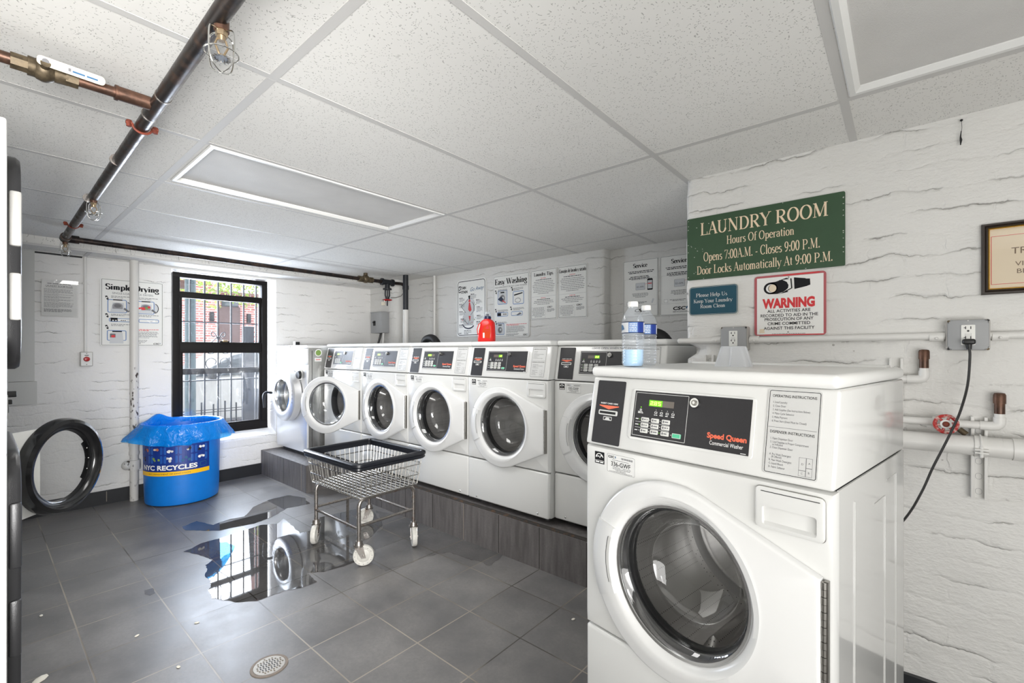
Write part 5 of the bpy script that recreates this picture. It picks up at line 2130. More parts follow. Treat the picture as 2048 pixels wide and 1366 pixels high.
# ------------------------------------------------------------------ things fixed to the end wall
t = thing('drain_pipe', 'white peeling drain pipe standing against the end wall left of the bin', 'pipe', (-4.745, .832, 0))
m = MB('peeling_paint')
m.cyl((0, 0, 0), (0, 0, 1.945), .029, n=20)
m.build('pipe_run', t)
m = MB('peeling_paint')
for z, r_, h in ((.455, .036, .03), (.42, .032, .05), (.385, .034, .024)):
    m.cyl((0, 0, z - h / 2), (0, 0, z + h / 2), r_, n=20)
m.build('coupling', t)
m = MB('peeling_paint')
m.cyl((0, 0, .2525), (0, 0, .3275), .041, n=20)
m.sphere((0, -.045, .29), .036, n=14, m=10)
m.cyl((0, 0, .29), (0, -.05, .29), .032, n=16)
m.build('cleanout_fitting', t)
t = thing('emergency_button', 'small wall box with a round red emergency button', 'button', (XL + .012, .551, 1.15))
m = MB('box_metal', 'plate_silver', 'ink', 'hinge_steel')
m.box(-.012, .026, -.036, .036, -.055, .055, .004, 2, 'box_metal')
S5 = Sheet((.0262, 0, 0), (0, 1, 0), (0, 0, 1), (1, 0, 0))
S5.slab(m, -.031, .031, -.05, .05, 0, .0015, 'plate_silver', r=.002)
rq = random.Random(6)
S5.lines(m, -.012, .012, .026, .005, .002, 'ink', rq)
for v in (.042, -.042):
    m.sphere((.028, 0, v), .0035, n=8, m=5, mat='hinge_steel')
m.build('box_body', t)
m = MB('button_red')
m.lathe([(.019, .026), (.019, .034), (.014, .042), (.0, .045)], (0, 0, 0), 'x', 24)
m.build('push_button', t)
t = MB('paint_white')
t.cyl((XL + .012, .547, 1.203), (XL + .012, .545, 1.945), .0098, n=12)
t.box(XL, XL + .014, .53, .562, 1.73, 1.742, .002)
tag(t.build('conduit'), 'thin white conduit dropping down the end wall to the red button box', 'conduit')

# disconnect box on the back wall
t = thing('switch_box', 'grey electrical disconnect box on the back wall above the steel washer', 'electrical box', (-4.53, 3.02, 1.53))
m = MB('box_grey', 'black')
m.box(-.105, .105, -.085, .02, -.118, .118, .005, 2, 'box_grey')
m.box(-.112, .112, -.09, -.01, .113, .121, .002, mat='box_grey')
m.build('housing', t)
m = MB('black')
m.box(-.108, -.104, -.05, -.02, -.03, .02)
m.box(-.05, -.01, -.092, -.084, -.035, .02, .002)
m.box(-.045, -.015, -.104, -.088, -.005, .012, .003)
m.build('switch_lever', t)
m = MB('paint_white')
m.cyl((-4.48, 3.0, 1.415), (-4.475, 2.98, 1.0), .012, n=12)
tag(m.build('conduit'), 'short white conduit below the grey disconnect box', 'conduit')
m = MB('cord_black')
m.tube([(-4.53, 3.0, 1.415), (-4.535, 2.99, 1.36), (-4.55, 2.97, 1.27), (-4.56, 2.95, 1.1)], .012, 10)
tag(m.build('cable'), 'dark cable leaving the bottom of the grey disconnect box', 'cable')
m = MB('paint_white')
m.cyl((-3.80, 3.175, .3), (-3.80, 3.175, ZC), .014, n=12)
tag(m.build('conduit'), 'thin white conduit on the back wall just right of the riser pipe', 'conduit')
for x, y, z, lab_ in ((-3.385, 2.78, 1.335, 'third washer on the plinth'), (-1.205, 2.79, 1.325, 'half hidden washer beside the pier')):
    m = MB('rubber')
    m.tube(bend([(x - .10, y + .03, 1.1), (x - .095, y, z - .03), (x - .03, y, z), (x + .05, y, z - .005), (x + .10, y + .01, z - .07), (x + .12, y + .05, 1.1)], .05, 5), .036, 14)
    tag(m.build('drain_hose'), 'black hose hump rising behind the ' + lab_, 'hose', None)

# ------------------------------------------------------------------ signs on the pier wall
def pier(x, z, y=2.158):
    return Sheet((x, y, z), (1, 0, 0), (0, 0, 1), (0, -1, 0))


t = thing('laundry_room_sign', 'large dark green sign with cream serif lettering giving the laundry room hours', 'sign', (-.4655, 2.158, 1.543))
S = Sheet((0, 0, 0), (1, 0, 0), (0, 0, 1), (0, -1, 0))
m = MB('sign_green', 'scuff')
S.slab(m, -.2985, .2985, .0, .284, -.006, .006, 'sign_green', r=.006, bev=.001)
rq = random.Random(12)
for k in range(34):
    e = rq.random()
    if e < .55:
        u, v = rq.choice((-.293, .293, rq.uniform(-.29, .29))), rq.uniform(.006, .278)
        if abs(u) < .28:
            v = rq.choice((.003, .281))
    else:
        u, v = rq.uniform(-.29, -.2), rq.uniform(.02, .27)
    S.poly(m, [(u + rq.uniform(.0008, .0035) * math.cos(a), v + rq.uniform(.0008, .0025) * math.sin(a)) for a in (0, 1.2, 2.4, 3.7, 5)], .0064, 'scuff')
m.build('panel', t)
m = MB('sign_cream')
g = -.4655
S.text(m, 'LAUNDRY ROOM', -.703 - g, .200, .056, .0068, 'sign_cream', 'serif', width=.482, bold=-.02)
S.text(m, 'Hours Of Operation', -.591 - g, .145, .036, .0068, 'sign_cream', 'serif', width=.256, bold=-.12)
S.text(m, 'Opens 7:00A.M. - Closes 9:00 P.M.', -.690 - g, .080, .040, .0068, 'sign_cream', 'serif', width=.442, bold=-.12)
S.text(m, 'Door Locks Automatically At 9:00 P.M.', -.719 - g, .0225, .038, .0068, 'sign_cream', 'serif', width=.512, bold=-.12)
m.build('lettering', t)

t = thing('notice_sign', 'small teal notice asking to keep the laundry room clean, below the green sign', 'sign', (-.6505, 2.158, 1.378))
m = MB('scuff', 'sign_teal')
S.slab(m, -.106, .106, -.001, .134, -.006, .004, 'scuff', r=.014, bev=.001)
S.slab(m, -.1035, .1035, .002, .131, .003, .0052, 'sign_teal', r=.013, bev=.0006)
S.frame(m, -.101, .101, .0045, .1285, .001, .0056, 'scuff', .011)
m.build('panel', t)
m = MB('sign_white')
g = -.6505
S.text(m, 'Please Help Us', -.006, .0845, .0165, .0058, 'sign_white', 'serif', width=.134, align='c', bold=-.25)
S.text(m, 'Keep Your Laundry', -.000, .0575, .0165, .0058, 'sign_white', 'serif', width=.167, align='c', bold=-.25)
S.text(m, 'Room Clean', -.001, .033, .0165, .0058, 'sign_white', 'serif', width=.106, align='c', bold=-.25)
m.build('lettering', t)

t = thing('warning_sign', 'white and red square warning sign with black camera pictogram', 'sign', (-.354, 2.158, 1.281))
m = MB('ink_rose', 'sign_white', 'ink_red', 'cream_card', 'ink_grey')
S.slab(m, -.1265, .1265, -.001, .250, -.006, .0045, 'ink_rose', r=.012, bev=.001)
S.rect(m, -.02, .105, .244, .2485, .0048, 'ink_red')
S.rect(m, -.09, .12, .0005, .0035, .0048, 'ink_red')
S.slab(m, -.1165, .1185, .004, .241, .004, .0055, 'sign_white', r=.001)
S.poly(m, [(-.108, .010), (-.087, .010), (-.090, .028), (-.106, .027)], .0059, 'cream_card')
S.lines(m, -.06, .06, .0055, .0022, .0059, 'ink_grey', rq)
m.build('panel', t)
m = MB('ink', 'sign_white', 'cream_card')
# surveillance camera pictogram
S.poly(m, arc(-.0655, .196, .0255, .0245, 0, 355, 28), .0059, 'ink')
S.poly(m, [(-.066, .2205), (-.046, .222), (-.008, .2345), (.000, .2355), (-.002, .176), (-.030, .171), (-.046, .171), (-.066, .1715)], .0059, 'ink')
S.poly(m, arc(-.034, .199, .034, .0285, -90, 90, 16), .0061, 'ink')
S.poly(m, [(-.022, .2275), (.007, .2285), (.009, .1925), (-.028, .1725), (-.040, .172), (-.020, .177), (-.003, .189), (.000, .203), (-.006, .217)], .0063, 'sign_white')
S.poly(m, [(-.018, .2275), (.006, .2275), (.008, .1935), (-.012, .182), (-.002, .192), (.0, .205), (-.006, .219)], .0065, 'sign_white')
S.stroke(m, [(.008, .231), (.011, .191), (-.010, .180)], .0045, .0066, 'ink')
S.stroke(m, [(-.006, .2335), (.0135, .2305), (.0165, .190), (-.004, .1795)], .0022, .0068, 'sign_white')
S.poly(m, [(.0185, .2335), (.058, .2265), (.060, .2245), (.0735, .2235), (.075, .199), (.066, .196), (.063, .1945), (.0205, .186)], .0059, 'ink')
S.poly(m, arc(-.064, .1955, .0185, .0175, 0, 355, 24), .0062, 'sign_white')
S.poly(m, arc(-.0595, .1955, .0150, .0160, 0, 355, 24), .0064, 'ink')
S.poly(m, arc(-.0580, .1955, .0142, .0158, 0, 355, 24), .0066, 'cream_card')
m.build('camera_pictogram', t)
m = MB('ink_red', 'ink')
S.text(m, 'WARNING', -.003, .1145, .038, .0059, 'ink_red', width=.186, align='c', bold=.055)
for tx, v, wd in (('ALL ACTIVITIES ARE', .0945, .153), ('RECORDED TO AID IN THE', .0765, .203), ('PROSECUTION OF ANY', .0605, .173), ('CRIME COMMITTED', .0425, .151), ('AGAINST THIS FACILITY', .0235, .180)):
    S.text(m, tx, -.001, v, .0125, .0059, 'ink', width=wd, align='c', bold=.013)
m.build('lettering', t)
m = MB('hinge_steel')
for v, u in ((.0125, -.002), (.2365, .0)):
    m.sphere((u, -.0062, v), .003, n=8, m=5)
m.build('screw', t)

t = thing('framed_notice', 'dark wooden frame with gold edge holding a cream notice, at the right edge', 'picture frame', (.375, 2.158, 1.401))
m = MB('wood_dark')
hw, hh = .178, .231
prof = [(0, -.004), (0, .010), (.003, .016), (.007, .016), (.009, .013), (.012, .017), (.015, .014), (.0155, .006)]
rings = [[S.p(-hw + e, 0 + e, d), S.p(hw - e, 0 + e, d), S.p(hw - e, hh - e, d), S.p(-hw + e, hh - e, d)] for e, d in prof]
m.add([p for q in rings for p in q], [(i * 4 + k, i * 4 + (k + 1) % 4, (i + 1) * 4 + (k + 1) % 4, (i + 1) * 4 + k) for i in range(len(prof) - 1) for k in range(4)])
m.build('moulding', t)
m = MB('gold')
prof = [(.0150, .006), (.0150, .010), (.0175, .011), (.0195, .008), (.0195, .004)]
rings = [[S.p(-hw + e, 0 + e, d), S.p(hw - e, 0 + e, d), S.p(hw - e, hh - e, d), S.p(-hw + e, hh - e, d)] for e, d in prof]
m.add([p for q in rings for p in q], [(i * 4 + k, i * 4 + (k + 1) % 4, (i + 1) * 4 + (k + 1) % 4, (i + 1) * 4 + k) for i in range(len(prof) - 1) for k in range(4)])
m.build('gilt_edge', t)
m = MB('cream_card', 'ink_red', 'taupe')
S.rect(m, -hw + .016, hw - .016, .016, hh - .016, .003, 'cream_card')
S.frame(m, -hw + .0225, hw - .0225, .032, hh - .042, .0014, .0034, 'ink_red')
S.text(m, 'TR', -.110, .127, .0215, .0034, 'taupe', bold=.0)
S.text(m, 'VI', -.102, .088, .0150, .0034, 'taupe', xs=1.1)
S.text(m, 'BE', -.098, .064, .0150, .0034, 'taupe', xs=1.1)
m.build('notice_card', t)
m = MB('picture_glass')
S.rect(m, -hw + .018, hw - .018, .018, hh - .018, .0055, 'picture_glass')
m.build('glazing', t)

# ------------------------------------------------------------------ pipes, boxes and cord on the pier wall
m = MB('paint_white', 'bronze')
for a, b in ((-.795, -.609), (-.499, .110), (.216, 2.5)):
    m.cyl((a, 2.146, 1.262 if a < 0 else 1.268), (b, 2.146, 1.262 if b < 0 else 1.268), .0125, n=14)
for x in (-.63, -.478, .088, .238):
    m.cyl((x - .018, 2.146, 1.265), (x + .018, 2.146, 1.265), .0155, n=14)
    m.sphere((x, 2.129, 1.260), .0045, n=8, m=5, mat='paint_white')
m.sphere((-.795, 2.146, 1.262), .0125, n=12, m=8)
m.cyl((-.795, 2.146, 1.262), (-.80, 2.26, 1.262), .0125, n=14)
tag(m.build('conduit'), 'white conduit running along the pier wall through both outlet boxes', 'conduit')


def outlet_box(label, x, w):
    t = thing('outlet_box', label, 'outlet', (x, 2.16, 1.2175), group='grey outlet boxes')
    m = MB('box_metal', 'box_grey', 'hinge_steel', 'seam')
    S.slab(m, -w / 2, w / 2, 0, .104, -.01, .038, 'box_metal', r=.008, bev=.003)
    k = .012
    pl = [(-w / 2 + k, .002), (w / 2 - k, .002), (w / 2 - .010, k * .8), (w / 2 - .003, k), (w / 2 - .003, .104 - k), (w / 2 - .010, .104 - k * .8), (w / 2 - k, .102), (-w / 2 + k, .102),
          (-w / 2 + .010, .104 - k * .8), (-w / 2 + .003, .104 - k), (-w / 2 + .003, k), (-w / 2 + .010, k * .8)]
    m.prism(pl, .037, .046, S.fn, bev=.0035, mat='box_grey')
    for u, v, c in ((-w / 2 + .006, .006, 'seam'), (w / 2 - .006, .006, 'bronze'), (-w / 2 + .006, .098, 'bronze'), (w / 2 - .006, .098, 'seam')):
        m.cyl(S.p(u, v, .037), S.p(u, v, .0405), .0038, n=10, mat=c)
    for v in (.0055, .0985):
        m.sphere(S.p(0.0, v, .046), .0028, n=8, m=5, mat='plate_silver')
    m.build('cover_plate', t)
    m = MB('outlet_white', 'black', 'ink_grey')
    S.slab(m, -.0165, .0165, .019, .085, .045, .050, 'outlet_white', r=.002, bev=.0008)
    for v in (.036, .068):
        S.rect(m, .005, .0072, v + .003, v + .012, .0505, 'black')
        S.rect(m, -.0072, -.005, v + .003, v + .012, .0505, 'black')
        S.rect(m, -.0105, -.0068, v + .0065, v + .0085, .0505, 'black')
        S.poly(m, arc(0, v - .003, .003, .003, 0, 340, 12), .0505, 'black')
    for v in (.0485, .0545):
        S.frame(m, -.0075, .0075, v - .002, v + .002, .0005, .0505, 'ink_grey')
    m.build('receptacle', t)
    return t


outlet_box('grey outlet box under the warning sign with both sockets empty', -.554, .108)
outlet_box('grey outlet box with the black cord plugged in, below the framed notice', .163, .104)
m = MB('cord_black')
m.box(.148, .1795, 2.088, 2.112, 1.238, 1.256, .006, 3)
m.cyl((.1635, 2.10, 1.243), (.1645, 2.098, 1.222), .0085, .006, 12)
cp = [(.1645, 2.098, 1.225), (.166, 2.098, 1.196), (.160, 2.090, 1.106), (.141, 2.06, 1.022), (.1225, 2.048, .966), (.103, 2.045, .910), (.0745, 2.04, .832), (.047, 2.03, .749), (.006, 1.98, .667), (-.08, 1.86, .56), (-.12, 1.81, .52)]
sm = []
P = [Vector(p) for p in cp]
for i in range(len(P) - 1):
    p0, p1, p2, p3 = P[max(i - 1, 0)], P[i], P[i + 1], P[min(i + 2, len(P) - 1)]
    for k in range(6):
        s_ = k / 6
        sm.append(.5 * ((2 * p1) + (p2 - p0) * s_ + (2 * p0 - 5 * p1 + 4 * p2 - p3) * s_ ** 2 + (3 * p1 - p0 - 3 * p2 + p3) * s_ ** 3))
sm.append(P[-1])
m.tube(sm, .0058, 10, flat=.6)
tag(m.build('power_cord'), 'black power cord hanging from the outlet down behind the nearest washer', 'power cord')

m = MB('paint_white', 'seam')
m.tube([(-.75, 2.114, .900), (.24, 2.114, .908)], .0315, 20)
m.tube([(.24, 2.114, .908), (.262, 2.114, .908)], .0315, 20)
m.tube([(.262, 2.114, .908), (2.5, 2.114, .92)], .0345, 20)
tag(m.build('waste_pipe'), 'thick white painted pipe running low along the pier wall', 'pipe')


def stub(label, x0, x1, z, ztop):
    t = thing('capped_pipe', label, 'pipe', (x1, 2.13, z), group='copper capped stub pipes')
    m = MB('paint_white')
    m.tube(bend([(x0 - x1, 0, 0), (0, 0, 0), (0, 0, (ztop - z) * .40)], .028, 6), .0125, 14)
    m.tube(bend([(-.045, 0, 0), (0, 0, 0), (0, 0, .030)], .028, 6), .0148, 14)
    m.build('white_run', t)
    m = MB('copper_pipe')
    h = ztop - z
    m.cyl((0, 0, h * .38), (0, 0, h * .72), .0128, n=16)
    m.lathe([(.0150, h * .68), (.0150, h * .93), (.0125, h * .985), (.006, h), (.0, h)], n=18)
    m.build('copper_cap', t)
    return t


stub('white stub pipe with copper cap beside the upper back corner of the nearest washer', -.3, .056, 1.118, 1.222)
t = stub('white stub pipe with copper cap and red valve wheel above the thick pipe at right', -.3, .236, .974, 1.083)
OFF = Vector((.108 - .236, 2.10 - 2.13, .002))
m = MB('bronze', 'paint_white')
m.cyl((0, .03, 0), (0, -.028, .004), .006, n=10, mat='bronze')
m.cyl((-.03, .03, 0), (.035, .03, 0), .0165, n=14, mat='paint_white')
m.cyl((.035, .028, -.02), (.052, .024, -.035), .009, n=10, mat='bronze')
vs_ = m.build('shutoff_valve', t)
vs_.location = OFF
m = MB('red_wheel')
hexo = [(.0305 * math.cos(math.pi / 3 * k + .2), -.026, .0305 * math.sin(math.pi / 3 * k + .2)) for k in range(6)]
m.tube(bend(hexo, .010, 3, closed=True), .0052, 8, closed=True)
for k in range(6):
    a = math.pi / 3 * k + .2
    m.tube([(.010 * math.cos(a), -.026, .010 * math.sin(a)), (.029 * math.cos(a), -.026, .029 * math.sin(a))], .0038, 6)
m.build('handwheel', vs_)
m = MB('sign_white', 'rust_red')
m.lathe([(.0145, -.026), (.0145, -.031), (.010, -.033), (.009, -.031)], (0, 0, 0), 'y', 20, 'sign_white')
m.lathe([(.009, -.031), (.006, -.034), (.0, -.034)], (0, 0, 0), 'y', 16, 'rust_red')
m.build('wheel_hub', vs_)


def strut(label, x, z0, z1, clamp):
    t = thing('strut_channel', label, 'bracket', (x, 2.16, z0), group='painted strut channels')
    m = MB('paint_white', 'ink_grey')
    w, h = .0195, z1 - z0
    m.box(-w, w, -.004, .004, 0, h)
    for s_ in (-1, 1):
        m.box(s_ * w - .005 if s_ > 0 else -w, s_ * w if s_ > 0 else -w + .005, -.022, .0, 0, h, .001)
        m.box(s_ * w - .008 if s_ > 0 else -w, s_ * w if s_ > 0 else -w + .008, -.024, -.021, 0, h, .001)
    z = .022
    while z < h:
        S.frame(m, -.008, .008, z - .010, z + .010, .0008, .0045, 'ink_grey', .0075)
        z += .05
    m.build('channel', t)
    if clamp:
        m = MB('paint_white')
        m.tube([(0, -.046 - .036 * math.cos(a), clamp - z0 + .036 * math.sin(a)) for a in [math.pi * (.5 - q / 10) for q in range(11)]], .0028, 6)
        vv = []
        for q in range(13):
            a = math.pi * (.62 - 1.24 * q / 12)
            for xx in (-.015, .015):
                vv.append((xx, -.046 - .0345 * math.cos(a), clamp - z0 + .0345 * math.sin(a)))
        m.add(vv, [(2 * q, 2 * q + 1, 2 * q + 3, 2 * q + 2) for q in range(12)], None, True)
        m.box(-.016, .016, -.092, -.075, clamp - z0 - .018, clamp - z0 - .013, .001)
        m.box(-.016, .016, -.092, -.075, clamp - z0 - .008, clamp - z0 - .003, .001)
        m.cyl((0, -.083, clamp - z0 - .03), (0, -.083, clamp - z0 + .004), .0045, n=8)
        m.build('pipe_strap', t)
    return t


strut('painted steel strut channel with strap holding the thick pipe', .191, .730, 1.000, .908)
strut('painted strut channel showing just above the right back corner of the nearest washer', -.018, .93, 1.19, None)
strut('painted strut channel behind the white plastic tub on the nearest washer', -.662, .95, 1.197, None)
m = MB('black', 'ink_grey')
m.sphere((.150, 2.150, 1.992), .004, n=8, m=6)
m.tube([(.150, 2.148, 1.992), (.151, 2.147, 1.965), (.149, 2.146, 1.945)], .0006, 5)
m.tube([(.149, 2.146, 1.955), (.1475, 2.146, 1.935), (.1485, 2.146, 1.925), (.1475, 2.146, 1.908)], [.0008, .0022, .0036, .0012], 7)
tag(m.build('wall_nail'), 'nail with a dusty dark cobweb strand, high on the pier wall near the ceiling', 'nail')

# ------------------------------------------------------------------ posters on the end and back walls
rp = random.Random(21)


def machine(S, m, u, v, w, h, dark='ink', blue=True, hole=True, tint='ink_pale'):
    """small drawing of a machine inside a blue bracket"""
    if blue:
        S.frame(m, u - w * .12, u + w * 1.12, v - h * .05, v + h * 1.1, w * .07, .0028, 'ink_blue', w * .12)
    S.poly(m, [(u + w * .05, v), (u + w * .95, v), (u + w, v + h), (u, v + h)], .0031, tint)
    S.rect(m, u + w * .25, u + w * .75, v + h * .86, v + h * .96, .0034, dark)
    if hole:
        S.poly(m, arc(u + w * .5, v + h * .42, w * .34, h * .32, 0, 350, 20), .0034, 'ink_grey')
        S.poly(m, arc(u + w * .5, v + h * .42, w * .25, h * .24, 0, 350, 20), .0037, 'ink_mid')
        S.poly(m, arc(u + w * .58, v + h * .46, w * .12, h * .12, 0, 350, 14), .0040, 'ink_pale')


def marker(S, m, u, v, s_):
    S.poly(m, [(u, v + s_), (u + s_ * .5, v + s_ * 1.15), (u + s_ * .85, v + s_ * .2), (u + s_ * .75, v - s_ * .2), (u + s_ * .4, v)], .0032, 'ink')
    S.poly(m, [(u + s_ * .2, v + s_ * .65), (u + s_ * .45, v + s_ * .75), (u + s_ * .6, v + s_ * .35), (u + s_ * .35, v + s_ * .3)], .0035, 'ink_white')


def csc(S, m, u, v, h):
    S.text(m, 'CSC', u, v, h, .0032, 'ink', bold=.035, skew=.15, width=h * 3.5)
    S.poly(m, [(u + h * 3.9, v + h * .2), (u + h * 4.3, v + h * 1.1), (u + h * 3.7, v + h * .7)], .0032, 'ink_teal')


def poster(label, sheet_org, U, N, w, h, corner, border, glossy='poster_white'):
    t = thing('poster', label, 'poster', sheet_org)
    S = Sheet((0, 0, 0), U, (0, 0, 1), N)
    m = MB(glossy)
    S.slab(m, 0, w, 0, h, -.004, .002, glossy, r=corner)
    if border:
        e, wd, c = border
        S.frame(m, e, w - e, e, h - e, wd, .0026, 'ink', c)
    m.build('sheet', t)
    return t, S


EN = (1, 0, 0)
BN = (0, -1, 0)
# simple drying
t, S = poster('white instruction poster headed Simple Drying, behind the drain pipe', (XL + .012, .632, 1.250), (0, 1, 0), EN, .405, .540, .012, (.008, .0022, .004))
m = MB('ink', 'ink_mid', 'ink_red')
S.text(m, 'Simple Drying', .030, .452, .046, .003, 'ink', 'serif', width=.345, bold=.55)
S.text(m, 'SINGLE-LOAD STACK DRYERS', .072, .418, .017, .003, 'ink_mid', width=.262)
for u0, v in ((.065, .402), (.065, .258), (.065, .178), (.24, .402), (.24, .260)):
    S.para(m, u0, u0 + .135, v, 2, .010, .0042, .003, 'ink_mid', rp)
S.para(m, .185, .385, .142, 2, .009, .0045, .003, 'ink_red', rp)
S.para(m, .190, .385, .120, 6, .0095, .0036, .003, 'ink_mid', rp)
S.para(m, .180, .30, .052, 4, .009, .0036, .003, 'ink_mid', rp)
csc(S, m, .335, .016, .012)
m.build('lettering', t)
m = MB('ink_blue', 'ink_pale', 'ink', 'ink_grey', 'ink_mid', 'ink_white', 'ink_red', 'ink_green')
for k, v in enumerate((.372, .232, .140)):
    marker(S, m, .028, v, .026)
for u in (.065, .245):
    S.frame(m, u - .022, u + .098, .268, .375, .0055, .0028, 'ink_blue', .012)
    S.poly(m, [(u - .005, .272), (u + .085, .272), (u + .078, .350), (u + .01, .350)], .0030, 'ink_pale')
    S.rect(m, u + .012, u + .070, .368, .376, .0033, 'ink')
    S.poly(m, arc(u + .04, .325, .032, .024, 0, 180, 14) + [(u + .008, .300), (u + .072, .300)], .0034, 'ink_grey')
    S.poly(m, arc(u + .04, .325, .022, .016, 0, 350, 16), .0036, 'ink_mid')
    S.poly(m, arc(u + .100, .318, .022, .036, -90, 90, 12), .0034, 'ink_pale')
    v_, f_ = ribbon(arc(u + .100, .318, .024, .038, -80, 85, 12), .005)
    m.add([S.p(a, b, .0037) for a, b in v_], f_, 'ink')
    S.poly(m, [(u + .075, .300), (u + .105, .275), (u + .112, .285), (u + .085, .312)], .0038, 'ink_mid')
S.poly(m, [(.225, .318), (.275, .326), (.285, .305), (.262, .300), (.255, .312), (.235, .304)], .0040, 'ink_red')
S.poly(m, arc(.292, .318, .012, .010, 0, 340, 10), .0041, 'ink_green')
S.poly(m, arc(.306, .326, .010, .010, 0, 340, 10), .0042, 'ink_red')
for u in (.052, .238):
    S.frame(m, u, u + .135, .196, .226, .0045, .0028, 'ink_blue', .009)
S.rect(m, .062, .105, .200, .228, .0032, 'ink')
S.rect(m, .072, .082, .203, .211, .0035, 'ink_white')
S.rect(m, .090, .099, .203, .211, .0035, 'ink_white')
S.rect(m, .118, .160, .202, .219, .0032, 'ink_white')
for k in range(3):
    S.rect(m, .124 + k * .012, .131 + k * .012, .205, .212, .0035, 'ink')
S.poly(m, [(.285, .222), (.32, .214), (.345, .223), (.35, .204), (.31, .198)], .0034, 'ink_white')
S.poly(m, [(.300, .215), (.315, .206), (.335, .212), (.318, .203)], .0037, 'ink_mid')
S.frame(m, .040, .160, .045, .128, .0055, .0028, 'ink_blue', .010)
S.poly(m, [(.055, .022), (.142, .022), (.136, .108), (.062, .108)], .0031, 'ink_pale')
S.rect(m, .072, .132, .114, .123, .0034, 'ink')
S.poly(m, [(.058, .070), (.058, .100), (.092, .100), (.092, .070)], .0035, 'ink_mid')
S.poly(m, arc(.078, .080, .013, .011, 0, 340, 12), .0038, 'ink_red')
m.build('pictures', t)
# rules sheet in a plastic sleeve
t, S = poster('sheet of laundry room rules in a clear plastic sleeve at the left end', (XL + .012, .310, 1.475), (0, 1, 0), EN, .188, .262, .004, None, 'paper')
m = MB('ink_grey', 'ink_mid', 'ink')
S.lines(m, .030, .155, .235, .006, .003, 'ink_mid', rp)
S.text(m, 'LAUNDRY ROOM RULES', .022, .214, .013, .003, 'ink_mid', width=.143, bold=.02)
S.rect(m, .022, .165, .210, .2115, .003, 'ink_mid')
v = .200
for n in (6, 2, 3, 3, 7):
    S.para(m, .012, .172, v, n, .0062, .0032, .003, 'ink_grey', rp, last=.5)
    v -= n * .0062 + .003
S.para(m, .012, .172, .050, 4, .0062, .0035, .003, 'ink_mid', rp)
m.build('lettering', t)
m = MB('picture_glass')
S.slab(m, -.006, .196, -.010, .268, .0045, .0052, 'picture_glass', r=.004)
m.build('plastic_sleeve', t)

# stain poster
BY_ = YB - .004
t, S = poster('white stain removal poster with a shirt and red tie, left of the other posters', (-3.468, BY_, 1.355), (1, 0, 0), BN, .412, .570, .03, (.012, .006, .03))
m = MB('ink', 'ink_teal', 'ink_mid', 'ink_white', 'ink_blue')
S.slab(m, .026, .060, .445, .510, .0022, .0028, 'ink', r=.004)
S.text(m, 'S', .031, .455, .046, .0032, 'ink_white', bold=.03)
S.text(m, 'TAIN', .064, .478, .026, .0030, 'ink', bold=.04, width=.068)
S.text(m, 'STAIN', .066, .436, .026, .0030, 'ink', bold=.04, width=.088)
S.text(m, 'Go Away', .190, .448, .040, .0030, 'ink_teal', width=.185, skew=.35, slope=.06)
for u, v, n in ((.20, .415, 5), (.035, .385, 4), (.035, .325, 4), (.275, .355, 4), (.285, .285, 5), (.035, .25, 4), (.285, .20, 4), (.055, .175, 4), (.035, .115, 3), (.28, .14, 3)):
    S.text(m, 'x', u, v, .0001, .003, 'ink')
    S.lines(m, u, u + .05, v, .0065, .003, 'ink', rp)
    S.para(m, u, u + .085, v - .004, n, .0085, .0034, .003, 'ink_mid', rp)
S.para(m, .105, .215, .062, 3, .015, .006, .003, 'ink_mid', rp)
csc(S, m, .028, .028, .011)
m.build('lettering', t)
m = MB('ink_pale', 'ink', 'ink_red', 'ink_blue', 'ink_navy', 'ink_green', 'ink_white')
S.poly(m, [(.13, .36), (.165, .385), (.215, .385), (.25, .355), (.255, .27), (.235, .23), (.25, .17), (.23, .11), (.10, .11), (.085, .20), (.115, .25), (.06, .31)], .0027, 'ink_pale')
for ln in ([(.06, .305), (.115, .335), (.165, .375)], [(.06, .305), (.13, .24)], [(.25, .34), (.24, .25), (.20, .215)], [(.11, .165), (.165, .12), (.18, .165)], [(.215, .345), (.255, .30), (.25, .25)]):
    S.stroke(m, ln, .004, .0032, 'ink')
S.poly(m, [(.165, .405), (.195, .410), (.190, .370), (.178, .365)], .0034, 'ink')
S.poly(m, [(.176, .368), (.192, .368), (.200, .350), (.184, .340), (.168, .350)], .0036, 'ink_red')
S.poly(m, [(.176, .338), (.192, .338), (.214, .262), (.190, .245), (.166, .268)], .0036, 'ink_red')
S.poly(m, [(.172, .205), (.200, .205), (.192, .150), (.178, .175)], .0036, 'ink_red')
v_, f_ = ribbon(arc(.17, .135, .085, .055, 190, 330, 14), .012)
m.add([S.p(a, b, .0034) for a, b in v_], f_, 'ink_navy')
for k in range(14):
    a = rp.uniform(0, 6.28)
    u, v = .17 + .12 * math.cos(a), .25 + .12 * math.sin(a)
    S.poly(m, [(u + .007 * math.cos(q + a), v + .004 * math.sin(q + a)) for q in (0, 1.6, 3.1, 4.7)], .0037, rp.choice(('ink_red', 'ink_blue', 'ink_navy', 'ink_green')))
m.build('pictures', t)

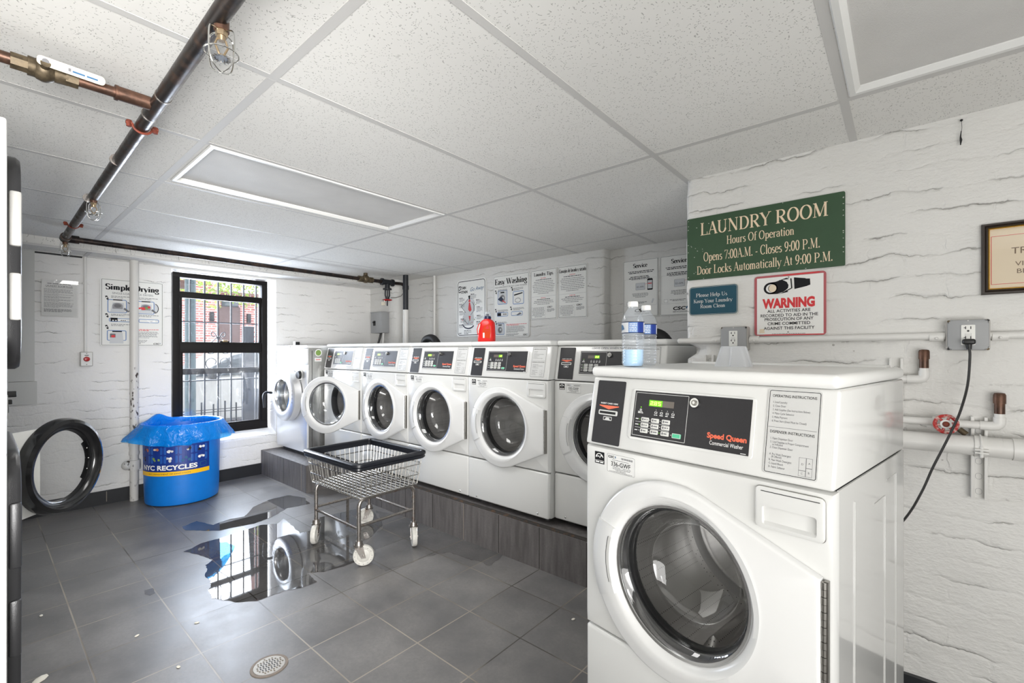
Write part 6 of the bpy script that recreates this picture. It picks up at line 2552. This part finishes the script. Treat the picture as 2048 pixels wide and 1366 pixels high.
# easy washing
t, S = poster('white instruction poster headed Easy Washing on the back wall', (-2.962, BY_, 1.337), (1, 0, 0), BN, .438, .583, .02, (.008, .0022, .01))
m = MB('ink', 'ink_mid', 'ink_red')
S.text(m, 'Easy Washing', .022, .496, .052, .003, 'ink', 'serif', width=.390, bold=.35)
S.text(m, 'HIGH-EFFICIENCY FRONT LOAD WASHER', .022, .464, .014, .003, 'ink_mid', width=.388)
for u0, v, w_ in ((.062, .45, .12), (.245, .45, .13), (.055, .258, .14), (.245, .268, .14), (.055, .145, .13)):
    S.para(m, u0, u0 + w_, v, 3, .009, .004, .003, 'ink_mid', rp)
S.para(m, .165, .415, .122, 2, .009, .0045, .003, 'ink_red', rp)
S.para(m, .165, .40, .102, 7, .009, .0038, .003, 'ink_mid', rp)
S.para(m, .165, .32, .034, 3, .008, .0036, .003, 'ink_mid', rp)
csc(S, m, .365, .016, .013)
m.build('lettering', t)
m = MB('ink_blue', 'ink_pale', 'ink', 'ink_grey', 'ink_mid', 'ink_white', 'ink_red', 'ink_navy')
for u, v in ((.022, .415), (.222, .430), (.022, .240), (.210, .252), (.022, .125)):
    marker(S, m, u, v, .028)
machine(S, m, .07, .315, .095, .115)
S.poly(m, [(.06, .36), (.10, .385), (.13, .36), (.12, .335), (.09, .34)], .0045, 'ink_navy')
S.poly(m, [(.12, .35), (.16, .325), (.155, .318), (.118, .34)], .0046, 'ink_red')
S.frame(m, .245, .375, .30, .42, .006, .0028, 'ink_blue', .012)
S.poly(m, [(.26, .39), (.36, .405), (.36, .395), (.26, .378)], .0033, 'ink')
v_, f_ = ribbon(arc(.305, .335, .032, .020, 0, 360, 20), .006)
m.add([S.p(a, b, .0033) for a, b in v_], f_, 'ink_grey')
for u in (.05, .225):
    S.frame(m, u, u + .135, .196, .236, .005, .0028, 'ink_blue', .01)
S.rect(m, .055, .100, .202, .230, .0032, 'ink')
for k in range(3):
    S.rect(m, .125 + k * .016, .135 + k * .016, .208, .224, .0032, 'ink_mid')
S.poly(m, [(.25, .225), (.29, .205), (.33, .225), (.35, .21), (.30, .198)], .0033, 'ink_mid')
machine(S, m, .045, .03, .085, .095)
m.build('pictures', t)


def tips(label, x, w, head, hw_, z0=1.486, h=.435, y=BY_):
    t, S = poster(label, (x, y, z0), (1, 0, 0), BN, w, h, .006, (.006, .002, .003))
    m = MB('ink', 'ink_mid', 'ink_red', 'ink_grey')
    S.text(m, head, w / 2, h - .055, .030, .003, 'ink', 'serif', width=hw_, align='c', bold=.3)
    S.lines(m, w * .4, w * .6, h - .078, .004, .003, 'ink_red', rp)
    S.lines(m, w * .2, w * .8, h - .092, .005, .003, 'ink', rp)
    S.para(m, .02, w - .02, h - .105, 8, .0145, .0042, .003, 'ink_mid', rp, 'c', .5)
    S.lines(m, w * .4, w * .6, .185, .004, .003, 'ink_red', rp)
    S.lines(m, w * .25, w * .75, .172, .005, .003, 'ink', rp)
    S.para(m, .03, w - .03, .162, 3, .0135, .0042, .003, 'ink_mid', rp, 'c', .6)
    S.frame(m, .010, w * .58, .012, .108, .0008, .003, 'ink_grey')
    S.para(m, .016, w * .55, .102, 7, .0125, .0042, .003, 'ink_mid', rp, 'c')
    S.para(m, w * .64, w - .018, .088, 4, .007, .0034, .003, 'ink_mid', rp)
    csc(S, m, w * .64, .098, .013)
    S.rect(m, .012, w - .012, .200, .2012, .003, 'ink_grey')
    m.build('lettering', t)


tips('white poster headed Laundry Tips on the back wall', -2.509, .280, 'Laundry Tips', .205)
tips('white poster with Spanish washing tips, rightmost of the back wall row', -2.214, .282, 'Consejos de lavado y secado', .262)


def service(label, x, w):
    t, S = poster(label, (x, 3.276, 1.471), (1, 0, 0), BN, w, .436, .006, (.004, .002, .003))
    m = MB('ink', 'ink_mid', 'ink_red', 'ink_grey', 'ink_teal', 'ink_white', 'ink_pale')
    S.text(m, 'Service', w * .5, .376, .032, .003, 'ink', 'serif', width=.115, align='c', bold=.3)
    S.para(m, .04, w - .03, .350, 2, .011, .0052, .003, 'ink', rp, 'c', .9)
    S.para(m, .05, w - .06, .310, 2, .011, .0052, .003, 'ink', rp, 'c', 1)
    S.frame(m, .012, w - .012, .085, .292, .0008, .003, 'ink_grey')
    S.lines(m, .07, w - .05, .285, .004, .003, 'ink_mid', rp)
    S.slab(m, .105, .180, .205, .258, .002, .003, 'ink_pale', r=.004)
    S.frame(m, .105, .180, .205, .258, .0012, .0032, 'ink_mid', .004)
    S.text(m, 'SD-APR', .112, .222, .013, .0034, 'ink_mid', width=.058)
    S.slab(m, .198, .240, .200, .285, .002, .0035, 'ink', r=.006)
    S.rect(m, .202, .236, .210, .272, .0038, 'ink_pale')
    S.rect(m, .204, .234, .245, .252, .0040, 'ink_red')
    S.stroke(m, [(.18, .245), (.20, .25)], .0015, .0036, 'ink_red')
    S.para(m, .075, .21, .180, 4, .009, .0036, .003, 'ink_mid', rp, 'c')
    S.para(m, .065, .20, .115, 2, .008, .0036, .003, 'ink_mid', rp, 'c')
    S.poly(m, [(.030, .112), (.055, .118), (.060, .100), (.036, .094)], .0032, 'ink_white')
    S.frame(m, .030, .058, .096, .118, .001, .0034, 'ink_mid')
    S.poly(m, [(.238, .098), (.252, .130), (.240, .136), (.228, .104)], .0032, 'ink_pale')
    S.text(m, 'CSC', .095, .038, .024, .0032, 'ink', bold=.035, skew=.15, width=.09)
    S.poly(m, [(.195, .040), (.205, .064), (.188, .056)], .0032, 'ink_teal')
    S.text(m, 'SERVICEWORKS', .095, .020, .011, .0032, 'ink_mid', width=.115, skew=.1)
    m.build('lettering', t)


service('white Service poster in the recess, fully visible behind the water bottles', -1.657, .282)
service('white Service poster in the recess, half hidden by the pier corner', -1.360, .282)

# ------------------------------------------------------------------ small things on the machines
ZT = .126 + 1.007 * 1.037


def bottle(label, x, y, h, fill, capc):
    t = thing('water_bottle', label, 'bottle', (x, y, ZT), group='clear plastic water bottles')
    k = h / .205
    prof = [(.0, .004), (.020, .002), (.027, .002), (.0315, .010)]
    z = .012
    while z < .098:
        prof += [(.0318, z), (.0325, z + .004), (.0305, z + .008)]
        z += .0095
    prof += [(.0322, .108), (.0322, .142), (.0315, .148), (.027, .165), (.018, .180), (.0135, .187), (.0132, .192)]
    m = MB('bottle_plastic')
    m.lathe([(a, b * k) for a, b in prof], n=36)
    m.build('bottle_body', t, sharp=60)
    m = MB('sign_white')
    m.lathe([(.0, .2075 * k), (.0138, .2075 * k), (.0148, .205 * k), (.0148, .193 * k), (.0138, .191 * k)], n=24)
    m.build('cap', t)
    m = MB('ink_pale', 'ink_blue', 'ink_navy', 'ink_white', 'ink_teal')
    c = Cyl((0, 0), .0326, math.radians(-150), .106 * k)
    m.lathe([(.0326, .106 * k), (.0326, .143 * k)], n=40, mat='ink_pale')
    hh = .037 * k
    ln = .0326 * 3.0
    c.rect(m, .036, .062, 0, hh, .0004, 'ink_blue')
    c.rect(m, .062, .085, 0, hh, .0004, 'label_navy')
    c.rect(m, .0, ln, 0, .0025, .0006, 'ink_navy')
    c.rect(m, .0, ln, hh - .0025, hh, .0006, 'ink_navy')
    rr = random.Random(3)
    for j in range(5):
        c.lines(m, .039, .060, .006 + j * .005, .0018, .0008, 'ink_white', rr)
    c.poly(m, [(.005, .008), (.022, .012), (.016, .024), (.003, .026)], .0006, 'ink_teal')
    m.build('paper_label', t)
    if fill:
        m = MB('water_blue')
        m.lathe([(.0, .003), (.026, .003), (.0295, .012), (.0298, fill * k), (.0, fill * k)], n=32)
        m.build('liquid', t)


bottle('water bottle holding pale blue liquid, front left on the nearest washer', -.607, 1.262, .190, .055, 0)
bottle('empty water bottle standing behind the one with blue liquid', -.618, 1.378, .188, 0, 0)
t = thing('plastic_tub', 'upturned cloudy white plastic tub on top of the nearest washer', 'tub', (-.392, 1.500, ZT))
m = MB('frost_plastic')
rings = []
for w, d, z, c in ((.046, .040, .0, .006), (.045, .039, .004, .006), (.033, .029, .056, .010), (.030, .026, .061, .010)):
    rings.append([(x, y, z) for x, y in rrect(-w, w, -d, d, c, 4)])
n = len(rings[0])
m.add([p for q in rings for p in q], [(i * n + k, i * n + (k + 1) % n, (i + 1) * n + (k + 1) % n, (i + 1) * n + k) for i in range(3) for k in range(n)] + [tuple(3 * n + k for k in range(n))], None, True)
m.build('tub_body', t)
m = MB('frost_plastic')
for k in range(4):
    a = math.pi / 2 * k
    m.tube([(.046 * math.cos(a), .040 * math.sin(a), .003), (.032 * math.cos(a), .028 * math.sin(a), .058)], .003, 8)
m.build('rib', t)

t = thing('detergent_bottle', 'red detergent bottle with clear cap on the washer lid', 'bottle', (-2.115, 2.215, 1.274), rz=.25)
m = MB('detergent_red')
prof = []
rings = []
for z, w, d in ((.0, .056, .032), (.006, .060, .036), (.05, .060, .037), (.10, .058, .036), (.128, .050, .033), (.143, .036, .027), (.150, .022, .022), (.156, .021, .021)):
    rings.append([(x + (.006 if z > .12 else 0), y, z) for x, y in rrect(-w, w, -d, d, min(w, d) * .8, 5)])
n = len(rings[0])
m.add([p for q in rings for p in q], [(i * n + k, i * n + (k + 1) % n, (i + 1) * n + (k + 1) % n, (i + 1) * n + k) for i in range(len(rings) - 1) for k in range(n)] + [tuple(k for k in range(n))], None, True)
m.build('bottle_body', t, sharp=60)
m = MB('scuff', 'detergent_red')
S = Sheet((0, -.0375, 0), (1, 0, 0), (0, 0, 1), (0, -1, 0))
q = [(-.046, .05), (-.050, .085), (-.038, .118), (-.022, .122), (-.026, .10), (-.034, .075), (-.036, .055)]
S.poly(m, q, .0006, 'scuff')
v_, f_ = ribbon(q + [q[0]], .006)
m.add([S.p(a, b, .0012) for a, b in v_], f_, 'detergent_red')
m.build('handle_opening', t)
m = MB('label_orange', 'ink_white', 'ink_red')
S.poly(m, [(-.012, .03), (.046, .022), (.052, .075), (.040, .118), (.004, .105), (-.010, .07)], .0008, 'label_orange')
S.rect(m, -.006, .006, .026, .060, .0014, 'ink_white')
S.poly(m, [(.008, .085), (.03, .115), (.042, .085)], .0014, 'ink_red')
S.lines(m, .01, .044, .07, .004, .0014, 'ink_red', rp)
m.build('paper_label', t)
m = MB('navy_cap')
m.lathe([(.024, .152), (.025, .156), (.025, .168), (.021, .172), (.010, .174), (.009, .186), (.0, .186)], (.006, 0, 0), 'z', 24)
m.build('spout_collar', t)
m = MB('bottle_plastic')
m.lathe([(.024, .168), (.023, .196), (.020, .200), (.0, .200)], (.006, 0, 0), 'z', 24)
m.build('measuring_cap', t)

# ------------------------------------------------------------------ floor: drain, puddles, lint
t = thing('floor_drain', 'round metal floor drain grate set in the tiles, bottom centre', 'drain', (-1.860, .735, 0))
m = MB('drain_tan')
m.lathe([(.066, .0), (.066, .0022), (.060, .003), (.056, .0024), (.056, .001)], n=48, mat='drain_tan')
m.build('rim', t)
m = MB('drain_grey', 'black', 'bronze')
m.lathe([(.055, .001), (.055, .0028), (.0, .0028)], n=48, mat='drain_grey')
for i in range(-4, 5):
    for j in range(-4, 5):
        x, y = i * .0115, j * .0105 + (.003 if i % 2 else 0)
        if math.hypot(x, y) < .047 and (i or j):
            dk = math.hypot(x, y) < .034
            m.box(x - .0042, x + .0042, y - .0025, y + .0025, .0026, .0031, mat='black' if dk else 'bronze')
m.disc((0, 0, .0034), .005, 'z', 12, 'bronze')
m.build('grate', t)


def puddle(name, label, pts, mat, z, jit, seed):
    r_ = random.Random(seed)
    out = []
    n = len(pts)
    for i in range(n):
        a, b = Vector(pts[i]), Vector(pts[(i + 1) % n])
        k = max(1, int((b - a).length / .018))
        for j in range(k):
            p = a.lerp(b, j / k)
            q = Vector((p.x * 14, p.y * 14, seed))
            out.append((p.x + jit * (noise.noise(q) + .6 * noise.noise(q * 3.1)), p.y + jit * (noise.noise(q + Vector((9, 3, 1))) + .6 * noise.noise(q * 3.1 + Vector((4, 4, 4))))))
    bm = bmesh.new()
    vs = [bm.verts.new((x, y, z)) for x, y in out]
    f = bm.faces.new(vs)
    bmesh.ops.triangulate(bm, faces=[f])
    m = MB(mat)
    m.frombm(bm, mat)
    o = m.build(name)
    return tag(o, label, 'puddle')


PUD = __import__('json').loads('''{"main": [[-2.584, 0.752], [-2.676, 0.762], [-2.74, 0.801], [-2.853, 0.805], [-3.003, 0.841], [-3.052, 0.888], [-3.188, 0.861], [-3.3, 0.816], [-3.365, 0.924], [-3.366, 1.07], [-3.395, 1.184], [-3.4, 1.287], [-3.339, 1.367], [-3.402, 1.443], [-3.251, 1.428], [-3.054, 1.398], [-3.036, 1.477], [-3.231, 1.626], [-3.202, 1.767], [-3.172, 1.941], [-3.005, 1.935], [-2.761, 1.847], [-2.648, 1.683], [-2.599, 1.55], [-2.427, 1.562], [-2.397, 1.439], [-2.404, 1.326], [-2.423, 1.235], [-2.471, 1.186], [-2.341, 1.162], [-2.34, 1.086], [-2.379, 1.031], [-2.388, 0.951], [-2.392, 0.885], [-2.445, 0.827], [-2.521, 0.782]], "streak": [[-3.695, 0.914], [-3.78, 0.922], [-3.832, 1.017], [-3.652, 1.071], [-3.694, 1.193], [-3.665, 1.278], [-3.829, 1.396], [-3.924, 1.539], [-3.927, 1.701], [-3.743, 1.761], [-3.576, 1.717], [-3.612, 1.565], [-3.505, 1.415], [-3.461, 1.262], [-3.496, 1.164], [-3.506, 1.063], [-3.595, 0.987]], "damp": [[-3.032, 1.977], [-2.731, 2.045], [-2.501, 2.069], [-2.185, 2.047], [-1.925, 2.044], [-1.812, 2.036], [-1.778, 1.888], [-1.939, 1.863], [-2.082, 1.856], [-2.136, 1.724], [-2.15, 1.57], [-2.172, 1.471], [-2.274, 1.464], [-2.394, 1.465], [-2.413, 1.574], [-2.571, 1.573], [-2.716, 1.817]], "spot": [[-2.922, 0.552], [-2.924, 0.587], [-2.853, 0.582], [-2.846, 0.56], [-2.879, 0.546]], "lint": [[-3.005, 0.193], [-2.399, 0.64], [-2.484, 0.445], [-2.119, 0.505], [-1.134, 1.755], [-2.425, 0.153]]}''')
puddle('puddle', 'big clear puddle mirroring the window and the steel washer door', PUD['main'], 'wet_tile', .0012, .012, 1)
puddle('puddle', 'long thin wet streak on the tiles in front of the bin', PUD['streak'], 'wet_tile', .0010, .010, 2)
puddle('puddle', 'damp dark patch on the tiles between the cart and the plinth', PUD['damp'], 'damp_tile', .0008, .018, 3)
puddle('puddle', 'small damp spot on the tiles left of the big puddle', PUD['spot'], 'damp_tile', .0008, .006, 4)
for i, (x, y) in enumerate(PUD['lint']):
    m = MB('white_lint')
    m.sphere((0, 0, .002), .008 if i < 5 else .022, (1.3, .8, .3), 8, 6)
    o = m.build('lint_scrap')
    o.location = (x, y, 0)
    o.rotation_euler = (0, 0, i * 1.1)
    tag(o, 'small white scrap of lint lying on the floor tiles', 'lint', 'white lint scraps on the floor')

# ------------------------------------------------------------------ outside the window
GZ = -0.22
struct(MB('pavement').box(-9.4, -5.12, -14, 24, GZ - .1, GZ).build('ground'))
struct(MB('asphalt').box(-26, -9.4, -14, 30, GZ - .22, GZ - .12).build('road'))
struct(MB('pavement').box(-5.6, XL - .26, -1, 4, GZ, 0.40).build('trim_7'), 'concrete ledge outside the window')
# outer face of this building above and beside the window
mb = MB('paint_smooth')
for a, b, c, d_ in ((-3, WY0 - .03, GZ, 3.2), (WY1 + .03, 8, GZ, 3.2), (WY0 - .03, WY1 + .03, 2.02, 3.2)):
    mb.box(XL - .29, XL - .22, a, b, c, d_)
struct(mb.build('wall_outer'))

# iron grille over the window
t = thing('window_grille', 'black wrought iron window bars with a heart shaped scroll in the middle', 'window bars', (-5.12, 1.543, .45))
O = Vector((-5.12, 1.543, .45))
m = MB('iron')
for y in (1.13, 1.195, 1.311, 1.429, 1.543, 1.658, 1.772, 1.890, 2.0):
    m.box(-.006, .006, y - O.y - .0065, y - O.y + .0065, -.05, 1.60)
m.build('vertical_bar', t)
m = MB('iron')
for z in (1.487, .926, .47):
    m.box(-.009, .003, 1.08 - O.y, 2.02 - O.y, z - O.z - .006, z - O.z + .006)
m.build('cross_bar', t)
m = MB('iron')
for s_ in (-1, 1):
    curl = [(.0, .90), (.022 * s_, .935), (.05 * s_, .945), (.058 * s_, .915), (.040 * s_, .895), (.028 * s_, .905)]
    m.tube([(.008, p[0], p[1]) for p in bend([(0, .865, 0), (.03 * s_, .935, 0), (.055 * s_, .95, 0), (.066 * s_, .915, 0), (.04 * s_, .895, 0), (.03 * s_, .91, 0)], .02, 4)], .0045, 6)
    m.tube([(.008, p[0], p[1]) for p in bend([(0, .905, 0), (.055 * s_, .845, 0), (.105 * s_, .80, 0), (.108 * s_, .755, 0), (.06 * s_, .725, 0), (.012 * s_, .765, 0), (.03 * s_, .80, 0)], .03, 5)], .0045, 6)
    m.tube([(.008, p[0], p[1]) for p in bend([(0, .50, 0), (.055 * s_, .56, 0), (.10 * s_, .61, 0), (.108 * s_, .66, 0), (.06 * s_, .70, 0), (.012 * s_, .665, 0), (.03 * s_, .63, 0)], .03, 5)], .0045, 6)
m.build('scroll', t)

t = MB('post_green')
t.cyl((-5.75, 1.475, GZ), (-5.75, 1.475, 2.12), .050, n=16)
t.box(-5.80, -5.70, 1.40, 1.55, 2.12, 2.16)
tag(t.build('gate_post'), 'thick grey green post outside, left part of the window view', 'post')
t = MB('post_grey')
t.box(-6.03, -5.93, 2.065, 2.17, GZ, 1.50, .004)
tag(t.build('gate_post'), 'dark square post outside, right part of the window view', 'post')
t = thing('low_railing', 'low black iron railing outside at the foot of the window', 'railing', (-6.4, 1.9, GZ))
m = MB('iron')
for z in (.68, .71):
    m.box(-.006, .006, -.6, .38, z, z + .008)
m.build('rail', t)
for k in range(8):
    MB('iron').box(-.007, .007, -.52 + k * .125 - .007, -.52 + k * .125 + .007, .0, .78 + (.03 if k % 2 else 0)).build('picket', t)
t = MB('terracotta')
t.prism([(-.05, 0), (.06, 0), (.045, .17), (.0, .21), (-.04, .20)], -.02, .02, lambda u, v, d: (-5.30 + d, 1.265 + u, .40 + v))
tag(t.build('broken_brick'), 'broken terracotta slab leaning outside at the left of the window', 'brick')
t = MB('canopy_pale')
t.box(-5.32, -5.24, 1.86, 1.98, .40, .445, .004)
tag(t.build('brick'), 'pale brick lying on the ledge outside the window', 'brick')
t = MB('terracotta')
t.prism([(-.035, 0), (.035, 0), (.03, .04), (.01, .07), (-.02, .05)], -.02, .02, lambda u, v, d: (-5.30 + d, 1.80 + u, .40 + v))
tag(t.build('broken_brick'), 'small orange brick fragment outside near the pale brick', 'brick')
t = thing('utility_cabinet', 'dark utility cabinet standing outside at the right of the window', 'cabinet', (-6.3, 2.42, GZ))
MB('post_grey').box(-.15, .15, -.10, .16, 0, .95, .01).build('body', t)
MB('box_metal').box(-.16, .16, -.11, .17, .95, .97, .004).build('lid', t)

# stairs of the building above, seen from below
t = thing('outside_stair', 'brown underside of an outside stair at the top left of the window', 'stair', (-7.2, 1.6, 2.1))
for k, (x, y0, y1, z) in enumerate(((-7.0, 1.35, 2.45, 2.33), (-7.35, 1.35, 2.12, 2.20), (-7.7, 1.4, 1.95, 2.09))):
    MB('stair_brown').box(x + 7.2 - .12, x + 7.2 + .12, y0 - 1.6, y1 - 1.6, z - 2.1, z - 2.1 + .10, .005).build('tread', t)
m = MB('canopy_pale')
m.box(-.8, 2.11, -.6, -.02, .12, .16)
m.build('soffit_board', t)

# parked car
t = thing('parked_car', 'silver car parked along the street outside the window', 'car', (-10.6, 3.4, GZ - .12))
L2 = 2.35
body = [(-2.30, .34), (-2.28, .72), (-2.0, .86), (-1.15, 1.00), (-.95, 1.03), (2.0, 1.10), (2.25, 1.02), (2.30, .60), (2.26, .30), (1.85, .24), (-1.85, .22)]
m = MB('car_silver')
m.prism(body, -.86, .86, lambda u, v, d: (d, u, v), bev=.07, seg=3)
m.build('body', t)
m = MB('car_silver')
roof = [(-1.02, 1.0), (-.20, 1.50), (.0, 1.56), (1.1, 1.58), (1.7, 1.50), (2.18, 1.06)]
m.prism(roof, -.70, .70, lambda u, v, d: (d, u, v), bev=.08, seg=3)
m.build('cabin', t)
m = MB('car_glass')
win = [(-.80, 1.06), (-.16, 1.46), (.02, 1.50), (1.05, 1.52), (1.55, 1.46), (1.95, 1.10)]
m.prism(win, -.72, .72, lambda u, v, d: (d, u, v), bev=.015)
m.build('side_window', t)
m = MB('seam')
for y in (-.42, .60):
    m.box(.858, .862, y - .004, y + .004, .32, 1.02)
m.build('door_gap', t)
m = MB('black', 'car_silver')
m.box(.78, .98, -.62, -.46, 1.02, 1.16, .04, 3, 'black')
m.build('wing_mirror', t)
m = MB('chrome')
m.box(.85, .89, .36, .54, .90, .925, .01)
m.build('door_handle', t)
for y in (-1.45, 1.45):
    m = MB('rubber', 'plate_silver')
    m.lathe([(.20, .70), (.31, .72), (.33, .76), (.33, .86), (.30, .88), (.20, .87)], (0, y, .33), 'x', 28, 'rubber')
    m.lathe([(.21, .86), (.15, .84), (.0, .85)], (0, y, .33), 'x', 28, 'plate_silver')
    m.build('wheel', t)
t = thing('white_van', 'white van parked across the street at the left of the window', 'van', (-13.5, 2.15, GZ - .12))
m = MB('stucco')
m.prism([(-2.3, .35), (-2.3, 1.1), (-1.5, 1.35), (-1.1, 2.2), (.95, 2.3), (.95, .35)], -.9, .9, lambda u, v, d: (d, u, v), bev=.06)
m.build('body', t)
MB('car_glass').box(.86, .915, -.2, .80, 1.50, 2.02, .01).build('side_window', t)
m = MB('rubber')
m.lathe([(.0, .75), (.33, .75), (.34, .80), (.33, .93), (.0, .93)], (0, -1.5, .34), 'x', 24)
m.build('wheel', t)

# brick house across the street
t = thing('brick_house', 'red brick house with brown front door and pale canopy across the street', 'building', (-22, 7, GZ - .12))
m = MB('street_brick')
m.box(-6, 0, -10, 16, 0, 12)
m.build('wall', t)
m = MB('door_brown')
m.box(-.1, .05, -.33, .47, .9, 3.42, .01)
m.build('front_door', t)
m = MB('car_glass')
m.box(.03, .07, -.25, .39, 3.42, 3.80, .005)
m.build('transom', t)
m = MB('canopy_pale')
m.prism([(0, 4.1), (1.0, 3.95), (1.0, 4.15), (0, 4.9)], -.55, 1.75, lambda u, v, d: (u, d, v))
m.build('canopy', t)
for y in (-.62, .80):
    MB('black').box(.0, .16, y - .07, y + .07, 2.75, 3.15, .01).build('wall_lamp', t)
for y in (-3.2, 3.4, 6.5):
    f = MB('canopy_pale').box(-.02, .08, y - .65, y + .65, 4.9, 6.9, .01).build('window', t)
    MB('car_glass').box(.05, .10, y - .52, y + .52, 5.02, 6.78).build('window_pane', f)
MB('pavement').box(0, 1.4, -.8, 1.2, 0, .9, .01).build('stoop', t)

# street tree
t = thing('street_tree', 'yellow green street tree with loose leaves in front of the brick house', 'tree', (-17, 5.6, GZ - .12))
m = MB('bark')
m.tube([(0, -2.6, 0), (.1, -2.55, 2.6), (.0, -2.2, 4.2), (.2, -1.5, 5.4)], [.14, .12, .09, .05], 10)
m.tube([(.0, -2.4, 3.4), (.2, -1.0, 4.6), (.3, .4, 5.2)], [.05, .035, .015], 8)
m.build('trunk', t)
m = MB('leaf')
rl = random.Random(31)
for k in range(2600):
    a = rl.random()
    y = rl.gauss(-.4, 1.5)
    z = rl.gauss(4.1, .62) - .10 * abs(y)
    if z < 2.9 + .25 * rl.random():
        continue
    c = Vector((rl.gauss(.1, .8), y, z))
    u = Vector((rl.uniform(-1, 1), rl.uniform(-1, 1), rl.uniform(-1, 1))).normalized()
    v = u.cross(Vector((rl.uniform(-1, 1), rl.uniform(-1, 1), rl.uniform(-1, 1)))).normalized()
    s_ = rl.uniform(.05, .10)
    m.add([c - u * s_, c + v * s_ * .5, c + u * s_, c - v * s_ * .5], [(0, 1, 2, 3)])
o = m.build('foliage', t, weld=False)
o['kind'] = 'stuff'
